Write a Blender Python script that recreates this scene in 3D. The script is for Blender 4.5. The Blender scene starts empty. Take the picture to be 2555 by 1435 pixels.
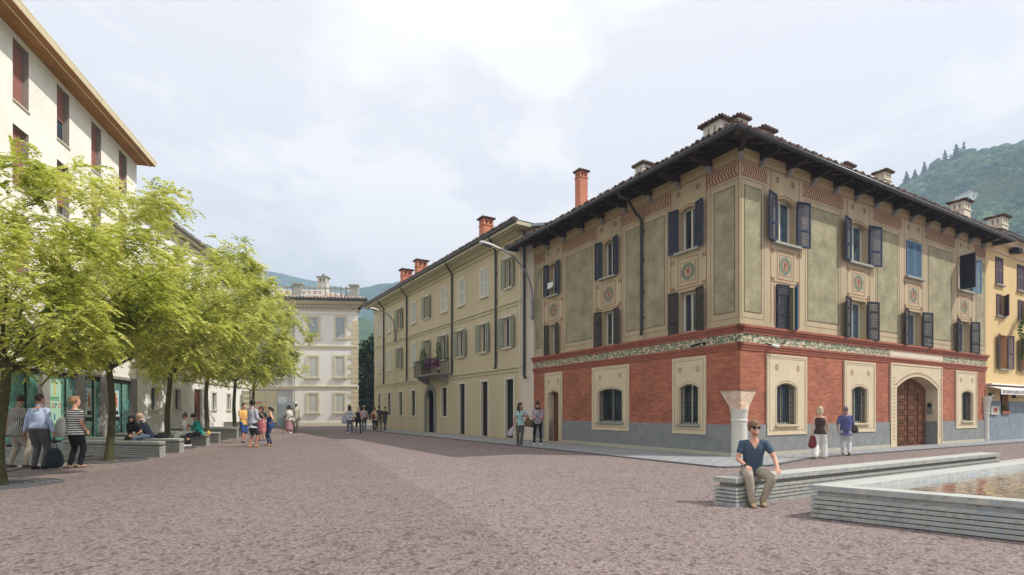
import bpy, bmesh, math, random
from mathutils import Vector, Matrix, noise
random.seed(7)
R = math.radians
scene = bpy.context.scene
# ---------------------------------------------------------------- camera
W, F, CX, HZ, EYE = 2555.0, 1325.0, 1277.5, 1027.0, 1.45
cam_d = bpy.data.cameras.new('camera'); cam = bpy.data.objects.new('camera', cam_d)
scene.collection.objects.link(cam)
cam.location = (0, 0, EYE); cam.rotation_euler = (R(90), 0, 0)
cam_d.sensor_width = 36; cam_d.lens = 36*F/W; cam_d.shift_y = (HZ-717.5)/W
cam_d.clip_start = .05; cam_d.clip_end = 20000
scene.camera = cam
# ---------------------------------------------------------------- sky and sun
SUN_EL, SUN_H = 49.0, Vector((.98, -.20, 0)).normalized()
wd = bpy.data.worlds.new('World'); scene.world = wd; wd.use_nodes = True
wt = wd.node_tree; wt.nodes.clear()
def wn(t, **k):
    n = wt.nodes.new(t)
    for a, b in k.items(): setattr(n, a, b)
    return n
sky = wn('ShaderNodeTexSky', sky_type='NISHITA'); sky.sun_disc = False
sky.sun_elevation = R(SUN_EL); sky.sun_rotation = math.atan2(SUN_H.x, SUN_H.y)
sky.air_density = 1.1; sky.dust_density = 2.5; sky.ozone_density = 1.2; sky.altitude = 200
tc = wn('ShaderNodeTexCoord'); sep = wn('ShaderNodeSeparateXYZ')
wt.links.new(tc.outputs['Generated'], sep.inputs[0])
dz = wn('ShaderNodeMath', operation='ADD'); dz.inputs[1].default_value = .22
mx = wn('ShaderNodeMath', operation='MAXIMUM'); mx.inputs[1].default_value = 0
wt.links.new(sep.outputs[2], mx.inputs[0]); wt.links.new(mx.outputs[0], dz.inputs[0])
dx = wn('ShaderNodeMath', operation='DIVIDE'); dy = wn('ShaderNodeMath', operation='DIVIDE')
wt.links.new(sep.outputs[0], dx.inputs[0]); wt.links.new(dz.outputs[0], dx.inputs[1])
wt.links.new(sep.outputs[1], dy.inputs[0]); wt.links.new(dz.outputs[0], dy.inputs[1])
cmb = wn('ShaderNodeCombineXYZ'); wt.links.new(dx.outputs[0], cmb.inputs[0]); wt.links.new(dy.outputs[0], cmb.inputs[1])
cmb.inputs[2].default_value = 3.3
n1 = wn('ShaderNodeTexNoise'); n1.inputs['Scale'].default_value = 1.7; n1.inputs['Detail'].default_value = 9; n1.inputs['Roughness'].default_value = .56; n1.inputs['Distortion'].default_value = .35
wt.links.new(cmb.outputs[0], n1.inputs['Vector'])
ramp = wn('ShaderNodeValToRGB'); ramp.color_ramp.elements[0].position = .46; ramp.color_ramp.elements[1].position = .54
ramp.color_ramp.elements[0].color = (.76,)*3+(1,); ramp.color_ramp.elements[1].color = (.96,)*3+(1,)
wt.links.new(n1.outputs['Fac'], ramp.inputs[0])
mixc = wn('ShaderNodeMixRGB'); mixc.inputs[2].default_value = (8.6, 8.25, 8.25, 1)
wt.links.new(ramp.outputs[0], mixc.inputs[0]); wt.links.new(sky.outputs[0], mixc.inputs[1])
bgn = wn('ShaderNodeBackground'); bgn.inputs[1].default_value = .15
wt.links.new(mixc.outputs[0], bgn.inputs[0])
wo = wn('ShaderNodeOutputWorld'); wt.links.new(bgn.outputs[0], wo.inputs[0])
sd = bpy.data.lights.new('sun', 'SUN'); sd.energy = 5.0; sd.angle = R(.53); sd.color = (1, .955, .885)
so = bpy.data.objects.new('sun', sd); scene.collection.objects.link(so)
sdir = SUN_H*math.cos(R(SUN_EL)) + Vector((0, 0, math.sin(R(SUN_EL))))
so.rotation_euler = sdir.to_track_quat('Z', 'Y').to_euler(); so.location = (30, -10, 60)
scene.view_settings.view_transform = 'Standard'; scene.view_settings.look = 'None'
scene.view_settings.exposure = .1; scene.view_settings.gamma = 1

HAZE = .0010; DESAT = .06
# ---------------------------------------------------------------- helpers
Z = Vector((0, 0, 1))
def gp(px, py):                       # pixel on the ground -> world
    Y = EYE*F/(py-HZ); return Vector(((px-CX)/F*Y, Y, 0))
def at(px, py, Y):
    return Vector(((px-CX)/F*Y, Y, EYE+(HZ-py)/F*Y))
def tag(o, label=None, cat=None, group=None, kind=None):
    if label: o['label'] = label
    if cat: o['category'] = cat
    if group: o['group'] = group
    if kind: o['kind'] = kind
    return o
ORG = {}
def empty(name, loc, label, cat, group=None, rz=0, local=False):
    o = bpy.data.objects.new(name, None); scene.collection.objects.link(o)
    o.empty_display_size = .3; o.location = loc; o.rotation_euler = (0, 0, rz)
    ORG[o.name] = (0, 0, 0) if local else tuple(loc)
    return tag(o, label, cat, group)
def copy_tree(o, loc=None, rz=None, label=None, parent=None):
    c = o.copy(); scene.collection.objects.link(c); c.parent = parent
    for ch in [x for x in scene.objects if x.parent == o]: copy_tree(ch, parent=c)
    if loc is not None: c.location = loc
    if rz is not None: c.rotation_euler = (0, 0, rz)
    if label: c['label'] = label
    return c
class MB:
    def __init__(s): s.v = []; s.f = []; s.m = []; s.M = None; s.cur = 0
    def add(s, pts, faces):
        b = len(s.v)
        if s.M is not None: pts = [s.M @ Vector(p) for p in pts]
        s.v.extend([tuple(p) for p in pts])
        s.f.extend([tuple(b+i for i in f) for f in faces]); s.m.extend([s.cur]*len(faces))
    def box(s, x0, x1, y0, y1, z0, z1):
        s.add([(x0,y0,z0),(x1,y0,z0),(x1,y1,z0),(x0,y1,z0),(x0,y0,z1),(x1,y0,z1),(x1,y1,z1),(x0,y1,z1)],
              [(0,3,2,1),(4,5,6,7),(0,1,5,4),(1,2,6,5),(2,3,7,6),(3,0,4,7)])
    def poly(s, pts): s.add(pts, [tuple(range(len(pts)))])
    def prism(s, pts, e):             # pts: loop of 3D points, e: extrusion vector
        n = len(pts); e = Vector(e)
        P = [Vector(p) for p in pts]
        s.add(P+[p+e for p in P], [tuple(range(n))[::-1], tuple(range(n, 2*n))]+[(i,(i+1)%n,n+(i+1)%n,n+i) for i in range(n)])
    def tube(s, pts, rad, n=8, cap=True, ref=None):
        P = [Vector(p) for p in pts]
        if not hasattr(rad, '__len__'): rad = [rad]*len(P)
        b = []; fs = []
        rf = Vector(ref) if ref else None
        for i, p in enumerate(P):
            t = (P[min(i+1,len(P)-1)]-P[max(i-1,0)])
            t = t.normalized() if t.length > 1e-9 else Vector((0,0,1))
            if rf is None or abs(rf.normalized().dot(t)) > .97: rf = Vector((1,0,0)) if abs(t.x) < .8 else Vector((0,1,0))
            a = (rf - t*rf.dot(t)).normalized(); c = t.cross(a); rf = a
            r = rad[i]; rx, ry = (r if hasattr(r,'__len__') else (r, r))
            for k in range(n):
                q = 2*math.pi*k/n; b.append(p+a*(rx*math.cos(q))+c*(ry*math.sin(q)))
        for i in range(len(P)-1):
            for k in range(n): fs.append((i*n+k, i*n+(k+1)%n, (i+1)*n+(k+1)%n, (i+1)*n+k))
        if cap: fs.append(tuple(range(n))[::-1]); fs.append(tuple(range((len(P)-1)*n, len(P)*n)))
        s.add(b, fs)
    def ring(s, x0, x1, z0, z1, w, y0, y1):   # rectangular frame, w wide inside the outline
        s.box(x0, x1, y0, y1, z1-w, z1); s.box(x0, x1, y0, y1, z0, z0+w)
        s.box(x0, x0+w, y0, y1, z0+w, z1-w); s.box(x1-w, x1, y0, y1, z0+w, z1-w)
    def disc(s, cx, cz, ro, ri, y0, y1, n=20, sx=1):
        for k in range(n):
            a, b = 2*math.pi*k/n, 2*math.pi*(k+1)/n
            q = lambda r, t: (cx+sx*r*math.cos(t), y0, cz+r*math.sin(t))
            if ri > 0: s.prism([q(ri,a), q(ro,a), q(ro,b), q(ri,b)], (0,y1-y0,0))
            else: s.prism([(cx,y0,cz), q(ro,a), q(ro,b)], (0,y1-y0,0))
    def part(s): s.marks = getattr(s, 'marks', [])+[(len(s.v), len(s.f))]
    def build_parts(s, name, mats, parent, **k):
        mk = sorted(set([(0, 0)]+getattr(s, 'marks', [])+[(len(s.v), len(s.f))])); out = None
        for (a, fa), (b, fb) in zip(mk, mk[1:]):
            if fb == fa: continue
            q = MB(); q.v = s.v[a:b]; q.f = [tuple(i-a for i in f) for f in s.f[fa:fb]]; q.m = s.m[fa:fb]; out = q.build(name, mats, parent, **k)
        return out
    def build(s, name, mats, parent=None, loc=None, smooth=False, uv=True, recalc=True):
        org = Vector(ORG[parent.name]) if parent is not None else Vector(loc or (0, 0, 0))
        me = bpy.data.meshes.new(name)
        me.from_pydata([tuple(Vector(p)-org) for p in s.v], [], s.f)
        if not isinstance(mats, (list, tuple)): mats = [mats]
        for m in mats: me.materials.append(m)
        if len(mats) > 1: me.polygons.foreach_set('material_index', s.m)
        if recalc:
            bm = bmesh.new(); bm.from_mesh(me); bmesh.ops.recalc_face_normals(bm, faces=bm.faces); bm.to_mesh(me); bm.free()
        if smooth: me.polygons.foreach_set('use_smooth', [True]*len(me.polygons))
        if uv:
            l = me.uv_layers.new(name='uv'); data = [0.0]*(2*len(me.loops))
            for p in me.polygons:
                n = p.normal
                if abs(n.z) < .8:
                    t = Vector((-n.y, n.x, 0))
                    t = t.normalized() if t.length > 1e-6 else Vector((1,0,0))
                    for li in p.loop_indices:
                        co = me.vertices[me.loops[li].vertex_index].co
                        data[2*li] = t.dot(co); data[2*li+1] = co.z
                else:
                    for li in p.loop_indices:
                        co = me.vertices[me.loops[li].vertex_index].co
                        data[2*li] = co.x; data[2*li+1] = co.y
            l.data.foreach_set('uv', data)
        me.update()
        o = bpy.data.objects.new(name, me); scene.collection.objects.link(o)
        if parent is not None:
            o.parent = parent
        else: o.location = org
        ORG[o.name] = tuple(org)
        return o
class Fac:                            # facade frame: u along the wall, o outwards, z up
    def __init__(s, P, d, n):
        s.P = Vector((P[0], P[1], 0)); s.d = Vector((d[0], d[1], 0)).normalized(); s.n = Vector((n[0], n[1], 0)).normalized()
        s.M = Matrix(((s.d.x, s.n.x, 0, s.P.x), (s.d.y, s.n.y, 0, s.P.y), (0, 0, 1, 0), (0, 0, 0, 1)))
    def pt(s, u, o, z): return s.M @ Vector((u, o, z))
    def u(s, px, o=0):
        r = (px-CX)/F; P = s.P+s.n*o
        return (r*P.y-P.x)/(s.d.x-r*s.d.y)
    def uz(s, px, py, o=0):
        u = s.u(px, o); Y = s.P.y+s.n.y*o+u*s.d.y
        return u, EYE+(HZ-py)/F*Y
    def mb(s): m = MB(); m.M = s.M; return m

# ---------------------------------------------------------------- materials
def lin(c):
    g = .3*c[0]+.59*c[1]+.11*c[2]; c = tuple(x+(g-x)*DESAT for x in c)
    return tuple((x/255/12.92 if x/255 <= .04045 else ((x/255+.055)/1.055)**2.4) for x in c)+(1,)
class NT:
    def __init__(s, name):
        s.mat = bpy.data.materials.new(name); s.mat.use_nodes = True
        s.t = s.mat.node_tree; s.t.nodes.clear()
        s.b = s.n('ShaderNodeBsdfPrincipled'); s.o = s.n('ShaderNodeOutputMaterial'); s.l(s.b.outputs[0], s.o.inputs[0])
    def n(s, ty, ins=None, **k):
        nd = s.t.nodes.new(ty)
        for a, b in k.items(): setattr(nd, a, b)
        for a, b in (ins or {}).items():
            if isinstance(b, bpy.types.NodeSocket): s.l(b, nd.inputs[a])
            else: nd.inputs[a].default_value = b
        return nd
    def l(s, a, b): s.t.links.new(a, b)
    def math(s, op, a, b=0.0, c=None):
        ins = {0: a, 1: b}
        if c is not None: ins[2] = c
        return s.n('ShaderNodeMath', ins, operation=op).outputs[0]
    def mix(s, f, a, b, bt='MIX'):
        return s.n('ShaderNodeMixRGB', {0: f, 1: a, 2: b}, blend_type=bt).outputs[0]
    def coord(s, uv=False, kind=None):
        t = s.n('ShaderNodeTexCoord'); return t.outputs[kind or ('UV' if uv else 'Object')]
    def noise(s, scale, vec=None, detail=5, rough=.6, dist=0):
        nd = s.n('ShaderNodeTexNoise', {'Scale': scale, 'Detail': detail, 'Roughness': rough, 'Distortion': dist})
        if vec is not None: s.l(vec, nd.inputs['Vector'])
        return nd.outputs['Fac']
    def ramp(s, f, stops):
        nd = s.n('ShaderNodeValToRGB', {0: f}); e = nd.color_ramp.elements
        while len(e) < len(stops): e.new(.5)
        for i, (p, c) in enumerate(stops): e[i].position = p; e[i].color = c if len(c) == 4 else c+(1,)
        return nd.outputs[0]
    def bump(s, h, strength=.3, dist=.01):
        nd = s.n('ShaderNodeBump', {'Height': h, 'Strength': strength, 'Distance': dist}); s.l(nd.outputs[0], s.b.inputs['Normal'])
def mul(c, k): return (c[0]*k, c[1]*k, c[2]*k, 1)
def mat(name, rgb, rough=.85, var=.18, scale=2.0, fine=30, bump=.15, metal=0, spec=.3, streak=False, dist=.01):
    t = NT(name); c = lin(rgb) if max(rgb) > 1 else tuple(rgb)+(1,)
    co = t.coord()
    if streak:
        mp = t.n('ShaderNodeMapping', {'Scale': (1, 1, .25)}); t.l(co, mp.inputs['Vector']); cs = mp.outputs[0]
    else: cs = co
    a = t.noise(scale, cs, 6); b = t.noise(fine, co, 3)
    m = t.mix(.35, a, b)
    r = t.ramp(m, [(.3, mul(c, 1-var)), (.7, mul(c, 1+var))])
    t.l(r, t.b.inputs['Base Color']); t.b.inputs['Roughness'].default_value = rough; t.b.inputs['Metallic'].default_value = metal
    t.b.inputs['Specular IOR Level'].default_value = spec
    if bump: t.bump(b, bump, dist)
    return t.mat
def glass(name, rgb, rough=.05, spec=.8, var=.5):
    t = NT(name); c = lin(rgb); co = t.coord()
    r = t.ramp(t.noise(1.3, co, 4), [(.35, mul(c, 1-var)), (.65, mul(c, 1+var))])
    t.l(r, t.b.inputs['Base Color']); t.b.inputs['Roughness'].default_value = rough; t.b.inputs['Specular IOR Level'].default_value = spec
    t.bump(t.noise(1.5, co, 2), .12, .05)
    return t.mat
MT = {}
MT['stucco'] = mat('beige_sgraffito_stucco', (182,165,132), var=.2, scale=1.2, streak=True)
MT['panel_line'] = mat('thin_dark_painted_line', (112,100,78), var=.2)
MT['red_line'] = mat('oxide_red_painted_line', (140,78,60), var=.25)
MT['surround'] = mat('pale_stucco_surround', (208,192,160), var=.1, scale=1.5)
MT['surround_line'] = mat('pinkish_surround_line', (166,128,100), var=.15)
MT['plinth'] = mat('grey_rendered_plinth', (134,136,134), var=.22, scale=3, fine=14, bump=.3)
MT['plinth_base'] = mat('pale_cement_skirting', (182,176,158), var=.15)
MT['terracotta'] = mat('terracotta_moulding', (156,92,72), var=.22, scale=3)
MT['marble'] = mat('white_weathered_marble', (206,202,190), var=.1, scale=4, bump=.35)
MT['wood_dark'] = mat('dark_eave_timber', (58,46,38), var=.4, scale=6)
MT['wood_soffit'] = mat('dark_soffit_boards', (48,42,38), var=.35, scale=3)
MT['gutter'] = mat('dark_metal_gutter', (52,54,56), rough=.45, var=.15, spec=.5)
MT['pipe'] = mat('dark_downpipe_metal', (44,46,50), rough=.5, var=.15, spec=.5)
MT['shut_blue'] = mat('slate_blue_shutter_paint', (42,54,78), rough=.6, var=.12, scale=8)
MT['shut_light'] = mat('light_blue_shutter_paint', (88,124,154), rough=.6, var=.12, scale=8)
MT['shut_dark'] = mat('charcoal_shutter_paint', (46,48,56), rough=.6, var=.2, scale=8)
MT['shut_brown'] = mat('dark_brown_shutter_paint', (58,54,50), rough=.6, var=.2, scale=8)
MT['shut_green'] = mat('grey_green_shutter_paint', (140,146,126), rough=.7, var=.1, scale=6)
MT['shut_grey'] = mat('pale_grey_shutter_paint', (206,206,194), rough=.7, var=.08, scale=6)
MT['shut_fill'] = mat('grey_louvre_infill', (186,180,166), rough=.7, var=.12, scale=6)
MT['shut_mauve'] = mat('mauve_brown_shutter_paint', (98,82,92), rough=.7, var=.15, scale=6)
MT['frame_white'] = mat('cream_window_frame_paint', (205,200,182), rough=.5, var=.08)
MT['frame_blue'] = mat('pale_blue_grey_trim', (178,188,190), rough=.6, var=.08)
MT['pane'] = glass('dark_window_glass', (52,62,70))
MT['pane_blue'] = glass('bluish_window_glass', (62,82,98))
MT['pane_teal'] = glass('teal_shopfront_glass', (84,138,124), rough=.08, var=.45)
MT['black_gap'] = mat('unlit_interior_black', (24,22,22), var=.3)  # near-black colour stands in for the unlit inside of buildings and flues
MT['iron'] = mat('black_wrought_iron', (32,34,38), rough=.55, var=.2)
MT['door_wood'] = mat('brown_panelled_door_wood', (112,70,44), rough=.6, var=.3, scale=5)
MT['stone_sill'] = mat('grey_stone_sill', (158,158,146), var=.15, scale=4)
MT['cream'] = mat('cream_yellow_render', (196,182,148), var=.13, scale=.7, streak=True)
MT['cream_trim'] = mat('cream_grey_string_course', (190,182,150), var=.12, scale=2)
MT['cream_light'] = mat('pale_window_trim_stone', (206,200,184), var=.08)
MT['pale_wall'] = mat('pale_pinkish_render', (216,204,182), var=.07, scale=.8, streak=True)
MT['portal_grey'] = mat('grey_portal_granite', (136,132,124), var=.18, scale=5)
MT['yellow'] = mat('yellow_ochre_render', (218,188,132), var=.09, scale=.8, streak=True)
MT['orange_in'] = mat('orange_reveal_render', (190,138,92), var=.1)
MT['bluestone'] = mat('blue_grey_slate_cladding', (128,140,150), var=.3, scale=2.4, fine=10)
MT['white_render'] = mat('white_lime_render', (234,231,224), var=.05, scale=.8, streak=True)
MT['grey_render'] = mat('bluish_grey_wing_tone', (186,190,192), var=.06, scale=.8, streak=True)  # bluish-grey tone given to the set-back left wing
MT['sand_trim'] = mat('sand_coloured_trim', (212,202,174), var=.1, scale=3)
MT['quoin'] = mat('yellow_sandstone_quoins', (210,196,162), var=.14, scale=3)
MT['soffit_ochre'] = mat('ochre_soffit_boards', (164,112,52), var=.3, scale=.6, fine=4)
MT['fascia_ochre'] = mat('pale_ochre_fascia', (232,216,178), var=.12, scale=1)
MT['roller'] = mat('rust_red_roller_shutter', (168,112,100), var=.12, scale=2)
MT['pillar'] = mat('grey_granite_pillar', (150,144,138), var=.15, scale=3, fine=25)
MT['reveal_grey'] = mat('grey_stone_reveal', (158,148,138), var=.15, scale=3)
MT['white_paint'] = mat('white_painted_metal', (226,226,222), rough=.5, var=.05)
MT['awning'] = mat('white_awning_canvas', (232,230,224), var=.05, scale=4)
MT['grey_text'] = mat('grey_faded_lettering', (150,146,142), var=.1)
MT['steel'] = mat('galvanised_lamp_steel', (150,156,160), rough=.4, var=.1, metal=.4)
MT['black'] = mat('matt_black_plastic', (24,24,26), rough=.6, var=.2)
MT['grate'] = mat('grey_cast_tree_grate', (88,90,92), rough=.7, var=.2, scale=8)
MT['green_paint'] = mat('sign_green', (60,150,90), var=.05); MT['red_paint'] = mat('sign_red', (190,60,50), var=.05)
MT['yellow_paint'] = mat('sign_yellow', (225,180,60), var=.05); MT['blue_paint'] = mat('sign_blue', (50,120,165), var=.05)
MT['poster'] = mat('pale_green_poster_paper', (176,214,184), rough=.6, var=.05)
MT['poster_white'] = mat('white_poster_paper', (200,214,208), rough=.6, var=.05)
MT['orange_paint'] = mat('poster_orange', (200,110,70), var=.1)
def brick_mat(name, c1, c2, cm, bw=.25, bh=.065, uv=True, var=.55):
    t = NT(name); co = t.coord(uv)
    bt = t.n('ShaderNodeTexBrick', {'Vector': co, 'Color1': lin(c1), 'Color2': lin(c2), 'Mortar': lin(cm), 'Scale': 1.0, 'Mortar Size': .009, 'Brick Width': bw, 'Row Height': bh, 'Bias': -.1, 'Mortar Smooth': .4})
    n2 = t.noise(.9, co, 6); n3 = t.noise(9, co, 3)
    c = t.mix(var, bt.outputs[0], t.ramp(n2, [(.3, (.45,.42,.4)), (.7, (1.35,1.3,1.25))]), 'MULTIPLY')
    c = t.mix(var*.65, c, t.ramp(n3, [(.3, (.6,.55,.5)), (.7, (1.3,1.25,1.2))]), 'MULTIPLY')
    t.l(c, t.b.inputs['Base Color']); t.b.inputs['Roughness'].default_value = .9
    t.bump(bt.outputs['Fac'], -.2, .005); return t.mat
MT['brick'] = brick_mat('red_brick_masonry', (180,106,76), (142,76,56), (170,118,92), bh=.07, var=.5)
MT['brick_chim'] = brick_mat('orange_chimney_brick', (206,116,82), (176,88,60), (214,170,140), bw=.22, bh=.075)
MT['stone_blocks'] = brick_mat('limestone_cladding_slabs', (250,246,236), (242,236,222), (232,226,212), bw=1.3, bh=.7, var=.12)
MT['brick_corbel'] = brick_mat('worn_corbel_brick', (208,166,140), (218,206,188), (208,192,170), bw=.12, bh=.08)
def diamond_mat():
    t = NT('diamond_pattern_sgraffito'); co = t.coord(True)
    s = t.n('ShaderNodeSeparateXYZ', {0: co}); u = t.math('DIVIDE', s.outputs[0], .30); v = t.math('DIVIDE', s.outputs[1], .46)
    a = t.math('ABSOLUTE', t.math('SUBTRACT', t.math('FRACT', t.math('ADD', u, v)), .5))
    b = t.math('ABSOLUTE', t.math('SUBTRACT', t.math('FRACT', t.math('SUBTRACT', u, v)), .5))
    mn = t.math('MINIMUM', a, b); mxx = t.math('MAXIMUM', a, b)
    line = t.math('LESS_THAN', mn, .05); dot = t.math('GREATER_THAN', t.math('MINIMUM', a, b), .36)
    base = t.ramp(t.noise(1.6, co, 6), [(.3, lin((128,122,92))), (.7, lin((172,164,130)))])
    f = t.math('MULTIPLY', line, t.ramp(t.noise(5, co, 3), [(.35, (0,0,0)), (.65, (.6,.6,.6))]))
    c = t.mix(f, base, lin((116,116,96)))
    f2 = t.math('MULTIPLY', dot, .35); c = t.mix(f2, c, lin((150,122,84)))
    t.l(c, t.b.inputs['Base Color']); t.b.inputs['Roughness'].default_value = .9; t.bump(t.noise(30, co, 3), .15, .01); return t.mat
MT['diamond'] = diamond_mat()
def scroll_mat(name, base, dark, mid, scale=7, th=.5):
    t = NT(name); co = t.coord(True)
    d = t.n('ShaderNodeVectorMath', {0: co, 1: (1, 1, 1)}, operation='MULTIPLY').outputs[0]
    v = t.n('ShaderNodeTexVoronoi', {'Vector': d, 'Scale': scale, 'Randomness': .45}, feature='F1')
    w = t.n('ShaderNodeTexWave', {'Vector': d, 'Scale': scale*.45, 'Distortion': 7, 'Detail': 1.5, 'Detail Scale': 1.3}, wave_type='RINGS')
    c = t.mix(t.math('GREATER_THAN', w.outputs['Fac'], .62), lin(base), lin(mid))
    c = t.mix(t.math('MULTIPLY', t.math('LESS_THAN', v.outputs['Distance'], th), t.ramp(t.noise(scale*1.3, co, 2), [(.45, (0,0,0)), (.5, (1,1,1))])), c, lin(dark))
    t.l(c, t.b.inputs['Base Color']); t.b.inputs['Roughness'].default_value = .9; return t.mat
def vine_mat():
    t = NT('painted_vine_leaf_frieze'); co = t.coord(True); s = t.n('ShaderNodeSeparateXYZ', {0: co})
    w = t.math('SINE', t.math('MULTIPLY', s.outputs[0], 11)); d = t.math('ABSOLUTE', t.math('SUBTRACT', t.math('SUBTRACT', s.outputs[1], 3.765), t.math('MULTIPLY', w, .07)))
    stem = t.math('LESS_THAN', d, .016)
    v = t.n('ShaderNodeTexVoronoi', {'Vector': co, 'Scale': 9.5, 'Randomness': .7}, voronoi_dimensions='2D'); c1 = t.n('ShaderNodeSeparateXYZ', {0: v.outputs['Color']})
    leaf = t.math('MULTIPLY', t.math('LESS_THAN', t.math('ADD', v.outputs['Distance'], t.math('MULTIPLY', t.noise(30, co, 2), 0.25)), .56), t.math('GREATER_THAN', c1.outputs[0], .3))
    grape = t.math('MULTIPLY', t.math('LESS_THAN', v.outputs['Distance'], .3), t.math('LESS_THAN', c1.outputs[0], .16))
    c = t.mix(stem, lin((196,184,154)), lin((128,96,72))); c = t.mix(t.math('MULTIPLY', leaf, .85), c, lin((58,100,76))); c = t.mix(grape, c, lin((150,104,92)))
    t.l(c, t.b.inputs['Base Color']); t.b.inputs['Roughness'].default_value = .9; return t.mat
MT['vine'] = vine_mat()
MT['vine2'] = scroll_mat('faint_scroll_cove_plaster', (188,168,122), (176,156,112), (172,152,110), 6, .3)
def tile_mat(name, c1, c2, c3):
    t = NT(name); co = t.coord()
    v = t.n('ShaderNodeTexVoronoi', {'Vector': co, 'Scale': 4.5}, feature='F1')
    c = t.ramp(t.n('ShaderNodeSeparateXYZ', {0: v.outputs['Color']}).outputs[0], [(.1, lin(c1)), (.5, lin(c2)), (.9, lin(c3))])
    c = t.mix(.5, c, t.ramp(t.noise(12, co, 4), [(.3, (.5,.5,.5)), (.7, (1.3,1.3,1.3))]), 'MULTIPLY')
    t.l(c, t.b.inputs['Base Color']); t.b.inputs['Roughness'].default_value = .9; return t.mat
MT['tiles'] = tile_mat('weathered_clay_roof_tiles', (64,52,48), (96,68,58), (122,98,86))
MT['tiles_pale'] = tile_mat('pale_brown_roof_tiles', (150,132,116), (176,148,128), (196,180,164))
def ground_mat(name='pink_grey_exposed_aggregate', k=.61):
    t = NT(name); co = t.coord()
    v1 = t.n('ShaderNodeTexVoronoi', {'Vector': co, 'Scale': 40, 'Randomness': 1}, feature='F1')
    s1 = t.n('ShaderNodeSeparateXYZ', {0: v1.outputs['Color']}).outputs[0]
    v2 = t.n('ShaderNodeTexVoronoi', {'Vector': co, 'Scale': 18, 'Randomness': 1}, feature='F1')
    s2 = t.n('ShaderNodeSeparateXYZ', {0: v2.outputs['Color']}).outputs[1]
    n1 = t.noise(28, co, 4, .8); n2 = t.noise(.35, co, 5, .6); n3 = t.noise(3.2, co, 4)
    c = t.ramp(s1, [(0, lin((96,80,80))), (.22, lin((132,108,106))), (.45, lin((176,156,152))), (.7, lin((196,180,176))), (.88, lin((150,112,104))), (1, lin((214,208,204)))])
    g = t.ramp(n1, [(.36, lin((70,58,60))), (.44, lin((136,114,112))), (.5, lin((180,160,156))), (.56, lin((206,192,188))), (.63, lin((176,128,118)))])
    c = t.mix(.62, c, g)
    d = t.ramp(s2, [(.10, (.5,.45,.45)), (.22, (1,1,1)), (.86, (1,1,1)), (.95, (1.12,1.1,1.1))])
    c = t.mix(.75, c, d, 'MULTIPLY')
    c = t.mix(.45, c, t.ramp(n2, [(.3, (.82,.81,.81)), (.7, (1.1,1.09,1.09))]), 'MULTIPLY')
    c = t.mix(.5, c, t.ramp(n3, [(.3, (.86,.85,.85)), (.7, (1.08,1.08,1.08))]), 'MULTIPLY')
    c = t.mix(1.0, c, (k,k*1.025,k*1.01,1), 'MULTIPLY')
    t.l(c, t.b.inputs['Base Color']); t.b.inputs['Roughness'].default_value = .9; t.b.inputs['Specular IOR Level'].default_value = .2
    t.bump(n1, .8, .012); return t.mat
MT['ground'] = ground_mat(); MT['ground2'] = ground_mat('darkened_exposed_aggregate', .53)
def paving_mat(name, c1, c2, cm, w, h, uvscale=1, rot=0, dots=True):
    t = NT(name); co = t.coord()
    mp = t.n('ShaderNodeMapping', {'Vector': co, 'Rotation': (0, 0, rot)})
    bt = t.n('ShaderNodeTexBrick', {'Vector': mp.outputs[0], 'Color1': lin(c1), 'Color2': lin(c2), 'Mortar': lin(cm), 'Scale': 1.0, 'Mortar Size': .008, 'Brick Width': w, 'Row Height': h})
    c = t.mix(.6, bt.outputs[0], t.ramp(t.noise(7, co, 5), [(.3, (.78,.78,.78)), (.7, (1.15,1.15,1.15))]), 'MULTIPLY')
    t.l(c, t.b.inputs['Base Color']); t.b.inputs['Roughness'].default_value = .8; t.bump(t.noise(40, co, 3), .2, .005); return t.mat
MT['paving'] = paving_mat('grey_stone_slab_paving', (152,154,154), (140,142,143), (104,104,104), .9, .35, rot=R(-60))
MT['paving2'] = paving_mat('grey_metal_grey_paving', (130,132,134), (118,120,122), (70,70,72), .8, .4, rot=R(-72))
MT['kerb'] = mat('dark_kerb_stone', (92,92,92), var=.15, scale=3)
MT['white_line'] = mat('pale_stone_edging', (214,212,206), var=.08, scale=3)
def layered_stone():
    t = NT('grey_green_layered_stone'); co = t.coord()
    v = t.n('ShaderNodeTexVoronoi', {'Vector': co, 'Scale': 15}, feature='DISTANCE_TO_EDGE')
    v2 = t.n('ShaderNodeTexVoronoi', {'Vector': co, 'Scale': 15}, feature='F1')
    s = t.n('ShaderNodeSeparateXYZ', {0: v2.outputs['Color']}).outputs[0]
    c = t.ramp(s, [(0, lin((146,148,142))), (.35, lin((168,168,156))), (.7, lin((156,164,168))), (1, lin((180,176,160)))])
    c = t.mix(t.ramp(v.outputs['Distance'], [(0, (.55,.55,.55)), (.06, (0,0,0))]), c, lin((196,192,178)))
    c = t.mix(.5, c, t.ramp(t.noise(4, co, 6), [(.3, (.8,.8,.8)), (.7, (1.12,1.12,1.12))]), 'MULTIPLY')
    t.l(c, t.b.inputs['Base Color']); t.b.inputs['Roughness'].default_value = .75; t.bump(t.noise(45, co, 4), .3, .006); return t.mat
MT['layer'] = layered_stone()
MT['seam'] = mat('dark_bench_seam', (58,60,58), var=.15)
MT['bench_top'] = mat('smooth_grey_bench_top', (176,178,170), var=.1, scale=2, fine=40, rough=.7)
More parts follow.
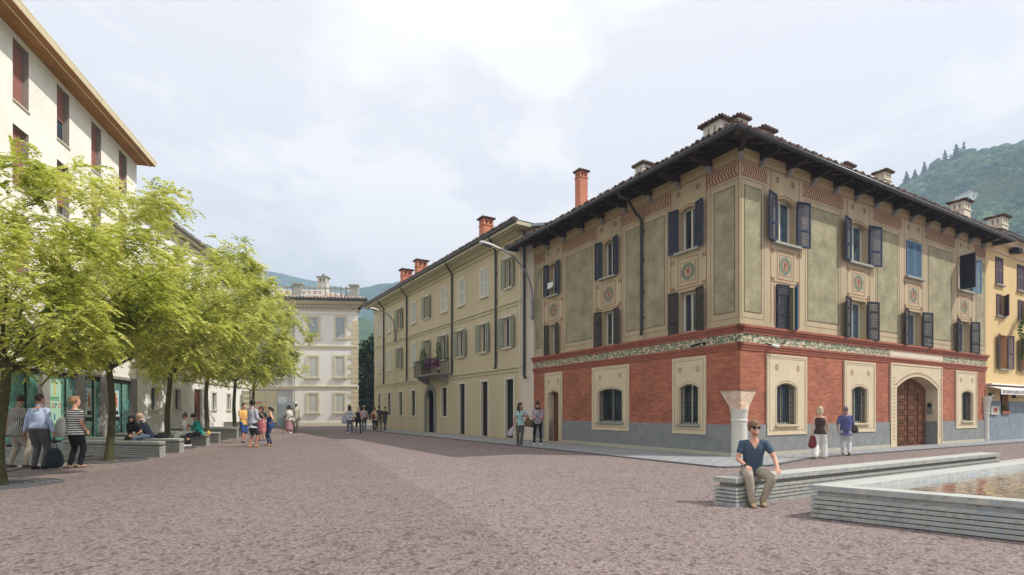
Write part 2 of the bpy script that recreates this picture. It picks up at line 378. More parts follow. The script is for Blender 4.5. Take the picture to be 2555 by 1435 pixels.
def water_mat():
    t = NT('rippling_pool_water'); co = t.coord()
    w = t.noise(4.2, co, 3, .55, 1.2)
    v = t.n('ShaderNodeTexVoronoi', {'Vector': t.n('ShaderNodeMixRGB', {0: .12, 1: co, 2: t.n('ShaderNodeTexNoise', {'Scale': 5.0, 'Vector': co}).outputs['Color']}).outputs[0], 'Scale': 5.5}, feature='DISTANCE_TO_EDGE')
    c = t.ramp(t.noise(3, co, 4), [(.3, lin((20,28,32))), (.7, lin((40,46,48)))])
    c = t.mix(t.ramp(v.outputs['Distance'], [(0, (.6,.6,.6)), (.03, (0,0,0))]), c, lin((190,190,184)))  # pale caustic light lines painted into the water colour
    t.l(c, t.b.inputs['Base Color']); t.b.inputs['Roughness'].default_value = .06; t.b.inputs['IOR'].default_value = 1.33
    bp = t.n('ShaderNodeBump', {'Height': w, 'Strength': .16, 'Distance': .05}); t.l(bp.outputs[0], t.b.inputs['Normal'])
    gl = t.n('ShaderNodeBsdfGlossy', {'Roughness': .03, 'Color': (.95,.97,1,1)}); t.l(bp.outputs[0], gl.inputs['Normal'])
    fr = t.n('ShaderNodeFresnel', {'IOR': 1.33}); t.l(bp.outputs[0], fr.inputs['Normal'])
    mxs = t.n('ShaderNodeMixShader', {0: t.math('MINIMUM', t.math('ADD', t.math('MULTIPLY', fr.outputs[0], 1.2), .42), .94), 1: t.b.outputs[0], 2: gl.outputs[0]}); t.l(mxs.outputs[0], t.o.inputs[0]); return t.mat
MT['water'] = water_mat()
def leaf_mat(name, c1, c2, c3, trans=.5):
    t = NT(name); co = t.coord()
    n = t.noise(.75, co, 3); n2 = t.noise(9, co, 2)
    c = t.ramp(t.mix(.45, n, n2), [(.38, lin(c1)), (.5, lin(c2)), (.62, lin(c3))])
    t.l(c, t.b.inputs['Base Color']); t.b.inputs['Roughness'].default_value = .6; t.b.inputs['Specular IOR Level'].default_value = .25
    tr = t.n('ShaderNodeBsdfTranslucent', {'Color': c}); ad = t.n('ShaderNodeMixShader', {0: trans, 1: t.b.outputs[0], 2: tr.outputs[0]})
    t.l(ad.outputs[0], t.o.inputs[0]); return t.mat
MT['leaf'] = leaf_mat('yellow_green_pinnate_leaves', (92,116,30), (196,200,76), (240,236,164), .5)  # dark and pale stops put crown shade and sunlit highlights into the colour
MT['leaf_dark'] = leaf_mat('dark_green_leaves', (34,56,32), (58,84,44), (104,124,78), .25)
MT['leaf_mid'] = leaf_mat('mid_green_leaves', (58,92,40), (90,124,54), (140,160,80), .35)
MT['cypress'] = leaf_mat('dark_cypress_foliage', (28,42,26), (40,60,34), (60,80,48), .15)
MT['purple'] = leaf_mat('purple_petals', (120,60,120), (160,80,140), (210,190,200), .4)
MT['bark'] = mat('mossy_olive_bark', (78,76,44), var=.45, scale=8, fine=40, bump=.8, dist=.03)
MT['bark_dark'] = mat('dark_bark', (60,56,46), var=.4, scale=6, bump=.6)
def wood_hill(name, a, b, c, s=.04):
    t = NT(name); co = t.coord()
    n = t.noise(s, co, 8, .65); n2 = t.noise(s*7, co, 6, .7)
    t.l(t.ramp(t.mix(.5, n, n2), [(.36, lin(a)), (.5, lin(b)), (.64, lin(c))]), t.b.inputs['Base Color']); t.b.inputs['Roughness'].default_value = 1
    t.b.inputs['Specular IOR Level'].default_value = 0
    t.bump(n2, 1, 4.0); return t.mat
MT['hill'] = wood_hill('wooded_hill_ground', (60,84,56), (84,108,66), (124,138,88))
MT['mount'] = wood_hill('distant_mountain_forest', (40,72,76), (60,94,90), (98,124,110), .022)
MT['canopy'] = wood_hill('broadleaf_canopy', (24,58,60), (76,118,84), (166,184,122), .05)  # dark stop tinted blue, so haze over shaded crowns sits in the colour
MT['conifer'] = wood_hill('dark_conifer_needles', (26,44,34), (38,58,42), (58,76,54), .2)
MT['medal'] = mat('grey_green_medallion_ring', (118,132,114), var=.25, scale=9)
MT['pane_dark'] = glass('very_dark_shop_glass', (22,26,32), spec=.45)
# ================================================================ GROUND
C0 = Vector((7.118, 16.56, 0)); D1 = Vector((-.5012, .8653, 0)); D2 = Vector((.8653, .5010, 0))   # palazzo corner, street side, square side
m = MB(); m.add([(-3000,-400,0),(3000,-400,0),(3000,3500,0),(-3000,3500,0)], [(0,1,2,3)])
tag(m.build('ground', MT['ground']), kind='structure')
def P2(a, z): return Vector((a[0], a[1], z))
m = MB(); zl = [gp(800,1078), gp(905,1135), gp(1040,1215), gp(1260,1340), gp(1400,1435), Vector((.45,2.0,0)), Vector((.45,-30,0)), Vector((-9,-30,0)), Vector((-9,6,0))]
m.poly([P2(p,.004) for p in zl[:1]+zl[1:5]+zl[5:]]); tag(m.build('darker_ground_zone', MT['ground2'], uv=False), kind='structure')  # tonal zone: the same aggregate in a darker tone, as a thin sheet
k0 = (5.41,13.72); k1 = (-9.0,37.7); k2 = (-14.2,46.6); kr0 = C0-D1*1.1+D2*0; kr1 = C0-D1*1.1+D2*32
kc = C0-D1*1.35-D2*2.2
outer = [k2, k1, k0, (kc.x+.9, kc.y-.15), (kr0.x+1.6, kr0.y+.9), kr1]
inner = [(-13.2,48.6), (-.5,27.5), C0-D2*0+D1*1, C0+D2*.5, C0+D2*1.0, C0+D2*32+D1*.2]
m = MB()
for i in range(len(outer)-1):
    a, b, c, d = outer[i], outer[i+1], inner[i+1], inner[i]
    m.add([P2(a,.03),P2(b,.03),P2(c,.03),P2(d,.03)], [(0,1,2,3)])
tag(m.build('sidewalk', MT['paving'], uv=False), kind='structure')
m = MB()
for i in range(len(outer)-1):
    a, b = Vector(outer[i][:2]), Vector(outer[i+1][:2]); t = (b-a).normalized(); n = Vector((-t.y, t.x))
    if n.dot(Vector((0,-1))) < 0: n = -n
    m.prism([P2(a,0.0),P2(b,0.0),P2(b+n*.12,0.0),P2(a+n*.12,0.0)], (0,0,.034))
tag(m.build('kerb', MT['kerb']), kind='structure')
# left paving strip along the shop fronts
m = MB(); sa, sb = Vector((-9.7,5.4,0)), Vector((-21.2,39.1,0)); off = Vector((-9,0,0))
m.add([P2(sa,.012),P2(sb,.012),P2(sb+off,.012),P2(sa+off,.012)], [(0,1,2,3)])
tag(m.build('shop_front_pavement', MT['paving2'], uv=False), kind='structure')
m = MB(); t = (sb-sa).normalized(); n = Vector((t.y,-t.x,0))
m.prism([sa,sb,sb+n*.08,sa+n*.08], (0,0,.018)); tag(m.build('pavement_edging', MT['kerb']), kind='structure')
# pale edging line behind the long bench
m = MB(); a = Vector((3.2,9.0,0))+D2*1.5; b = a+D2*24; n = -D1
m.prism([a,b,b+D1*.06,a+D1*.06], (0,0,.008)); tag(m.build('edging_line', MT['white_line']), kind='structure')

# ================================================================ FACADE HELPERS
def wall(m, u0, u1, z0, z1, holes=(), o=0.0, depth=.25, reveal=True):
    us = sorted({u0, u1, *[h[0] for h in holes], *[h[1] for h in holes]}); zs = sorted({z0, z1, *[h[2] for h in holes], *[h[3] for h in holes]})
    us = [u for u in us if u0 <= u <= u1]; zs = [z for z in zs if z0 <= z <= z1]
    for a, b in zip(us, us[1:]):
        for c, d in zip(zs, zs[1:]):
            mu, mz = (a+b)/2, (c+d)/2
            if any(h[0] < mu < h[1] and h[2] < mz < h[3] for h in holes): continue
            m.add([(a,o,c),(b,o,c),(b,o,d),(a,o,d)], [(0,1,2,3)])
    for h in (holes if reveal else ()):
        a, b, c, d = h[:4]; q = o-depth
        m.add([(a,o,c),(a,q,c),(a,q,d),(a,o,d)], [(0,1,2,3)]); m.add([(b,o,c),(b,q,c),(b,q,d),(b,o,d)], [(0,1,2,3)])
        m.add([(a,o,d),(b,o,d),(b,q,d),(a,q,d)], [(0,1,2,3)]); m.add([(a,o,c),(b,o,c),(b,q,c),(a,q,c)], [(0,1,2,3)])
def arch_pts(u0, u1, zs, rise, n=10):
    return [(u0+(u1-u0)*i/n, zs+rise*(1-(2*i/n-1)**2)**(.5 if rise > .42*(u1-u0) else 1)) for i in range(n+1)]
def arch_fill(m, u0, u1, zs, zt, rise, o0, o1, n=12):    # spandrel between an arch and a lintel line, o0..o1
    p = arch_pts(u0, u1, zs, rise, n)
    for (a, za), (b, zb) in zip(p, p[1:]):
        m.prism([(a,o0,za),(b,o0,zb),(b,o0,zt),(a,o0,zt)], (0,o1-o0,0))
def louvre(m, w, h, th, slats, rails=(0.0,), fr=.055, cov=.72):
    # leaf in local x 0..w, z 0..h, y 0..th ; louvre slats between the rails
    m.box(0, fr, 0, th, 0, h); m.box(w-fr, w, 0, th, 0, h)
    rs = sorted({0.0, *rails}); zz = [r*h for r in rs]+[h-fr]
    for r in rs: m.box(fr, w-fr, 0, th, r*h, r*h+fr*1.3)
    m.box(fr, w-fr, 0, th, h-fr, h)
    for a, b in zip(zz, zz[1:]):
        a2 = a+fr*1.3; k = max(2, int(round(slats*(b-a2)/h))); st = (b-a2)/k
        for i in range(k):
            z = a2+st*(i+.15); m.prism([(fr,.004,z+st*cov),(fr,th-.004,z),(fr,th-.004,z+.012),(fr,.004,z+st*cov+.012)], (w-2*fr,0,0))
def shutter(fac, parent, u, z0, z1, w, side, ang, o, mt, slats=18, rails=(.0,.33), fill=None, th=.04, cov=.72):
    # side -1: hinged at u and lying to the left of it (smaller u), +1 to the right
    a = R(ang); m = MB(); X = Vector((side*math.cos(a), math.sin(a), 0)); Yv = Vector((-side*math.sin(a), math.cos(a), 0))*1
    L = Matrix(((X.x, Yv.x, 0, u), (X.y, Yv.y, 0, o), (0,0,1,z0), (0,0,0,1)))
    m.M = fac.M @ L; louvre(m, w, z1-z0, th, slats, rails, cov=cov)
    s = m.build('shutter', MT[mt], parent)
    if fill:
        m = MB(); m.M = fac.M @ L; m.box(.05, w-.05, th*.35, th*.6, .05, z1-z0-.05); m.build('louvre_panel', MT[fill], s) if False else None
    return s
def pane_window(fac, parent, u0, u1, z0, z1, depth=.2, rise=0, frame='frame_white', glassm='pane', bars=1, hbars=0, fw=.06, ajar=False, name='window'):
    m = fac.mb(); o = -depth
    m.ring(u0, u1, z0, z1, fw, o, o+.05)
    for i in range(bars):
        x = u0+(u1-u0)*(i+1)/(bars+1); m.box(x-.035, x+.035, o+.003, o+.053, z0+fw, z1-fw)
    for i in range(hbars):
        z = z0+(z1-z0)*(i+1)/(hbars+1); m.box(u0+fw, u1-fw, o+.006, o+.046, z-.02, z+.02)
    w = m.build(name, MT[frame], parent)
    m = fac.mb(); m.box(u0+.02, u1-.02, o+.01, o+.018, z0+.02, z1-.02); m.build('pane', MT[glassm], w)
    return w
def sill(fac, w, u0, u1, z, out=.12, h=.07, mt='stone_sill', o=0):
    m = fac.mb(); m.box(u0, u1, o-.1, o+out, z-h, z); m.build('sill', MT[mt], w)
def tile_edge(m, A, B, inward, pitch, length, r=.085, step=.21, lift=.02, hip=True):
    # rows of clay cover tiles starting on the eave line A-B and climbing inwards
    A, B, inward = Vector(A), Vector(B), Vector(inward).normalized(); L = (B-A).length; n = int(L/step); t = (B-A)/L
    up = Vector((0,0,1)); sl = (inward*math.cos(pitch)+up*math.sin(pitch)); nn = t.cross(sl); nn = nn if nn.z > 0 else -nn
    for i in range(n+1):
        p = A+t*(i*step+.02)+up*lift; jr = r*(1+.15*math.sin(i*7.7)); jo = .03*math.sin(i*3.1)
        ring0 = [p+sl*jo+t*(jr*math.cos(q))+nn*(jr*math.sin(q)) for q in [math.pi*k/5 for k in range(6)]]
        dd = min(i*step, L-i*step); ln_ = max(.05, min(length, dd)) if hip else length
        ring1 = [q+sl*ln_ for q in ring0]
        m.add(ring0+ring1, [(k,k+1,7+k,6+k) for k in range(5)]+[tuple(range(6))])
def hip_roof(m, pts, z, pitch, inset):
    # pts: 4 corners (Vectors) in order; roof as four slopes up to an inset rectangle
    c = [Vector((p.x,p.y,z)) for p in pts]; n = 4; e = []
    for i in range(4):
        a, b, d = c[i-1], c[i], c[(i+1)%4]; v1 = (a-b).normalized(); v2 = (d-b).normalized()
        e.append(b+(v1+v2)*inset+Vector((0,0,inset*math.tan(pitch))))
    m.add(c+e, [(i,(i+1)%4,4+(i+1)%4,4+i) for i in range(4)]+[(4,5,6,7)])
def text(s, name, size, fac, u, z, o, mt, parent=None, flip=False, extrude=.004, loc=None):
    cu = bpy.data.curves.new(name, 'FONT'); cu.body = s; cu.size = size; cu.extrude = extrude; cu.resolution_u = 3
    tmp = bpy.data.objects.new(name, cu); scene.collection.objects.link(tmp)
    dg = bpy.context.evaluated_depsgraph_get(); me = bpy.data.meshes.new_from_object(tmp.evaluated_get(dg)); bpy.data.objects.remove(tmp)
    X = Z.cross(fac.n); T = Matrix(((X.x,0,fac.n.x,0),(X.y,0,fac.n.y,0),(0,1,0,0),(0,0,0,1))); T.translation = fac.pt(u, o, z)
    org = Vector(ORG[parent.name]) if parent else Vector(loc or (0,0,0))
    T.translation -= org; me.transform(T); me.materials.clear(); me.materials.append(MT[mt])
    ob = bpy.data.objects.new(name, me); scene.collection.objects.link(ob); ob.parent = parent; ORG[ob.name] = tuple(org); return ob
def chimney(p, w, d, h, body, label, cap='tiles', rz=0.0, holes=True, ball=False, base=2.0):
    M0 = Matrix.Translation(p) @ Matrix.Rotation(rz, 4, 'Z')
    root = empty('chimney', p, label, 'chimney', 'chimneys on the roofs')
    m = MB(); m.M = M0; hh = h-.34*min(1.6, .6+w); oz = .2*min(1.6,.6+w)
    m.box(-w/2, w/2, -d/2, d/2, -base, hh-.04); m.box(-w/2-.04, w/2+.04, -d/2-.04, d/2+.04, hh-.04, hh+.03)
    # smoke outlets: corner posts and a middle post on each side
    z0, z1 = hh+.03, hh+.03+oz; pw = w*.22
    for x in (-w/2+pw/2, 0, w/2-pw/2):
        for y in (-d/2+pw/2, 0, d/2-pw/2):
            if x == 0 and y == 0: continue
            m.box(x-pw/2, x+pw/2, y-pw/2, y+pw/2, z0, z1)
    m.box(-w/2, w/2, -d/2, d/2, z1, h-.05)
    m.build('shaft', MT[body], root)
    m = MB(); m.M = M0; m.box(-w*.36, w*.36, -d*.36, d*.36, hh+.03, z1+.001); m.build('dark_flue', MT['black_gap'], root)
    m = MB(); m.M = M0; e = .07+w*.10; W2, D2_ = w/2+e, d/2+e
    z = h-.05
    m.box(-W2+.04, W2-.04, -D2_+.04, D2_-.04, z, z+.03)
    rz_ = z+.03; top = h+.02
    m.add([(-W2,-D2_,rz_),(W2,-D2_,rz_),(W2,D2_,rz_),(-W2,D2_,rz_),(-W2*.15,0,top+.06),(W2*.15,0,top+.06)], [(0,1,5,4),(1,2,5),(2,3,4,5),(3,0,4),(3,2,1,0)])
    for sgn in (-1, 1):
        n = int(2*W2/.14)
        for i in range(n):
            x = -W2+.07+i*(2*W2-.14)/max(1,n-1)
            m.tube([(x, sgn*D2_, rz_+.02), (x*.2, 0, top+.07)], .05, 6)
        n = int(2*D2_/.14)
        for i in range(n):
            y = -D2_+.07+i*(2*D2_-.14)/max(1,n-1)
            m.tube([(sgn*W2, y, rz_+.02), (sgn*W2*.2, 0, top+.07)], .05, 6)
    m.build('cap', MT[cap], root)
    if ball:
        m = MB(); m.M = M0; m.tube([(0,0,top),(0,0,top+.15)], .05, 8); m.tube([(0,0,top+.12+.18*(1-math.cos(a))/1) for a in [math.pi*k/8 for k in range(9)]], [max(.004,.18*math.sin(math.pi*k/8)) for k in range(9)], 12)
        m.build('finial', MT['stone_sill'], root, smooth=True)
    return root
# ================================================================ PALAZZO (painted corner building)
LF = Fac(C0, D1, -D2)          # street side, u away from the corner
RF = Fac(C0, D2, -D1)          # square side, u away from the corner
UL, UR = 11.99, 18.3; ZW = 9.75
pal = empty('painted_palazzo', C0, 'painted corner palazzo with brick ground floor, louvred shutters and dark overhanging eaves', 'building')
def rect(fac, x0, x1, y0, y1, o=0):      # pixels of left/right edge, top/bottom at the middle
    u0, u1 = sorted((fac.u(x0, o), fac.u(x1, o))); um = (x0+x1)/2
    return [u0, u1, fac.uz(um, y1, o)[1], fac.uz(um, y0, o)[1]]
top_l = [rect(LF,1371,1391,620,706), rect(LF,1504,1533,556,650), rect(LF,1695,1739,470,582)]
sec_l = [rect(LF,1371,1389,794,885), rect(LF,1503,1535,753,857), rect(LF,1695,1740,704,824)]
top_r = [rect(RF,1933,1985,458,571), rect(RF,2119,2165,519,622), rect(RF,2261,2297,566,660), rect(RF,2392,2421,603,694)]
sec_r = [rect(RF,1936,1980,690,822), rect(RF,2119,2161,727,841), rect(RF,2263,2298,760,863), rect(RF,2391,2419,786,877)]
# even storey heights
def level(L, z0, z1):
    for r in L: r[2], r[3] = z0, z1
level(top_l, 7.02, 8.55); level(top_r, 7.02, 8.55); level(sec_l, 4.18, 5.62); level(sec_r, 4.18, 5.62)
grd_l = [dict(s=rect(LF,1362,1404,925,1102), op=rect(LF,1371,1395,965,1100), door=True), dict(s=rect(LF,1480,1571,908,1072), op=rect(LF,1494,1554,960,1056)), dict(s=rect(LF,1681,1763,885,1083), op=rect(LF,1697,1744,945,1052))]
grd_r = [dict(s=rect(RF,1911,2009,880,1093), op=rect(RF,1935,1984,946,1062)), dict(s=rect(RF,2104,2180,900,1088), op=rect(RF,2123,2161,958,1060)), dict(s=rect(RF,2382,2434,927,1079), op=rect(RF,2397,2424,972,1057))]
for g in grd_l+grd_r:
    g['s'][3] = 3.30; g['op'][3] = min(g['op'][3], 2.45)
    if not g.get('door'): g['s'][2] = .70; g['op'][2] = 1.02; g['op'][3] = 2.42
    else: g['s'][2] = 0; g['op'][2] = 0; g['op'][3] = 2.45
port = dict(s=rect(RF,2219,2346,912,1130), op=rect(RF,2234,2336,969,1125)); port['s'][2] = 0; port['s'][3] = 3.38; port['op'][2] = 0; port['op'][3] = 2.96
ZP, ZB, ZF0, ZF1, ZC = 1.03, 3.40, 3.62, 3.91, 4.17
for fac, UE, top, sec, grd in ((LF, UL, top_l, sec_l, grd_l), (RF, UR, top_r, sec_r, grd_r)):
    gh = [g['op'] for g in grd]+([port['op']] if fac is RF else [])
    gs = [(g['s'][0], g['s'][1], g['s'][2], g['s'][3]) for g in grd]+([tuple(port['s'])] if fac is RF else [])
    ss = [(r[0], r[1], r[2], r[3]) for r in top+sec]
    e0 = .0
    m = fac.mb(); wall(m, 0, UE, ZP, ZB, [tuple(h) for h in gh], reveal=False); m.build('brick_wall', MT['brick'], pal)
    m = fac.mb()
    dh = sorted([tuple(h) for h in gh if h[2] < .1]); wh = [tuple(g['op']) for g in grd if not g.get('door')]
    for a, b in zip([0]+[h[1] for h in dh], [h[0] for h in dh]+[UE]):
        m.box(a, b, -.2, .035, 0, .72); k = sorted([h for h in wh if a < h[0] < b])
        for c, d in zip([a]+[h[1] for h in k], [h[0] for h in k]+[b]): m.box(c, d, -.2, .035, .72, ZP)
    m.build('plinth', MT['plinth'], pal)
    m = fac.mb()
    for a, b in zip([0]+[h[1] for h in dh], [h[0] for h in dh]+[UE]):
        if b-a > .02: m.box(a, b, -.1, .055, 0, .14)
    m.build('skirting', MT['plinth_base'], pal)
    m = fac.mb(); wall(m, 0, UE, ZC, ZW+.36, ss, depth=.3); m.build('stucco_wall', MT['stucco'], pal)
    m = fac.mb(); m.box(-.04, UE, -.05, .02, ZF0, ZF1); m.build('vine_frieze', MT['vine'], pal)
    m = fac.mb(); m.box(-.14, UE+.05, -.05, .14, ZC-.08, ZC); m.box(-.1, UE+.03, -.05, .10, ZC-.16, ZC-.08); m.box(-.06, UE+.02, -.05, .06, ZF1, ZC-.16)
    m.box(-.08, UE+.02, -.05, .08, ZF0-.07, ZF0); m.box(-.05, UE+.01, -.05, .05, ZF0-.15, ZF0-.07); m.box(-.03, UE+.01, -.05, .03, ZB-.01, ZF0-.15)
    m.build('belt_cornice', MT['terracotta'], pal)
    # painted cove under the eaves, chevron frieze
    m = fac.mb(); m.box(-.02, UE, -.05, .02, 9.38, ZW+.1); m.build('cove', MT['vine2'], pal); m = fac.mb(); m.box(-.06, UE, .0, .07, 9.72, 10.1); m.build('wall_plate', MT['wood_dark'], pal)
    bounds = []; last = 0.06
    for r in sorted(top):
        bounds.append((last, r[0]-.42)); last = r[1]+.42
    bounds.append((last, UE-.06))
    m = fac.mb(); ln = fac.mb(); dl = fac.mb(); pn = fac.mb()
    ln.box(0, UE, .001, .005, 9.335, 9.36)
    for a, b in bounds:
        if b-a < .25: continue
        ln.box(a, b, .001, .005, 9.27, 9.295); ln.box(a, b, .001, .005, 8.84, 8.865); ln.box(a-.01, a+.015, .001, .005, 8.865, 9.27); ln.box(b-.015, b+.01, .001, .005, 8.865, 9.27)
        m.part(); n = max(2, int((b-a-.1)/.115)); st = (b-a-.1)/n; h = .185
        for i in range(n):
            x = a+.04+i*st; w = st*.46; k = .09
            m.prism([(x,.002,9.255),(x+w,.002,9.255),(x+w+k,.002,9.065),(x+k,.002,9.065)], (0,.005,0)) if x+w+k < b else None
            m.prism([(x+k,.002,9.065),(x+w+k,.002,9.065),(x+w,.002,8.875),(x,.002,8.875)], (0,.005,0)) if x+w+k < b else None
    m.build_parts('chevron_frieze', MT['red_line'], pal)
    # diamond panels between window bays
    pb = []; last = .0
    for r in sorted(top): pb.append((last, r[0]-.50)); last = r[1]+.50
    pb.append((last, UE))
    for a, b in pb:
        if b-a < .7: continue
        a2, b2 = a+.22, b-.22; pn.part(); dl.part()
        pn.box(a2, b2, .001, .006, 4.62, 8.55)
        dl.ring(a2-.03, b2+.03, 4.59, 8.58, .02, .001, .01); dl.ring(a+.06, b-.06, 4.40, 8.76, .012, .001, .006)
    pn.build_parts('diamond_panel', MT['diamond'], pal); dl.build_parts('panel_outline', MT['panel_line'], pal)
    # window bays: red borders, squares, medallions
    md = fac.mb(); gr = fac.mb()
    for r in top:
        c = (r[0]+r[1])/2; w = .62
        for x in (c-w-.16, c+w+.16): ln.box(x-.012, x+.012, .001, .005, 4.3, 9.335)
        ln.ring(c-w+.17, c+w-.17, 5.82, 6.78, .022, .001, .005); ln.ring(c-.33, c+.33, 5.96, 6.64, .015, .001, .004)
        ln.box(c-w, c+w, .001, .005, 5.71, 5.735); ln.box(c-w, c-w+.02, .001, .005, 4.3, 5.71); ln.box(c+w-.02, c+w, .001, .005, 4.3, 5.71)
        for x in (c-w-.06, c+w+.06):
            for z in (6.72, 5.78):
                ln.ring(x-.075, x+.075, z-.075, z+.075, .018, .001, .006); gr.disc(x, z, .035, 0, .001, .006, 8)
        md.part(); md.disc(c, 6.30, .30, .20, .001, .008, 28); ln.disc(c, 6.30, .195, .17, .001, .006, 24)
        for k in range(10):
            q = 2*math.pi*k/10; ln.disc(c+.12*math.cos(q), 6.30+.12*math.sin(q), .022, 0, .001, .006, 6)
        ln.prism([(c-.06,.001,6.38),(c+.06,.001,6.38),(c+.05,.001,6.27),(c,.001,6.2),(c-.05,.001,6.27)], (0,.006,0))
        for dx in (-.42, .42):
            for k in range(8):
                q = 2*math.pi*k/8; x, z = c+dx, 9.08; s, co = math.sin(q), math.cos(q)
                gr.prism([(x+.02*co,.001,z+.02*s),(x+.07*co-.02*s,.001,z+.07*s+.02*co),(x+.12*co,.001,z+.12*s),(x+.07*co+.02*s,.001,z+.07*s-.02*co)], (0,.005,0))
    ln.build('painted_border', MT['red_line'], pal); md.build_parts('painted_medallion', MT['medal'], pal)
    gr.build('painted_rosettes', MT['panel_line'], pal)
    # segmental heads over the upper windows: a thin arched hood board fills the corners of the opening
    m = fac.mb()
    for r in top: m.part(); arch_fill(m, r[0], r[1], r[3]-.16, r[3]+.001, .15, -.12, .004); 
    m.build_parts('window_arch', MT['stucco'], pal)
    m = fac.mb()
    for r in top:
        m.part(); p = arch_pts(r[0]-.04, r[1]+.04, r[3]-.14, .19, 12)
        for (a, za), (b, zb) in zip(p, p[1:]): m.prism([(a,.004,za),(b,.004,zb),(b,.004,zb+.025),(a,.004,za+.025)], (0,.006,0))
    m.build_parts('arch_outline', MT['red_line'], pal)
    # ground floor stucco surrounds with arched openings
    for g in grd:
        s, op = g['s'], g['op']; zs = op[3]-.16
        m = fac.mb(); zb0 = s[2]
        m.box(s[0], op[0], .0, .05, zb0, s[3]); m.box(op[1], s[1], .0, .05, zb0, s[3]); m.box(op[0], op[1], 0, .05, op[3], s[3])
        arch_fill(m, op[0], op[1], zs, op[3], .14, -.2, .05)
        m.box(op[0]-.02, op[0], -.3, -.001, op[2], op[3]); m.box(op[1], op[1]+.02, -.3, -.001, op[2], op[3])
        if not g.get('door'): m.box(op[0], op[1], 0, .05, zb0, op[2])
        m.ring(s[0]-.015, s[1]+.015, zb0-.02 if not g.get('door') else -.02, s[3]+.02, .06, .05, .065)
        x = m.build('window_surround' if not g.get('door') else 'door_surround', MT['surround'], pal)
        m = fac.mb()
        m.ring(s[0]+.10, s[1]-.10, zb0+.12 if not g.get('door') else .0, s[3]-.10, .016, .05, .055)
        p = arch_pts(op[0]-.06, op[1]+.06, zs, .20, 12)
        for (a, za), (b, zb) in zip(p, p[1:]): m.prism([(a,.05,za),(b,.05,zb),(b,.05,zb+.02),(a,.05,za+.02)], (0,.006,0))
        m.box(op[0]-.07, op[0]-.05, .05, .056, op[2], zs); m.box(op[1]+.05, op[1]+.07, .05, .056, op[2], zs)
        sp = (s[1]-s[0])*.27
        for dx in (-sp, sp):
            cx, cz = (s[0]+s[1])/2+dx, 2.90
            m.disc(cx, cz, .05, .035, .05, .056, 12)
            for k in range(10):
                q = 2*math.pi*k/10; co, sn = math.cos(q), math.sin(q)
                m.prism([(cx+.06*co-.012*sn,.05,cz+.06*sn+.012*co),(cx+.13*co,.05,cz+.13*sn),(cx+.06*co+.012*sn,.05,cz+.06*sn-.012*co)], (0,.006,0))
        m.build('painted_outline', MT['surround_line'], x)
        if g.get('door'):
            m = fac.mb(); m.box(op[0], op[1], -.30, -.25, 0, op[3])
            n = 5
            for i in range(n):
                for j in range(2):
                    w = (op[1]-op[0])/2; m.box(op[0]+j*w+.06, op[0]+(j+1)*w-.06, -.25, -.225, .1+i*.47, .1+i*.47+.37)
            dr = m.build('door', MT['door_wood'], pal)
            m = fac.mb(); m.box(op[1]-.16, op[1]-.12, -.225, -.18, 1.0, 1.12); m.build('handle', MT['iron'], dr)
        else:
            m = fac.mb(); m.box(op[0]-.1, op[1]+.1, -.1, .13, op[2]-.06, op[2]); m.box(op[0]-.06, op[1]+.06, -.1, .09, op[2]-.1, op[2]-.06)
            w = pane_window(fac, pal, op[0]+.01, op[1]-.01, op[2], op[3], .2, frame='frame_white', glassm='pane_blue' if fac is RF else 'pane', bars=1)
            m.build('sill', MT['surround' if fac is RF else 'stone_sill'], w)
            m = fac.mb(); n = max(5, int((op[1]-op[0])/.12))
            for i in range(n+1):
                x = op[0]+.02+(op[1]-op[0]-.04)*i/n; m.box(x-.009, x+.009, -.07, -.052, op[2], op[3]-.02)
            for i in range(8):
                z = op[2]+.1+(op[3]-op[2]-.3)*i/7; m.box(op[0], op[1], -.052, -.040, z-.008, z+.008)
            m.build('iron_grille', MT['iron'], w)
    # upper windows
    for row, L in (('t', top), ('s', sec)):
        for i, r in enumerate(L):
            w = pane_window(fac, pal, r[0]+.01, r[1]-.01, r[2], r[3], .26, frame='frame_white', glassm='pane_blue' if fac is RF else 'pane', bars=1, fw=.085)
            if row == 't': sill(fac, w, r[0]-.14, r[1]+.14, r[2], .14, .08)
            else: sill(fac, w, r[0]-.02, r[1]+.02, r[2]+.01, .06, .05)
            hw = (r[1]-r[0])/2; zt = r[3]+(.0 if row == 't' else .02); zb = r[2]-.02
            sl = 24
            if fac is LF:
                mt = 'shut_blue' if row == 't' else 'shut_brown'
                A = [(-1, 14), (1, 10)]
                for side, ang in A: shutter(fac, w, r[0] if side < 0 else r[1], zb, zt, hw, side, ang, .05, mt, sl, (.0,.36) if row == 't' else (0,.3,.7))
            else:
                mt = 'shut_blue' if row == 't' else 'shut_dark'
                if row == 't' and i == 2:
                    for side in (-1, 1): shutter(fac, w, (r[0]+.0) if side < 0 else r[1], zb, zt-.05, hw-.01, -side, 0, .0, 'shut_light', sl, (0,))
                elif row == 't' and i == 3:
                    shutter(fac, w, r[0], zb, zt, hw, -1, 78, .05, 'shut_dark', sl, (0,)); shutter(fac, w, r[1], zb, zt, hw, 1, 14, .05, 'shut_light', sl, (0,))
                elif row == 's' and i == 0:
                    shutter(fac, w, r[0], zb, zt, hw*1.1, 1, 8, .03, 'shut_dark', sl, (0,.3,.75)); shutter(fac, w, r[1], zb, zt, hw, -1, 42, .03, 'shut_light', sl, (0,.3,.75))
                else:
                    shutter(fac, w, r[0], zb, zt, hw, -1, 12, .05, mt, sl, (0,.36) if row == 't' else (0,.3,.72)); shutter(fac, w, r[1], zb, zt, hw, 1, 12, .05, mt, sl, (0,.36) if row == 't' else (0,.3,.72))
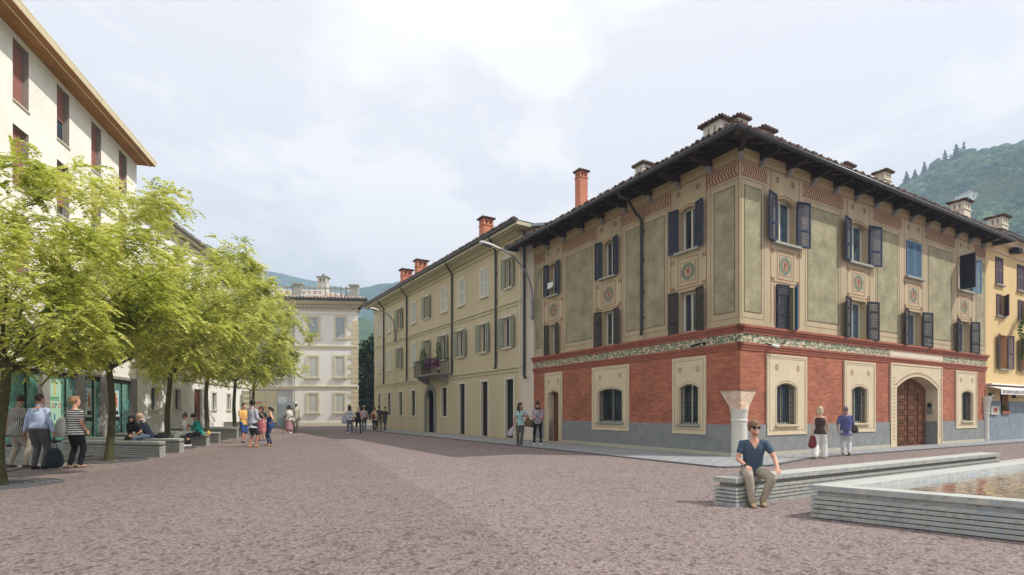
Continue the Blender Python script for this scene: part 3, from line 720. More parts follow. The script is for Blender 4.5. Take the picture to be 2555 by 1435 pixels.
# dark room behind the open first window
# portal on the square side
fac = RF; s, op = port['s'], port['op']; zs = 2.42
m = fac.mb(); m.box(s[0], op[0], 0, .06, 0, s[3]); m.box(op[1], s[1], 0, .06, 0, s[3]); m.box(op[0], op[1], 0, .06, op[3], s[3])
arch_fill(m, op[0], op[1], zs, op[3], op[3]-zs-.05, -.01, .06, 20)
m.ring(s[0]-.02, s[1]+.02, -.1, s[3]+.02, .07, .06, .075)
ps = m.build('portal_surround', MT['surround'], pal)
m = fac.mb()
n = 18
for i in range(n):                           # leaf chain on the jambs and round the arch
    z = .3+i*.145
    for c in ((s[0]+op[0])/2, (s[1]+op[1])/2): m.prism([(c-.1,.06,z),(c,.06,z+.05),(c+.1,.06,z),(c,.06,z+.09)], (0,.006,0))
cx = (op[0]+op[1])/2; rr = (op[1]-op[0])/2+.12
for i in range(26):
    x = op[0]-.05+(op[1]-op[0]+.1)*i/25; z = zs+.13+(op[3]-zs-.05)*(1-(2*i/25-1)**2)
    if z < s[3]-.06: m.disc(x, z, .05, .03, .06, .068, 8)
m.ring(s[0]+.06, s[1]-.06, .02, s[3]-.06, .016, .06, .066)
m.build('painted_outline', MT['surround_line'], ps)
m = fac.mb(); dd = .5                        # deep reveal
m.add([(op[1],0,0),(op[1],-dd,0),(op[1],-dd,zs),(op[1],0,zs)], [(0,1,2,3)]); m.add([(op[0],0,0),(op[0],-dd,0),(op[0],-dd,zs),(op[0],0,zs)], [(0,1,2,3)])
p = arch_pts(op[0], op[1], zs, op[3]-zs-.05, 20)
for (a, za), (b, zb) in zip(p, p[1:]): m.add([(a,0,za),(b,0,zb),(b,-dd,zb),(a,-dd,za)], [(0,1,2,3)])
m.build('portal_reveal', MT['surround'], pal)
m = fac.mb(); m.box(op[1]-.012, op[1]-.003, -dd, -.01, 0, ZP); m.build('reveal_plinth', MT['plinth'], pal)
m = fac.mb(); zt = zs+.36
pts = [(op[0],-dd+.1,0)]+[(a,-dd+.1,min(za,9)) for a, za in p]+[(op[1],-dd+.1,0)]
m.prism(pts, (0,-.08,0))
W_ = op[1]-op[0]
for j in range(4):
    for i in range(6):
        a = op[0]+W_*(j+.12)/4; b = op[0]+W_*(j+.88)/4; c = .12+i*.44
        zl = min([za for aa, za in p if a-.05 <= aa <= b+.05])
        if c+.34 > zl: continue
        m.ring(a, b, c, c+.36, .045, -dd+.1, -dd+.145); m.box(a+.09, b-.09, -dd+.1, -dd+.135, c+.09, c+.27)
dr = m.build('portal_door', MT['door_wood'], pal)
m = fac.mb(); m.disc(cx+.06, 1.15, .035, 0, -dd+.14, -dd+.17, 10); m.build('handle', MT['iron'], dr)
m = fac.mb(); m.box(op[1]-.05, op[1]-.004, -.32, -.14, 1.35, 1.85); ic = m.build('intercom', MT['portal_grey'], pal)
m = fac.mb(); m.box(op[1]-.058, op[1]-.05, -.29, -.17, 1.64, 1.8); m.build('camera_lens', MT['black'], ic)
m = fac.mb(); m.box(s[0]-.02, s[1]+.1, .02, .035, ZF0+.01, ZF1-.01); pp = m.build('frieze_plate', MT['pale_wall'], pal)
m = fac.mb(); m.ring(s[0]+.12, s[1]-.1, ZF0+.05, ZF1-.05, .012, .035, .04); m.build('plate_outline', MT['surround_line'], pp)
# back walls, near-black core standing in for unlit rooms
m = MB(); a, b, c, d = C0+D1*UL, C0+D1*UL+D2*UR, C0+D2*UR, C0
m.add([P2(a,0),P2(b,0),P2(b,ZW),P2(a,ZW)], [(0,1,2,3)]); m.add([P2(b,0),P2(c,0),P2(c,ZW+.1),P2(b,ZW+.1)], [(0,1,2,3)])
m.build('rear_wall', MT['stucco'], pal)
m = MB(); i0 = .5; A = [C0+D1*i0+D2*i0, C0+D1*(UL-i0)+D2*i0, C0+D1*(UL-i0)+D2*(UR-i0), C0+D1*1.2+D2*(UR-i0)]
m.prism([P2(q,0) for q in A], (0,0,9.6)); m.build('interior_core', MT['black_gap'], pal)
# corner column with brick corbel
def corner_column(p, parent, full=True, r=.25):
    m = MB(); c = Vector((p.x, p.y, 0)); k = r/.25
    H = [0, .08, .12, 1.12, 1.15, 1.19, 1.22, 1.28, 1.40, 1.48, 1.53]; Rr = [.27, .27, .25, .235, .26, .26, .235, .245, .255, .275, .285]
    m.tube([c+Z*h for h in H], [q*k for q in Rr], 20, ref=(1,0,0)); o = m.build('corner_column', MT['marble'], parent, smooth=False)
    m = MB(); b0 = 1.95; z1 = 2.32
    dL, dR = D1, D2
    bot = [c+dL*.22*k-D2*.2*0, c+dR*.22*k]
    P_ = [c-dR*.20-dL*.20, c+dL*.12*k-dR*.22, c+dR*.12*k-dL*.22]; Q = [c-dR*.2-dL*.2, c+dL*.58*k-dR*.2, c+dR*.58*k-dL*.2]
    C_ = c+dL*.3+dR*.3
    m.add([P2(q,1.50) for q in P_]+[P2(q,2.12) for q in Q]+[P2(C_,1.50),P2(C_,2.12)], [(0,1,4,3),(2,0,3,5),(3,4,7,5),(0,2,6,1),(1,6,7,4),(6,2,5,7)])
    m.build('corbel', MT['brick_corbel'], parent)
    m = MB(); Q2 = [c-dR*.23-dL*.23, c+dL*.63*k-dR*.23, c+dR*.63*k-dL*.23]
    m.add([P2(q,2.12) for q in Q2]+[P2(q,2.16) for q in Q2]+[P2(C_,2.12),P2(C_,2.16)], [(0,1,4,3),(2,0,3,5),(3,4,7,5),(0,2,6,1)])
    m.build('corbel_cap', MT['terracotta'], parent)
corner_column(C0+(D1+D2)*.15, pal)
m = MB(); c = C0+D2*(UR-.12)-D1*.04
m.tube([P2(c,h) for h in (0,1.3,1.34,1.4,1.75,2.2)], [.13,.12,.15,.13,.17,.26], 14); m.build('end_column', MT['marble'], pal)
# eaves
OL, OR_ = 1.25, .8
def pq(p, q, z): v = C0+D2*p+D1*q; return Vector((v.x, v.y, z))
E = [(-OL,-OR_), (UR+.85,-OR_), (UR+.85,UL+.8), (-OL,UL+.8)]; I = [(.0,.0),(UR,0),(UR,UL),(0,UL)]
ZE = 9.66
m = MB()
for i in range(4):
    a, b, c, d = E[i], E[(i+1)%4], I[(i+1)%4], I[i]; h = ZW+.32
    m.add([pq(*a,ZE),pq(*b,ZE),pq(*c,h),pq(*d,h),pq(*a,ZE+.04),pq(*b,ZE+.04),pq(*c,h+.04),pq(*d,h+.04)], [(0,1,2,3),(4,5,6,7),(0,1,5,4)])
m.build('soffit', MT['wood_soffit'], pal)
m = MB()
def beam(a, b, w, h, taper=.0):
    a, b = Vector(a), Vector(b); t = (b-a).normalized(); s_ = Z.cross(t).normalized()*w/2
    m.prism([a-s_, a+s_, a+s_-Z*h, a-s_-Z*h], b-a)
for i in range(int(UR/.62)): 
    p = .2+i*.62; beam(pq(p,-OR_+.05,ZE-.0), pq(p,.02,ZW+.27), .09, .10)
for i in range(int(UL/.62)):
    q = .2+i*.62; beam(pq(-OL+.05,q,ZE-.0), pq(.02,q,ZW+.27), .09, .10)
m.build('rafters', MT['wood_dark'], pal)
m = MB(); cb = MB()
def bracket(fn, L, z=9.72):
    m.part(); cb.part()
    pts = [(0,z),(L,z-.02),(L,z-.10),(L*.85,z-.17),(L*.5,z-.2),(.02,z-.24),(0,z-.24)]
    m.prism([fn(-.07, a, b) for a, b in pts], fn(.07,0,z)-fn(-.07,0,z))
    cp = [(0,z-.24),(.22,z-.24),(.16,z-.36),(.02,z-.46),(0,z-.46)]
    cb.prism([fn(-.08, a, b) for a, b in cp], fn(.08,0,z)-fn(-.08,0,z))
for i in range(13):
    p = 1.0+i*1.4
    if p < UR-.2: bracket(lambda w, a, z, p=p: pq(p+w, -.01-a, z), OR_*.86)
for i in range(9):
    q = 1.1+i*1.36
    if q < UL-.1: bracket(lambda w, a, z, q=q: pq(-.01-a, q+w, z), OL*.82)
dg = (D2+D1).normalized()
def fnc(w, a, z):
    v = C0-dg*a+Vector((dg.y,-dg.x,0))*w; return Vector((v.x,v.y,z))
bracket(fnc, 1.2)
m.build_parts('eave_bracket', MT['wood_dark'], pal); cb.build_parts('stone_corbel', MT['portal_grey'], pal)
m = MB()
for i in range(3):
    a, b = pq(*E[i-1],ZE+.0), pq(*E[i],ZE+.0); m.tube([a+Z*.0,b+Z*.0], .075, 10)
    m.prism([a+Z*.0+Vector((0,0,0)), b, b+Z*.09, a+Z*.09], Vector((0,0,0.001)))
m.build('gutter', MT['gutter'], pal, smooth=True)
m = MB(); hip_roof(m, [pq(*e,0) for e in E], ZE+.06, R(15), 5.5)
tile_edge(m, pq(*E[0],ZE+.09), pq(*E[1],ZE+.09), D1, R(15), 3.0); tile_edge(m, pq(*E[3],ZE+.09), pq(*E[0],ZE+.09), D2, R(15), 3.0)
tile_edge(m, pq(*E[1],ZE+.09), pq(*E[2],ZE+.09), -D2, R(15), 2.0)
m.build('tiled_roof', MT['tiles'], pal)
# downpipe on the street side
uD = LF.u(1600, .1); m = LF.mb(); uE = LF.u(1548, 1.1)
m.tube([(uE,OL-.02,9.6),(uE,OL-.1,9.42),(uE-.2,OL*.75,9.3),(uD+.1,.25,8.95),(uD,.1,8.75),(uD,.1,4.55),(uD-.03,.14,4.42),(uD-.12,.22,4.36)], .055, 10)
for z in (8.3, 7.2, 6.0, 5.0): m.box(uD-.09, uD+.09, .0, .1, z, z+.03)
m.build('downpipe', MT['pipe'], pal, smooth=False)
for (fac, px, py, lab, mt) in ((RF,1928,862,'small white surveillance camera fixed under the vine frieze right of the corner','white_paint'), (LF,1742,860,'small dark spotlight fixed under the vine frieze on the shaded street side','black')):
    u, z = fac.uz(px, py, .15); o = empty('wall_camera', fac.pt(u,0,z), lab, 'camera' if fac is RF else 'spotlight')
    m = fac.mb(); m.tube([(u-.15,.0,z+.02),(u-.12,.12,z+.03),(u-.02,.15,z)], .02, 6); m.box(u-.2,u-.1,-.01,.03,z-.04,z+.08); m.build('bracket', MT['black'], o)
    m = fac.mb(); m.tube([(u-.06,.15,z+.02),(u+.18,.24,z-.05)], .045, 8); m.build('housing', MT[mt], o)
    m = fac.mb(); m.tube([(u+.18,.24,z-.05),(u+.2,.247,z-.055)], .035, 8); m.build('lens', MT['black'], o)
u, z = LF.uz(1376, 712, .1); m = LF.mb(); m.add([(u-.25,.17,z+.12),(u+.25,.16,z+.14),(u+.22,.19,z-.16),(u-.2,.185,z-.14),(u-.25,.0,z+.13),(u+.25,.0,z+.145)], [(0,1,2,3),(0,1,5,4)])
tag(m.build('cloth', MT['white_paint'], loc=LF.pt(u,0,z)), 'white cloth hung over the sill of the farthest upper street window', 'cloth')
ch = [(1797,290,19.1,.92,'squat white plaster chimney with tiled cap left of the roof corner','marble'), (1842,276,18.8,.5,'squat plaster chimney with tiled cap at the highest point above the roof corner','marble'),
      (1902,308,19.5,.62,'low dark-tiled chimney cap just right of the roof corner','portal_grey'), (1608,395,22.9,.62,'small plaster chimney poking over the street-side eave','marble'),
      (2104,398,23.1,.6,'low chimney with only its dark tiled cap showing over the square-side eave','marble'), (2203,414,24.8,.55,'small pale chimney with two openings against the sky beside the hill','pale_wall'),
      (2396,490,28.8,.78,'grey rendered chimney with jagged dark tile cap in front of the wooded hill','pale_wall'), (2490,530,31.4,.85,'brownish chimney with dark tile cap nearest the right end of the roof','pale_wall')]
for px, py, Y, w, lab, body in ch:
    p = at(px, py, Y); h = 1.5 if Y < 28 else 2.0; p.z -= h+.34
    chimney(p, w, w*.8, h, body, lab, rz=math.atan2(D2.y, D2.x), base=.8)
# ================================================================ CREAM BUILDING (street side, beyond the palazzo)
P0 = at(1300, 1098, 27.06)
CD = Vector((450-CX, F, 0)).normalized(); CN = Vector((-CD.y, CD.x, 0))
CF = Fac((P0.x, P0.y), CD, CN)
UC = CF.u(934); ZT = 10.95
cr = empty('cream_building', (P0.x, P0.y, 0), 'long cream three-storey building with grey-green shutters, dark downpipes and a flower balcony', 'building')
sc4 = lambda x: 880+x/2.3154
def crow(lst, z0, z1): 
    out = []
    for x0, x1, kind in lst:
        u0, u1 = sorted((CF.u(sc4(x0)), CF.u(sc4(x1)))); out.append((u0, u1, z0, z1, kind))
    return out
topc = crow([(148,163,'c'),(202,220,'w'),(262,283,'o'),(342,366,'c'),(420,442,'o'),(514,546,'w2'),(614,648,'c'),(738,782,'w2'),(885,920,'o')], 8.0, 9.55)
midc = crow([(148,162,'c'),(202,219,'c'),(265,282,'o'),(343,365,'c'),(420,442,'d'),(512,540,'o'),(609,643,'o'),(739,776,'o'),(873,918,'o')], 4.85, 6.45)
grdc = crow([(149,161,'g'),(204,220,'g'),(269,287,'g'),(340,362,'g'),(516,545,'g'),(618,650,'s'),(745,782,'s'),(885,930,'s')], 1.25, 3.05)
grdc = [(a,b,(.05 if k=='s' else 1.15),(3.15 if k=='s' else 3.0),k) for a,b,_,_,k in grdc]
dU = sorted((CF.u(sc4(427)), CF.u(sc4(472)))); portc = (dU[0], dU[1], 0, 3.05)
midc = [(a,b,(3.98 if k=='d' else z0),z1,k) for a,b,z0,z1,k in midc]
holes = [h[:4] for h in topc+midc+grdc]+[portc]
m = CF.mb(); wall(m, 0, UC, 0, ZT, holes, depth=.2); m.build('wall', MT['cream'], cr)
m = CF.mb(); m.box(0, UC, .001, .02, 0, .02)
m.box(-.02, UC, -.05, .06, 3.70, 3.78); m.box(-.02, UC, -.05, .04, 3.52, 3.60); m.box(-.02, UC, -.05, .06, 7.12, 7.20); m.box(-.02, UC, -.05, .04, 6.94, 7.02)
m.box(-.02, UC, -.05, .08, ZT-.75, ZT-.68); m.box(-.02, UC, -.05, .14, ZT-.5, ZT-.42); m.box(-.02, UC, -.05, .22, ZT-.42, ZT-.3)
m.build('string_courses', MT['cream_trim'], cr)
m = CF.mb(); m.box(-.75, UC+.5, -.2, .75, ZT-.3, ZT-.12); m.box(-.6, UC+.4, -.2, .55, ZT-.34, ZT-.3); m.build('eave_cornice', MT['cream_trim'], cr)
m = CF.mb(); m.tube([(-.8,.8,ZT-.1),(UC+.55,.8,ZT-.1)], .09, 8); m.box(-.8, UC+.55, .7, .84, ZT-.1, ZT+.0); m.build('gutter', MT['gutter'], cr)
m = MB()
cc = [CF.pt(-.7,.85,0), CF.pt(UC+.5,.85,0), CF.pt(UC+.5,-10,0), CF.pt(-.7,-10,0)]
hip_roof(m, cc, ZT-.05, R(17), 4.6); tile_edge(m, CF.pt(-.7,.88,ZT-.02), CF.pt(UC+.5,.88,ZT-.02), -CF.n, R(17), 2.5)
m.build('tiled_roof', MT['tiles'], cr)
m = CF.mb(); m.add([(0,0,0),(0,-9,0),(0,-9,ZT),(0,0,ZT)], [(0,1,2,3)]); m.add([(UC,0,0),(UC,-9,0),(UC,-9,ZT),(UC,0,ZT)], [(0,1,2,3)]); m.add([(0,-9,0),(UC,-9,0),(UC,-9,ZT),(0,-9,ZT)], [(0,1,2,3)])
m.build('side_wall', MT['cream'], cr)
m = CF.mb(); m.box(.4, UC-.4, -8.6, -.45, 0, ZT-.4); m.build('interior_core', MT['black_gap'], cr)
m = CF.mb()
for i in range(20):
    z = 4+i*.34
    m.box(.0, .32 if i % 2 else .2, .001, .018, z, z+.30)
m.build('corner_quoins', MT['cream_trim'], cr)
for L in (topc, midc, grdc):
    for u0, u1, z0, z1, k in L:
        hw = (u1-u0)/2
        if k in 'gs':
            w = pane_window(CF, cr, u0+.01, u1-.01, z0, z1, .16, frame='iron', glassm='pane_dark', bars=1, hbars=2 if k == 'g' else 0, fw=.05, name='window' if k == 'g' else 'shop_window')
            m = CF.mb(); t = .13; m.box(u0-t, u0, 0, .04, z0-(t if k=='g' else 0), z1+t); m.box(u1, u1+t, 0, .04, z0-(t if k=='g' else 0), z1+t); m.box(u0, u1, 0, .04, z1, z1+t)
            if k == 'g': m.box(u0, u1, 0, .05, z0-t, z0)
            m.build('trim', MT['cream_light'], w); continue
        w = pane_window(CF, cr, u0+.01, u1-.01, z0, z1, .17, frame='frame_white', glassm='pane', bars=1, hbars=0)
        m = CF.mb(); m.box(u0-.05, u1+.05, 0, .05, z1, z1+.12); m.part(); m.box(u0-.1, u1+.1, 0, .1, z0-.08, z0)
        if k in ('c', 'w', 'w2'): m.box(u0-.1, u0, 0, .03, z0, z1+.1); m.box(u1, u1+.1, 0, .03, z0, z1+.1)
        m.build_parts('trim', MT['cream_light'], w)
        if k in ('o', 'd'):
            shutter(CF, w, u0, z0, z1, hw*1.05, -1, 12, .04, 'shut_green', 16, (0,.45)); shutter(CF, w, u1, z0, z1, hw*1.05, 1, 12, .04, 'shut_green', 16, (0,.45))
        else:
            mt = 'shut_grey'
            if k == 'c': shutter(CF, w, u0, z0, z1, 2*hw, 1, 0, -.03, mt, 18, (0,.5), cov=.84)
            else: shutter(CF, w, u0, z0, z1, hw, 1, 0, -.03, mt, 18, (0,.5), cov=.84); shutter(CF, w, u1, z0, z1, hw, -1, 0, -.03, mt, 18, (0,.5), cov=.84)
# arched entrance
u0, u1 = dU; zs = 2.35
m = CF.mb(); t = .32
m.box(u0-t, u0, 0, .06, 0, zs); m.box(u1, u1+t, 0, .06, 0, zs)
n = 14; uc = (u0+u1)/2; ri = (u1-u0)/2
for i in range(n):
    a, b = math.pi*i/n, math.pi*(i+1)/n
    q = lambda r, x: (uc+r*math.cos(x), 0, zs+r*math.sin(x)*min(1,(3.0-zs)/ri if r == ri else (3.35-zs)/(ri+t)))
    m.prism([q(ri,a), q(ri+t,a), q(ri+t,b), q(ri,b)], (0,.06,0))
arch_fill(m, u0, u1, zs, 3.05, 3.0-zs, -.15, .002, 14)
m.build('portal_surround', MT['portal_grey'], cr)
m = CF.mb(); m.box(u0, u1, -.42, -.38, 0, 3.05); m.box(u0+.1, uc-.05, -.38, -.36, .2, 1.1); m.box(uc+.05, u1-.1, -.38, -.36, .2, 1.1); m.box(u0+.1, uc-.05, -.38, -.36, 1.25, 2.3); m.box(uc+.05, u1-.1, -.38, -.36, 1.25, 2.3)
m.build('entrance_door', MT['black_gap'], cr)
for i, (px, py0, py1) in enumerate(((178,545,1015),(311,470,998),(572,327,962),(825,215,925))):
    u = CF.u(sc4(px), .09); z1 = CF.uz(sc4(px), 520+py1/2.3154, .09)[1]; m = CF.mb()
    m.tube([(u-.5,.78,ZT-.15),(u-.45,.7,ZT-.35),(u-.05,.12,ZT-.75),(u,.09,ZT-1),(u,.09,z1+.12),(u-.1,.2,z1)], .06, 8)
    for z in (9,7.5,6,4.6): m.box(u-.1,u+.1,0,.1,z,z+.03)
    m.build('downpipe', MT['pipe'], cr)
# balcony
b0, b1 = sorted((CF.u(1034, .9), CF.u(1090, .9))); zb = CF.uz(1060, 946, .5)[1]
zb = 3.92
m = CF.mb(); m.box(b0, b1, -.1, 1.0, zb-.1, zb); m.box(b0+.05, b1-.05, 0, .9, zb-.16, zb-.1)
bal = m.build('balcony', MT['portal_grey'], cr)
m = CF.mb()
for u in (b0+.2, b1-.45):
    m.part(); m.prism([(u,0,zb-.16),(u,.8,zb-.16),(u,.7,zb-.28),(u,.2,zb-.55),(u,0,zb-.62)], (.22,0,0))
m.build_parts('bracket', MT['portal_grey'], bal)
m = CF.mb(); zr = zb+.98
m.box(b0+.03, b1-.03, .93, .97, zr-.04, zr); m.box(b0+.03, b0+.07, 0, .93, zr-.04, zr); m.box(b1-.07, b1-.03, 0, .93, zr-.04, zr)
nb = 26
for i in range(nb+1):
    u = b0+.05+(b1-b0-.1)*i/nb; m.box(u-.01, u+.01, .94, .96, zb, zr-.04)
for i in range(8):
    o = .05+i*.115
    for u in (b0+.05, b1-.05): m.box(u-.01, u+.01, o-.01, o+.01, zb, zr-.04)
m.build('railing', MT['iron'], bal)
def leafcloud(m, c, rad, n, size, droop=0, seed=1, flat=.5):
    rnd = random.Random(seed); c = Vector(c)
    for i in range(n):
        while True:
            v = Vector((rnd.uniform(-1,1), rnd.uniform(-1,1), rnd.uniform(-1,1)))
            if v.length <= 1: break
        v = v*(.55+.45*rnd.random())/max(.3, v.length)**.4
        p = c+Vector((v.x*rad[0], v.y*rad[1], v.z*rad[2]-droop*rnd.random()**2))
        a = rnd.uniform(0, 6.283); t = rnd.uniform(-.9, .5); d = Vector((math.cos(a)*math.cos(t), math.sin(a)*math.cos(t), math.sin(t)))
        sd = d.cross(Vector((rnd.uniform(-.4,.4), rnd.uniform(-.4,.4), 1))).normalized(); s = size*rnd.uniform(.6,1.3)
        m.add([p-d*s*.5, p+sd*s*flat*.5, p+d*s*.5, p-sd*s*flat*.5], [(0,1,2,3)])
for i, (fu, z, rr, mt, n, dr, lab) in enumerate(((.06,zb+.75,(.35,.35,.35),'purple',420,.5,'purple trailing flowers at the left end of the balcony railing'), (.28,zb+.85,(.5,.3,.35),'purple',480,.6,'pink and purple flowers spilling over the left half of the balcony railing'),
        (.5,zb+.7,(.4,.25,.3),'leaf_mid',380,.4,'leafy green box plant in the middle of the balcony railing'), (.2,zb+1.5,(.22,.2,.8),'leaf_mid',320,0,'slim green climber standing left of the balcony door'), (.86,zb+1.2,(.35,.3,.95),'leaf_mid',600,.1,'tall bushy green plant at the right end of the balcony'))):
    m = MB(); c = CF.pt(b0+(b1-b0)*fu, .85 if i < 3 else .45, z); leafcloud(m, c, rr, n, .13, dr, seed=i)
    root = empty('balcony_plant', CF.pt(b0+(b1-b0)*fu, .85 if i < 3 else .45, zb), lab, 'plant', 'plants on the balcony')
    m.build('foliage', MT[mt], root, uv=False, recalc=False)
    m = CF.mb(); u = b0+(b1-b0)*fu; o = .80 if i < 3 else .45; z0 = zb+.55 if i < 3 else zb
    m.tube([(u,o,z0),(u,o,z0+.22)], [.1,.13], 10); m.build('pot', MT['terracotta'], root)
for px, py, Y, lab in ((1213,545,35,'orange brick chimney with tiled cap nearest the corner palazzo on the cream roof'), (1050.5,650,43.5,'orange brick chimney, right one of the close pair on the cream roof'), (1014,673,46,'paler brick chimney, left one of the close pair on the cream roof')):
    p = at(px, py, Y); h = 2.4; p.z -= h+.06; chimney(p, .72 if Y < 36 else .85, .62, h, 'brick_chim', lab, rz=math.atan2(CD.y, CD.x)+math.pi/2)
p = at(1450.5, 427, 33); p.z -= 3.4+.06; chimney(p, .58, .52, 3.4, 'brick_chim', 'tall brick chimney rising behind the palazzo roof against the sky', rz=math.atan2(D1.y, D1.x)+math.pi/2, base=4)
# ---- narrow pale house between the two
q0 = CF.pt(0,-.02,0); q1 = LF.pt(UL,-.02,0); dd_ = (q1-q0)
NF = Fac((q0.x, q0.y), dd_, Vector((dd_.y,-dd_.x,0)) if Vector((dd_.y,-dd_.x,0)).y < 0 else Vector((-dd_.y,dd_.x,0)))
nr = empty('narrow_pale_house', q0, 'narrow pale pinkish wall squeezed between the cream building and the painted palazzo', 'building')
m = NF.mb(); Ln = dd_.length; m.box(-.1, Ln+.1, -8, 0, 0, 10.7); m.build('wall', MT['pale_wall'], nr)
m = NF.mb(); m.box(-.3, Ln+.6, -8.3, .5, 10.7, 10.82); m.add([(-.3,.5,10.83),(Ln+6,.5,10.83),(Ln+6,-8,12.6),(-.3,-8,12.6)], [(0,1,2,3)]); m.build('metal_roof', MT['steel'], nr)
u = NF.u(1308, .1); m = NF.mb(); z1 = NF.uz(1308, 943, .1)[1]
m.tube([(u,.1,10.6),(u,.1,z1+.1),(u+.08,.2,z1)], .07, 8); m.build('downpipe', MT['pipe'], nr)

# ================================================================ YELLOW HOUSE
yh = empty('yellow_house', C0+D2*UR, 'yellow ochre house with mauve shutters, white awning and slate-clad base beyond the palazzo', 'building')
sc8 = lambda x: 2400+x/2.5161
UY = UR; UY1 = UR+16
def yr(x0, x1, y0, y1):
    u0, u1 = sorted((RF.u(sc8(x0)), RF.u(sc8(x1)))); c = sc8((x0+x1)/2)
    return (u0, u1, RF.uz(c, 580+y1/2.5161)[1], RF.uz(c, 580+y0/2.5161)[1])
Y1, Y2, Y3 = yr(209,255,158,330), yr(215,266,392,526), yr(233,281,645,858)
dU2 = yr(345,395,200,368)[0]-Y1[0]
def shf(h, k): return (h[0]+k*dU2, h[1]+k*dU2, h[2], h[3])
wins = [(shf(Y1,k),'c') for k in range(4)]+[(shf(Y2,k),'h') for k in range(4)]+[(shf(Y3,k),'o') for k in range(4)]
ygw = yr(240,292,1000,1140); ZY = RF.uz(2500, 580+60/2.5161)[1]
ZY = 9.9; zs_ = RF.uz(sc8(200), 580+1058/2.5161)[1]; za = RF.uz(sc8(200), 580+955/2.5161)[1]
m = RF.mb(); wall(m, UY, UY1, 0, ZY, [w[0] for w in wins]+[ygw], depth=.35); m.build('wall', MT['yellow'], yh)
m = RF.mb(); m.box(UY+.01, ygw[0], -.1, .03, 0, zs_); m.box(ygw[1], UY1, -.1, .03, 0, zs_); m.box(ygw[0], ygw[1], -.1, .03, 0, ygw[2]); m.build('slate_cladding', MT['bluestone'], yh)
m = RF.mb(); m.box(UY, UY1, -.2, .5, ZY, ZY+.12); m.box(UY, UY1, -.1, .3, ZY-.12, ZY); m.box(UY, UY1, -.05, .08, ZY-.55, ZY-.5); m.build('eave_cornice', MT['pale_wall'], yh)
m = RF.mb(); m.tube([(UY,.58,ZY+.1),(UY1,.58,ZY+.1)], .08, 8); m.build('gutter', MT['gutter'], yh)
m = RF.mb(); m.add([(UY,.6,ZY+.15),(UY1,.6,ZY+.15),(UY1,-8,ZY+2.4),(UY,-8,ZY+2.4)], [(0,1,2,3)]); tile_edge(m, (UY,.62,ZY+.17), (UY1,.62,ZY+.17), (0,-1,0), R(16), 2, hip=False); m.build('tiled_roof', MT['tiles'], yh)
m = RF.mb(); m.box(UY+.3, UY1-.3, -8, -.5, 0, ZY-.1); m.build('interior_core', MT['black_gap'], yh)
for h, k in wins:
    u0, u1, z0, z1 = h; w = pane_window(RF, yh, u0+.01, u1-.01, z0, z1, .3, frame='frame_white', glassm='pane', bars=1); sill(RF, w, u0-.1, u1+.1, z0, .12, .06)
    hw = (u1-u0)/2
    if k == 'c':
        shutter(RF, w, u0, z0, z1, hw, 1, 0, .0, 'shut_mauve', 18, (0,.5)); shutter(RF, w, u1, z0, z1, hw, -1, 0, .0, 'shut_mauve', 18, (0,.5))
    elif k == 'h':
        shutter(RF, w, u0, z0, z1, hw, 1, 0, .0, 'shut_mauve', 14, (0,)); shutter(RF, w, u1, z0, z1, hw, -1, 35, .0, 'shut_mauve', 14, (0,))
    else:
        shutter(RF, w, u0, z0, z1, hw, -1, 12, .03, 'shut_mauve', 18, (0,.45)); shutter(RF, w, u1, z0, z1, hw, 1, 12, .03, 'shut_mauve', 18, (0,.45))
        m = RF.mb(); m.box(u1-.006, u1-.001, -.3, 0, z0, z1); m.build('orange_reveal', MT['orange_in'], w)
w = pane_window(RF, yh, ygw[0], ygw[1], ygw[2]+.0, ygw[3], .3, frame='iron', glassm='pane', bars=0)
m = RF.mb(); m.box(ygw[1]-.008, ygw[1]-.001, -.3, 0, ygw[2], ygw[3]); m.build('orange_reveal', MT['orange_in'], w)
pl = empty('window_box', RF.pt((ygw[0]+ygw[1])/2, .05, ygw[2]), 'terracotta planter with small green plants in the restaurant window', 'planter')
m = RF.mb(); m.box(ygw[0]+.02, ygw[1]-.02, -.12, .1, ygw[2], ygw[2]+.16); m.build('trough', MT['terracotta'], pl)
m = MB(); leafcloud(m, RF.pt((ygw[0]+ygw[1])/2, .0, ygw[2]+.28), (.3,.12,.17), 160, .1, 0, 5); m.build('foliage', MT['leaf_mid'], pl, uv=False, recalc=False)
aw = empty('awning', RF.pt(UY+.3, 0, za), 'white roll-up awning with faded grey lettering under the yellow wall', 'awning')
m = RF.mb(); m.box(UY+.05, UY1, 0, .22, za-.02, za+.04); m.prism([(UY+.05,.02,za-.08),(UY+.05,.55,za-.24),(UY+.05,.55,za-.27),(UY+.05,.02,za-.11)], (UY1-UY-.1,0,0)); m.build('canvas', MT['awning'], aw)
m = RF.mb(); m.box(UY+.05, UY1, .0, .05, za-.08, za-.03); m.build('red_rail', MT['red_line'], aw)
m = RF.mb(); n = 60
for i in range(n):
    a, b = UY+.06+(UY1-UY-.1)*i/n, UY+.06+(UY1-UY-.1)*(i+1)/n; o = .56+.015*math.sin(i*1.9); o2 = .56+.015*math.sin(i*1.9+1.9)
    m.add([(a,o,za-.26),(b,o2,za-.26),(b,o2,za-.50-.02*(i%2)),(a,o,za-.50-.02*((i+1)%2)),(a,o-.008,za-.26),(b,o2-.008,za-.26),(b,o2-.008,za-.5),(a,o-.008,za-.5)], [(0,1,2,3),(4,5,6,7)])
val = m.build('valance', MT['awning'], aw)
text('RISTORANTE ENOTECA PIZZERIA', 'valance_lettering', .21, RF, UY+.2, za-.45, .58, 'grey_text', val)
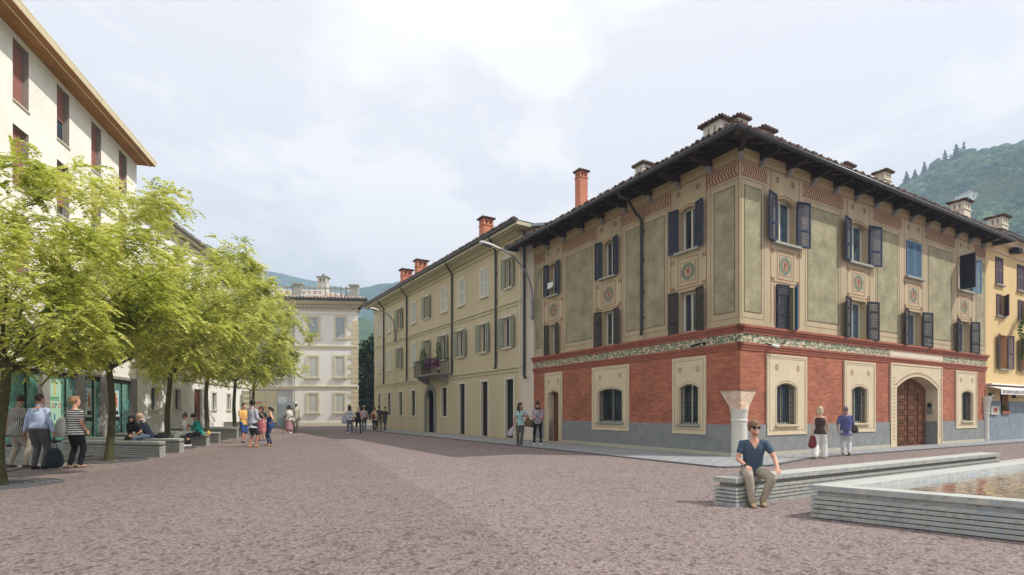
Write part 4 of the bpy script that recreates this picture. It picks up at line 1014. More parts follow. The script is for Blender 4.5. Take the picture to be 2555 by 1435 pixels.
for x0, x1, y0, y1, lab in ((165,190,1010,1038,'small box lamp under the awning left of the planter window'), (315,337,1013,1040,'small box lamp under the awning right of the planter window')):
    u0, u1, z0, z1 = yr(x0, x1, y0, y1); o = empty('wall_lamp', RF.pt(u0,0,z0), lab, 'lamp', 'box lamps under the awning')
    m = RF.mb(); m.box(u0, u1, .0, .12, z0, z1); m.build('housing', MT['iron'], o); m = RF.mb(); m.box(u0+.04, u1+.005, .03, .14, z0+.03, z1-.03); m.build('diffuser', MT['pale_wall'], o)
u0, u1, z0, z1 = yr(168,217,1090,1143); sg = empty('restaurant_sign', RF.pt(u0,0,z0), 'white square sign with red triangular mark on the slate cladding', 'sign')
m = RF.mb(); m.box(u0, u1, .03, .11, z0, z1); m.build('sign_box', MT['frame_white'], sg)
w, h = u1-u0, z1-z0
m = RF.mb(); m.prism([(u0+w*.2,.11,z0+h*.38),(u0+w*.8,.11,z0+h*.42),(u0+w*.55,.11,z0+h*.88)], (0,.008,0)); m.build('red_triangle', MT['red_paint'], sg)
m = RF.mb(); m.box(u0+w*.18, u0+w*.84, .11, .118, z0+h*.25, z0+h*.33); m.disc(u0+w*.74, z0+h*.29, h*.06, 0, .118, .122, 10); m.build('dark_bar', MT['black'], sg)
u0, u1, z0, z1 = yr(292,318,112,138); fl = empty('floodlight', RF.pt(u0,0,z0), 'small dark floodlight under the eaves of the yellow house', 'lamp')
m = RF.mb(); m.box(u0, u1, .12, .4, z0, z1); m.build('housing', MT['iron'], fl); m = RF.mb(); m.box(u0+.1, u1-.1, 0, .12, z0+.05, z1); m.build('bracket', MT['black'], fl)
vn = empty('climbing_vine', RF.pt(UR+2.5,.3,4), 'thin leafy green vine trailing down the yellow wall at the right edge', 'plant')
m = MB(); st = MB(); rnd = random.Random(3)
us_ = RF.u(2556, .4)
path = [RF.pt(us_+.9,.4,6.9), RF.pt(us_+.3,.42,6.5), RF.pt(us_-.1,.4,6.1), RF.pt(us_-.5,.35,5.7), RF.pt(us_+.0,.35,5.2), RF.pt(us_+.1,.3,4.7), RF.pt(us_+.05,.3,4.1)]
st.tube(path, .012, 5)
for a, b in zip(path, path[1:]):
    for k in range(4): leafcloud(m, a.lerp(b, k/4), (.16,.1,.2), 26, .15, .1, seed=rnd.randint(0,999))
m.build('foliage', MT['leaf_mid'], vn, uv=False, recalc=False); st.build('stem', MT['bark'], vn)

# ================================================================ WHITE BUILDING (end of the square)
WP = at(893, 1062, 54.9); WD = Vector((-1,-.10,0)).normalized(); WF = Fac((WP.x, WP.y), WD, (.10,-1))
wb = empty('white_building', WP*1.0-Z*WP.z, 'white three-storey building with sandstone quoins, pale shutters and a roof balustrade', 'building')
UW = WF.u(735); UW2 = WF.u(590); ZWt = WF.uz(893, 755)[1]
s1 = lambda x: 400+x/2.5625
sy = lambda y: 640+y/2.5625
def wr(x0, x1, y0, y1):
    u0, u1 = sorted((WF.u(s1(x0)), WF.u(s1(x1)))); c = s1((x0+x1)/2); return (u0, u1, WF.uz(c, sy(y1))[1], WF.uz(c, sy(y0))[1])
ww = [wr(948,1010,392,520), wr(1124,1180,392,520), wr(945,1006,642,770), wr(1120,1176,642,770), wr(945,1006,880,995), wr(1120,1176,880,995)]
w3 = [wr(800,830,392,520), wr(800,830,642,770)]; st_ = (w3[0][1]-w3[0][0])
w3 = [(UW+1.1+k*4.2, UW+2.5+k*4.2, w[2], w[3]) for w in w3 for k in range(2)]
m = WF.mb(); wall(m, 0, UW, 0, ZWt, ww, depth=.15); wall(m, UW, UW, 0, 1); m.build('wall', MT['white_render'], wb)
m = WF.mb(); wall(m, UW, UW2, 0, ZWt, w3, o=-.15, depth=.15); m.box(UW-.3, UW, -.15, -.001, 0, ZWt); m.build('set_back_wall', MT['grey_render'], wb)
m = WF.mb(); m.add([(0,0,0),(4,-12,0),(4,-12,ZWt),(0,0,ZWt)], [(0,1,2,3)]); m.build('side_wall', MT['white_render'], wb)
zst = [WF.uz(850, sy(y))[1] for y in (372, 578, 834)]
m = WF.mb()
m.box(-.05, UW2, -.2, .03, zst[0]-.05, zst[0]+.05)
for z in zst[1:]: m.box(-.06, UW2, -.2, .10, z-.02, z+.12); m.box(-.04, UW2, -.2, .05, z-.25, z-.02)
m.box(-.05, UW2, -.2, .06, 0, .35)
m.box(-.3, UW2, -.2, .35, ZWt-.5, ZWt-.42); m.box(-.2, UW2, -.2, .22, ZWt-.9, ZWt-.82)
k = 0; u = 0
while u < UW2: m.box(u, u+.12, 0, .3, ZWt-.72, ZWt-.5); u += .26
m.build('string_courses', MT['sand_trim'], wb)
m = WF.mb(); m.prism([(-.2,0,ZWt-.42),(UW2,0,ZWt-.42),(UW2,.85,ZWt+.0),(-.85,.85,ZWt+.0)], (0,-.02,.1)); m.prism([(-.9,.9,ZWt-.02),(UW2,.9,ZWt-.02),(UW2,-.9,ZWt-.02),(-.35,-.9,ZWt-.02)], (0,0,.08))
m.prism([(-.02,0,ZWt-1.2),(3.98,-12,ZWt-1.2),(3.1,-12,ZWt),(-.9,.9,ZWt)], (.02,0,.0)); m.build('eave_cornice', MT['sand_trim'], wb)
m = WF.mb(); m.tube([(-1,.98,ZWt+.1),(UW2,.98,ZWt+.1)], .17, 8); m.tube([(-1,.98,ZWt+.1),(3.0,-12,ZWt+.1)], .17, 8); m.build('gutter', MT['gutter'], wb)
m = WF.mb(); i = 0; z = .4
while z < ZWt-1:
    if not any(abs(z+.25-q) < .3 for q in zst): m.box(-.03, (.95 if i % 2 else .6), -.05, .05, z, z+.44); m.box(-.05, .0, -.05, .05, z, z+.44)
    else: m.part()
    i += 1; z += .5
m.build_parts('corner_quoins', MT['quoin'], wb)
for h in ww+w3:
    u0, u1, z0, z1 = h; o = 0 if h in ww else -.15
    m = WF.mb(); t = .2; m.box(u0-t, u0, o, o+.06, z0-.05, z1+t); m.box(u1, u1+t, o, o+.06, z0-.05, z1+t); m.box(u0, u1, o, o+.06, z1, z1+t); m.box(u0-t-.1, u1+t+.1, o, o+.18, z0-.18, z0-.05)
    w = m.build('window', MT['sand_trim'], wb)
    for side in (1, -1): shutter(WF, w, u0 if side > 0 else u1, z0-.05, z1, (u1-u0)/2-.005, side, 0, o-.03, 'shut_grey' if z0 < 7 else 'frame_blue', 16, (0,.3), th=.05, cov=.86)
    m = WF.mb(); m.box(u0+.02, u1-.02, o-.13, o-.1, z0, z1); m.build('pane', MT['shut_fill'], w)
m = WF.mb(); m.tube([(UW+.15,-.02,ZWt-.9),(UW+.15,-.02,.3)], .06, 8); m.build('downpipe', MT['frame_white'], wb)
m = MB(); hip_roof(m, [WF.pt(-1,1,0), WF.pt(UW2+14,1,0), WF.pt(UW2+14,-14,0), WF.pt(3.6,-14,0)], ZWt+.15, R(18), 7.0)
tile_edge(m, WF.pt(-1,1.02,ZWt+.2), WF.pt(UW2,1.02,ZWt+.2), -WF.n, R(18), 7.0, r=.14, step=.34); m.build('tiled_roof', MT['tiles_pale'], wb)
# roof balustrade with piers
m = WF.mb(); pc = [(WF.u(s1(1243)), .5), (WF.u(s1(885)), .5)]
for u, o in pc: m.part(); m.box(u-.42, u+.42, -.1, .55, ZWt+.1, ZWt+1.6); m.box(u-.5, u+.5, -.18, .63, ZWt+1.6, ZWt+1.75)
m.build_parts('balustrade_pier', MT['stone_sill'], wb)
m = WF.mb(); ua, ub = WF.u(s1(1213)), WF.u(s1(1080))
for a, b in ((WF.u(s1(1225)), WF.u(s1(925))), (WF.u(s1(850)), WF.u(s1(600)))):
    m.box(a, b, .15, .3, ZWt+1.3, ZWt+1.42)
    n = int((b-a)/.5)
    for i in range(n+1):
        u = a+(b-a)*i/n; m.tube([(u,.22,ZWt+.25),(u,.22,ZWt+.5),(u,.22,ZWt+.7),(u,.22,ZWt+1.0),(u,.22,ZWt+1.3),(u,.22,ZWt+1.55)], [.09,.06,.11,.06,.07,.1], 6)
m.build('balustrade', MT['stone_sill'], wb)
m = WF.mb()
for cpx in (982, 772):
    u = WF.u(s1(cpx)); a = 1.15 if cpx == 982 else 1.25
    m.part(); m.ring(u-a, u+a, ZWt+.55, ZWt+1.12, .12, .35, .45)
m.build_parts('roof_tablet', MT['white_paint'], wb)
p = at(s1(1043), sy(130), 58); p.z -= 3.1; chimney(p+Z*0, .95, .9, 3.0, 'marble', 'ornate pale stone chimney turret topped by a ball on the white building', 'stone_sill', ball=True, base=2.5)
p = at(s1(695), sy(170), 58); p.z -= 1.2; chimney(p, 1.2, .8, 1.2, 'marble', 'plain low pale chimney at the left of the white building roof', 'stone_sill')

# ================================================================ LEFT LIMESTONE BUILDING
ld = Vector((914-CX, F, 0)).normalized(); LP = Vector((-19.9-(-.274)*4.0*1, 20.65-4.0, 0))
LP = Vector((-19.9+.274*9, 20.65-9, 0)); LB = Fac((LP.x, LP.y), ld, (ld.y, -ld.x))
lb = empty('limestone_building', LP, 'pale limestone modernist block with red roller shutters, ochre projecting roof and green shopfront glass', 'building')
UL2 = LB.u(341); ZL = 16.8
f1 = lambda x: x/1.994
def lr(x0, x1): return sorted((LB.u(f1(x0)), LB.u(f1(x1))))
c1, c2, c3 = lr(63,143), lr(283,345), lr(460,507); stp = c2[0]-c1[0]; ww_ = (c1[1]-c1[0]+c2[1]-c2[0])/2
cols = [c1[0]+k*stp for k in range(-2, 4)]; cols = [c for c in cols if c > .3 and c+ww_ < UL2-.4]
zt1, zb1 = 16.55, LB.uz(50, 262)[1]; fl = zt1-LB.uz(f1(110), f1(648))[1]
rows = [(zb1-k*fl, zt1-k*fl) for k in range(4)]; rows = [r for r in rows if r[0] > 3.9]
holes = [(c, c+ww_, r[0], r[1]) for c in cols for r in rows]
m = LB.mb(); wall(m, 0, UL2, 3.45, ZL+.05, holes, depth=.30); m.build('limestone_wall', MT['stone_blocks'], lb)
m = LB.mb(); m.add([(UL2,0,0),(UL2,-12,0),(UL2,-12,ZL),(UL2,0,ZL)], [(0,1,2,3)]); m.add([(0,0,3.4),(0,-12,3.4),(0,-12,ZL),(0,0,ZL)], [(0,1,2,3)]); m.build('end_wall', MT['stone_blocks'], lb)
m = LB.mb(); m.box(0, UL2-.1, -12, -1.6, 0, 3.9); m.box(.2, UL2-.2, -12, -.55, 3.9, ZL-.1); m.build('interior_core', MT['black_gap'], lb)
for i, (a, b, z0, z1) in enumerate(holes):
    m = LB.mb(); m.ring(a, b, z0, z1, .05, -.30, -.27); w = m.build('window', MT['iron'], lb)
    zz = z0+(.55 if i % 5 == 0 else (1.1 if i % 4 == 1 else 0.02)); m = LB.mb(); m.box(a+.04, b-.04, -.25, -.22, zz, z1)
    n = int((z1-zz)/.09)
    for k in range(n): z = zz+k*.09; m.box(a+.05, b-.05, -.22, -.212, z+.01, z+.07)
    m.build('roller_shutter', MT['roller'], w)
    m = LB.mb(); m.box(a+.02, b-.02, -.29, -.28, z0, z1); m.build('pane', MT['pane_blue'], w); 
    m = LB.mb(); m.box(a-.03, b+.03, -.2, .06, z0-.06, z0); m.build('sill', MT['pale_wall'], w)
    m = LB.mb(); m.box(a+.001, a+.008, -.24, -.002, z0, z1); m.box(b-.008, b-.001, -.24, -.002, z0, z1); m.box(a, b, -.24, -.002, z1-.008, z1-.001); m.build('reveal', MT['reveal_grey'], w)
m = LB.mb(); m.box(-.8, UL2+.15, -13, .98, ZL, ZL+.06); m.build('soffit', MT['soffit_ochre'], lb)
q = UL2+.12; m = LB.mb(); m.prism([(-.8,.96,ZL+.01),(q,.96,ZL+.01),(q+.04,1.0,ZL+.26),(-.8,1.0,ZL+.26)], (0,.04,0)); m.prism([(q,.96,ZL+.01),(q,-13,ZL+.01),(q+.04,-13,ZL+.26),(q+.04,1.0,ZL+.26)], (.05,0,0))
m.box(-.8, q+.12, -13, 1.05, ZL+.26, ZL+.30); m.box(-.8, q+.05, .66, .70, ZL-.03, ZL+.01); m.build('roof_fascia', MT['fascia_ochre'], lb)
# ground floor: pillars, reveals, green glass
pil = [lr(600*.6952,716*.6952)]; pw = [(104,125),(195,213),(254,270),(330,346)]
ps_ = [sorted((LB.u(a), LB.u(b))) for a, b in pw]
ps_[0] = [ps_[0][0], ps_[0][1]]; sp0 = ps_[1][0]-ps_[0][0]; ps_ = [[ps_[0][0]-sp0*k, ps_[0][1]-sp0*k] for k in (3,2,1)]+ps_
ps_ = [p for p in ps_ if p[0] > 0]; ps_[-1][1] = min(UL2, ps_[-1][1])
m = LB.mb()
for a, b in ps_: m.part(); m.box(a, b, -.3, 0, 0, 3.3)
m.build_parts('pillar', MT['pillar'], lb); m = LB.mb(); m.box(0, UL2, -.5, .0, 3.3, 3.46); m.build('lintel', MT['pillar'], lb)
m = LB.mb(); m.box(0, UL2, -.2, -.10, 0, .12); m.box(0, UL2, -.2, -.10, 3.1, 3.3); m.build('shopfront_frame', MT['iron'], lb)
prev = 0
for a, b in ps_:
    if a-prev > .5:
        m = LB.mb(); m.box(prev+.02, a-.02, -.16, -.14, .12, 3.1); g = m.build('shopfront_pane', MT['pane_teal'], lb)
        m = LB.mb(); q = prev+(a-prev)*.62; m.box(q-.03, q+.03, -.14, -.09, .12, 3.1); m.build('mullion', MT['iron'], g)
    prev = b
# posters hanging inside the glass
def poster(a, b, z0, z1, label, items, base='poster'):
    r = empty('poster', LB.pt((a+b)/2, -.13, z0), label, 'poster', 'posters in the shopfront')
    m = LB.mb(); m.box(a, b, -.138, -.130, z0, z1); sh = m.build('sheet', MT[base], r)
    for it in items:
        m = LB.mb()
        for (x0, x1, y0, y1) in it[1]: m.box(a+(b-a)*x0, a+(b-a)*x1, -.130, -.124, z0+(z1-z0)*y0, z0+(z1-z0)*y1)
        m.build(it[0], MT[it[2]], sh)
    return sh
# (u runs away from the viewer: along the wall, left in the picture = small u)
bay = [(ps_[i][1], ps_[i+1][0]) for i in range(len(ps_)-1)]
bi = len(ps_)-4
a, b = bay[bi]; w = b-a
sh = poster(a+w*.04, a+w*.48, .9, 2.95, 'tall pale green exhibition poster with multicoloured EXPO lettering', [('printed_tower', [(.48,.56,.66,.92),(.44,.60,.64,.66)], 'yellow_paint'), ('small_print', [(.1,.9,.58,.6),(.1,.85,.55,.565),(.1,.9,.52,.535)], 'green_paint'), ('lower_mark', [(.45,.55,.08,.22)], 'blue_paint')])
sz = w*.44/3.1; 
for i, (ch_, col) in enumerate((('E','green_paint'),('X','red_paint'),('P','blue_paint'),('O','orange_paint'))):
    text(ch_, 'letter', .34, LB, a+w*.08+i*w*.095, 1.62, -.126, col, sh)
for bb, lab in ((bi+1,'tall white poster with an orange bottle and blue panels, nearer one'), (bi+2,'tall white poster with an orange bottle and blue panels, partly behind the tree trunk')):
    if bb < len(bay):
        a, b = bay[bb]; w = b-a
        poster(a+w*.03, a+w*.55, .95, 2.75, lab, [('blue_panels', [(.08,.45,.8,.88),(.08,.45,.68,.76),(.08,.45,.56,.64),(0,1,.96,1),(.95,1,.2,.96)], 'blue_paint'), ('orange_bottle', [(.58,.82,.42,.72),(.65,.75,.72,.86)], 'orange_paint'), ('dark_footer', [(0,1,0,.12),(.5,.9,.18,.3)], 'black')], 'poster_white')

# ================================================================ SECOND LEFT BUILDING
e0, e1 = Vector((-23.3,33.0,0)), Vector((-26.6,54.3,0)); dv = (e1-e0).normalized()
SB = Fac((e0.x, e0.y), dv, (dv.y, -dv.x)); US = (e1-e0).length; ZS = 14.3
sb_ = empty('pale_plaster_building', e0, 'pale plastered building with tiled eaves behind the row of trees', 'building')
rowz = [(11.0,12.8), (7.4,9.2), (4.4,5.9)]; cu_ = [1.6+k*3.3 for k in range(6)]
hl = [(c, c+1.15, a, b) for c in cu_ for a, b in rowz]; gl = [(c, c+.8, 1.6, 3.0) for i, c in enumerate(cu_) if i != 2]; dl_ = (cu_[2]-.1, cu_[2]+1.3, 0, 3.2)
m = SB.mb(); wall(m, 0, US, 0, ZS, hl+gl+[dl_], depth=.2); m.build('wall', MT['white_render'], sb_)
m = SB.mb(); m.box(.1, US-.1, -9, -.5, 0, ZS-.1); m.build('interior_core', MT['black_gap'], sb_)
m = SB.mb(); m.box(0, US, -.2, .1, 3.75, 3.9); m.box(-.1, US+.3, -.3, .5, ZS-.2, ZS); m.box(0, US+.1, -.1, .2, ZS-.55, ZS-.4); m.build('string_courses', MT['sand_trim'], sb_)
m = SB.mb(); m.add([(US,0,0),(US,-9,0),(US,-9,ZS),(US,0,ZS)], [(0,1,2,3)]); m.build('side_wall', MT['white_render'], sb_)
m = SB.mb(); m.tube([(-.1,.62,ZS+.05),(US+.4,.62,ZS+.05)], .1, 8); m.build('gutter', MT['portal_grey'], sb_)
m = MB(); hip_roof(m, [SB.pt(-.1,.6,0), SB.pt(US+.4,.6,0), SB.pt(US+.4,-10,0), SB.pt(-.1,-10,0)], ZS+.05, R(17), 4.5); tile_edge(m, SB.pt(-.1,.62,ZS+.1), SB.pt(US+.4,.62,ZS+.1), -SB.n, R(17), 3, r=.11, step=.27); m.build('tiled_roof', MT['tiles'], sb_)
for h in hl+gl:
    u0, u1, z0, z1 = h; m = SB.mb(); t = .14; m.box(u0-t, u0, 0, .05, z0, z1+t); m.box(u1, u1+t, 0, .05, z0, z1+t); m.box(u0, u1, 0, .05, z1, z1+t); m.box(u0-.2, u1+.2, 0, .12, z0-.1, z0)
    w = m.build('window', MT['cream_light'], sb_)
    m = SB.mb(); m.box(u0, u1, -.16, -.14, z0, z1); m.build('pane', MT['pane'], w)
    if h in hl and z0 > 7:
        shutter(SB, w, u0, z0, z1, .57, 1, 0, -.06, 'shut_grey', 14, (0,.4)); shutter(SB, w, u1, z0, z1, .57, -1, 0, -.06, 'shut_grey', 14, (0,.4))
m = SB.mb(); m.box(dl_[0], dl_[1], -.19, -.15, 0, 3.2); m.box(dl_[0]+.1, (dl_[0]+dl_[1])/2-.03, -.15, -.13, .2, 3.0); m.box((dl_[0]+dl_[1])/2+.03, dl_[1]-.1, -.15, -.13, .2, 3.0); m.build('door', MT['door_wood'], sb_)

# ---- boarded site hoarding and metal gate in front of the far corner
hF = Fac(at(604,1060,49.5).xy, (1,-.02,0), (-.02,-1,0)); hU = hF.u(691)
hz = hF.uz(650, 975)[1]
hd = empty('board_hoarding', hF.pt(0,0,0), 'grey horizontal board hoarding with orange markings behind the group of four', 'fence')
m = hF.mb(); n = 7
for i in range(n): m.box(0, hU, 0, .04+.015*(i % 2), hz*i/n+.03, hz*(i+1)/n-.02)
m.build('boards', MT['cream_trim'], hd)
m = hF.mb()
for i in range(4): u = hU*i/3; m.box(u-.06, u+.06, -.12, -.001, 0, hz+.05)
m.build('post', MT['portal_grey'], hd)
m = hF.mb()
for (a, b, r) in ((.22,.28,5.3),(.36,.55,4.5),(.44,.72,3.5),(.40,.62,2.5),(.40,.7,1.5)):
    x = hU*a; z = hz*(r)/n
    while x < hU*b: m.box(x, x+.16, .056, .062, z, z+.2+.06*math.sin(x*9)); x += .24
m.build('orange_marking', MT['orange_paint'], hd)
gF = Fac(at(693,1060,49.5).xy, (1,-.02,0), (-.02,-1,0)); gU = gF.u(733); gz = gF.uz(712, 1006)[1]
gt = empty('metal_gate', gF.pt(0,0,0), 'pale blue-grey corrugated metal gate left of the elderly couple', 'gate')
m = gF.mb(); n = 22
for i in range(n): a = gU*i/n; m.prism([(a,.0,.08),(a+gU/n*.5,.05,.08),(a+gU/n,.0,.08)], (0,0,gz-.1))
m.build('corrugated_panel', MT['frame_blue'], gt); m = gF.mb(); m.ring(-.05, gU+.05, .02, gz+.04, .08, -.06, -.005); m.build('gate_frame', MT['steel'], gt)
pp = at(624,1000,40.5); p0 = Vector((pp.x, pp.y, 0)); h = at(624,972,40.5).z
pr = empty('white_pole', p0, 'slim white pole standing behind the man in the grey shirt', 'pole'); m = MB(); m.tube([p0, p0+Z*h], .07, 10); m.build('shaft', MT['white_paint'], pr)
m = MB(); m.tube([p0, p0+Z*.04], .18, 12); m.build('base_plate', MT['steel'], pr); m = MB(); m.tube([p0+Z*h, p0+Z*(h+.05)], [.1,.04], 10); m.build('cap', MT['white_paint'], pr)

# ---- curved wall-mounted street lamps
def street_lamp(fac, pts, hp, base, label):
    P_ = [fac.pt(*fac.uz(x, y, o)[:1], o, fac.uz(x, y, o)[1]) for x, y, o in pts]
    r = empty('street_lamp', P_[0], label, 'street lamp', 'arched wall-mounted street lamps')
    m = MB(); sm = []
    for i in range(len(P_)-1):
        for k in range(5):
            t = k/5; a = P_[max(i-1,0)]; b = P_[i]; c = P_[i+1]; d = P_[min(i+2,len(P_)-1)]
            sm.append(.5*((2*b)+(c-a)*t+(2*a-5*b+4*c-d)*t*t+(3*b-a-3*c+d)*t**3))
    sm.append(P_[-1]); m.tube(sm, [.055-.02*i/len(sm) for i in range(len(sm))], 8); m.build('arm', MT['steel'], r, smooth=True)
    m = fac.mb(); (bx, bya, byb) = base
    for y in (bya, byb): u, z = fac.uz(bx, y, .1); m.box(u-.05, u+.05, 0, .2, z-.03, z+.03)
    u, z0 = fac.uz(bx, byb+5, .12); _, z1 = fac.uz(bx, bya-8, .12); m.box(u-.03, u+.03, .0, .04, z0, z1)
    m.build('wall_bracket', MT['iron'], r)
    e = P_[-1]; x, y, o = hp; u, z = fac.uz(x, y, o); h = fac.pt(u, o, z); v = (h-e); L = v.length; v.normalize()
    sdv = v.cross(Z).normalized(); m = MB()
    m.tube([e-v*.05, e+v*L*.15, e+v*L*.5, e+v*L*.9, h], [(.05,.05),(.09,.06),(.16,.08),(.15,.07),(.04,.03)], 10, ref=tuple(sdv)); hd_ = m.build('lamp_head', MT['white_paint'], r, smooth=True)
    m = MB(); c0 = e+v*L*.45-Z*.06; c1 = e+v*L*.9-Z*.06; m.tube([c0-v*.05, c0, c1], [(.03,.02),(.12,.06),(.1,.04)], 10, ref=tuple(sdv)); m.build('lens', MT['pane_blue'], hd_, smooth=True)
street_lamp(NF, [(1327.5,797,.16),(1327.5,745,.2),(1325,715,.35),(1312,680,.8),(1290,650,1.25),(1262,627,1.8),(1246,620,2.1)], (1197,603,2.9), (1327.5,757,790), 'near arched street lamp on the narrow pale wall beside the palazzo')
street_lamp(CF, [(985,852,.14),(985,830,.2),(983,808,.5),(977,795,1.0),(966,784,1.5),(950,776,2.1),(944,774,2.4)], (925,769,3.2), (985,828,848), 'far arched street lamp at the far end of the cream building')
# ================================================================ MOUNTAINS AND HILLS
def ridge(prof, X):
    if X <= prof[0][0]: return prof[0][1]
    for (a, ha), (b, hb) in zip(prof, prof[1:]):
        if X <= b: t = (X-a)/(b-a); t = t*t*(3-2*t)*.5+t*.5; return ha+(hb-ha)*t
    return prof[-1][1]
def hill(name, D, prof_px, Y0, x0, x1, nx, ny, mt, amp, fs, back=1.25):
    prof = [((px-CX)/F*D, EYE+(HZ-py)/F*D) for px, py in prof_px]
    vs = []; fs_ = []
    for j in range(ny+1):
        Y = Y0+(D*back-Y0)*j/ny
        for i in range(nx+1):
            X = x0+(x1-x0)*i/nx; h = ridge(prof, X)
            t = min(1, max(0, (Y-Y0)/(D-Y0))); k = math.sin(t*math.pi/2)**1.0 if Y <= D else 1-((Y-D)/(D*back-D))**1.5
            n = noise.fractal(Vector((X/fs, Y/fs, 1.3)), 1.0, 2.1, 6)
            n2 = noise.noise(Vector((X/fs*9, Y/fs*9, 5)))
            z = h*k+amp*n*min(1, t*1.5)*(1 if Y < D*.98 else .35)+amp*.12*n2*min(1, t*3)
            vs.append((X, Y, z-2))
    for j in range(ny):
        for i in range(nx): a = j*(nx+1)+i; fs_.append((a, a+1, a+nx+2, a+nx+1))
    m = MB(); m.add(vs, fs_); o = m.build(name, mt, uv=False, recalc=False, smooth=True); tag(o, kind='structure'); return o, prof
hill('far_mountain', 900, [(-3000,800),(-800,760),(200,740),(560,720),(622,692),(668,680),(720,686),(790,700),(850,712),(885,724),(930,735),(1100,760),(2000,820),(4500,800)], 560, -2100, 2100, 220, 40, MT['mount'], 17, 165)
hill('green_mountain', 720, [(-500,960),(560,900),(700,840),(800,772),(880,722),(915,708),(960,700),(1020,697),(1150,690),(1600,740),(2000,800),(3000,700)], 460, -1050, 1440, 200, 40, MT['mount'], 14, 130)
hill('near_valley_hill', 450, [(300,1020),(780,930),(870,830),(898,788),(930,792),(990,812),(1100,850),(1500,900),(2000,960)], 240, -340, 370, 120, 30, MT['hill'], 6, 64)
HR, HP = hill('wooded_hill', 430, [(1500,980),(1900,760),(2100,590),(2230,482),(2300,462),(2400,445),(2470,434),(2520,402),(2555,380),(2700,330),(3100,250),(3800,230)], 130, 60, 900, 130, 60, MT['hill'], 9, 75)
def hz_right(X, Y):
    dg = HR.data.vertices; nx, ny, x0, x1, Y0, Y1 = 130, 60, 60, 900, 130, 430*1.25
    fi, fj = (X-x0)/(x1-x0)*nx, (Y-Y0)/(Y1-Y0)*ny; i, j = int(fi), int(fj)
    return dg[j*(nx+1)+i].co.z
# tree canopy covering the hillside (too many to count)
ico = bmesh.new(); bmesh.ops.create_icosphere(ico, subdivisions=2, radius=1); icv = [v.co.copy() for v in ico.verts]; icf = [tuple(v.index for v in f.verts) for f in ico.faces]; ico.free()
def blob(m, c, r, seed, sz=1.0, rough=.4):
    s = Vector((seed*3.1, seed*1.7, seed*.9))
    m.add([c+Vector((v.x, v.y, v.z*sz))*r*(1+rough*noise.noise(v*1.7+s)+rough*.6*noise.noise(v*4.3+s)) for v in icv], icf)
rnd = random.Random(11); m = MB(); cnt = 0
while cnt < 3000:
    Y = rnd.uniform(190, 432); px = rnd.uniform(2150, 2700); X = (px-CX)/F*Y
    if X > 880: continue
    if any(abs(X-(vp-CX)/F*vY) < vw*.6+3 and vY-26 < Y < vY+5 for vp, vY, vw in ((2470,405,22),(2553,415,12),(2424,330,13))): continue
    z = hz_right(X, Y); r = rnd.uniform(2.2, 5.0)*(.6+.4*Y/430)
    py = HZ-(z-EYE)/Y*F
    if py > 640: 
        if rnd.random() < .8: continue
    blob(m, Vector((X, Y, z+r*.25)), r, cnt, rnd.uniform(.75, 1.1)); cnt += 1
tag(m.build('hillside_wood', MT['canopy'], uv=False, recalc=False), 'dense broadleaf wood covering the hill behind the palazzo', 'wood', kind='stuff')
def conifer(px, h, wr, lab, Y=420, base=None):
    h *= 1.1; wr *= 1.15
    X = (px-CX)/F*Y; z = hz_right(X, Y)-1; r = empty('conifer', (X, Y, z), lab, 'tree', 'conifers on the hill ridge')
    rn = random.Random(px); m = MB(); c = Vector((X, Y, z)); lay = 9
    for i in range(lay):
        t = i/lay; rad = wr*(1-t)**.85+.3; zz = h*(.12+.88*t)
        n = 14
        for k in range(n):
            a = 6.283*k/n+rn.random(); rr = rad*rn.uniform(.65,1.15); d = Vector((math.cos(a), math.sin(a), 0)); s_ = Vector((-d.y, d.x, 0))
            p = c+Z*zz; w = rad*.28
            m.add([p+Z*h*.09, p+d*rr*.6+s_*w-Z*rad*.12, p+d*rr-Z*rad*.38, p+d*rr*.6-s_*w-Z*rad*.12, p-Z*h*.02], [(0,1,2),(0,2,3),(4,2,1),(4,3,2)])
    m.build('crown', MT['conifer'], r, uv=False, recalc=False)
    m = MB(); m.tube([c-Z*2, c+Z*h*.95], [.35,.05], 6); m.build('trunk', MT['bark_dark'], r, uv=False)
for px, h, w, lab in ((2262,13,4.5,'leftmost small conifer on the hill ridge above the palazzo roof'), (2283,12,4.2,'short conifer, second from the left on the hill ridge'), (2306,15,4,'narrow conifer, third from the left on the hill ridge'), (2322,13,4,'slightly shorter conifer in the middle gap of the ridge'),
        (2358,19,4.5,'slender pointed conifer left of the broadest ridge conifer'), (2372,17,4,'conifer touching the left side of the broadest ridge conifer'), (2386,23,7.5,'broadest and fullest conifer on the hill ridge'), (2405,25,4,'tallest spire-like conifer on the hill ridge'), (2414,19,5,'dark conifer immediately right of the tallest spire'), (2500,15,4,'lone conifer right of the white villa on the ridge')):
    conifer(px, h, w, lab)
def round_tree(px, r_, lab, Y=420, grp='round trees on the hill ridge'):
    X = (px-CX)/F*Y; z = hz_right(X, Y)-1; ro = empty('round_tree', (X, Y, z), lab, 'tree', grp)
    m = MB(); c = Vector((X, Y, z)); rn = random.Random(px)
    for k in range(9): blob(m, c+Vector((rn.uniform(-.6,.6)*r_, rn.uniform(-.5,.5)*r_, r_*rn.uniform(.7,1.7))), r_*rn.uniform(.45,.75), px+k)
    m.build('crown', MT['canopy'], ro, uv=False, recalc=False); m = MB(); m.tube([c-Z*2, c+Z*r_], [.4,.25], 6); m.build('trunk', MT['bark_dark'], ro, uv=False)
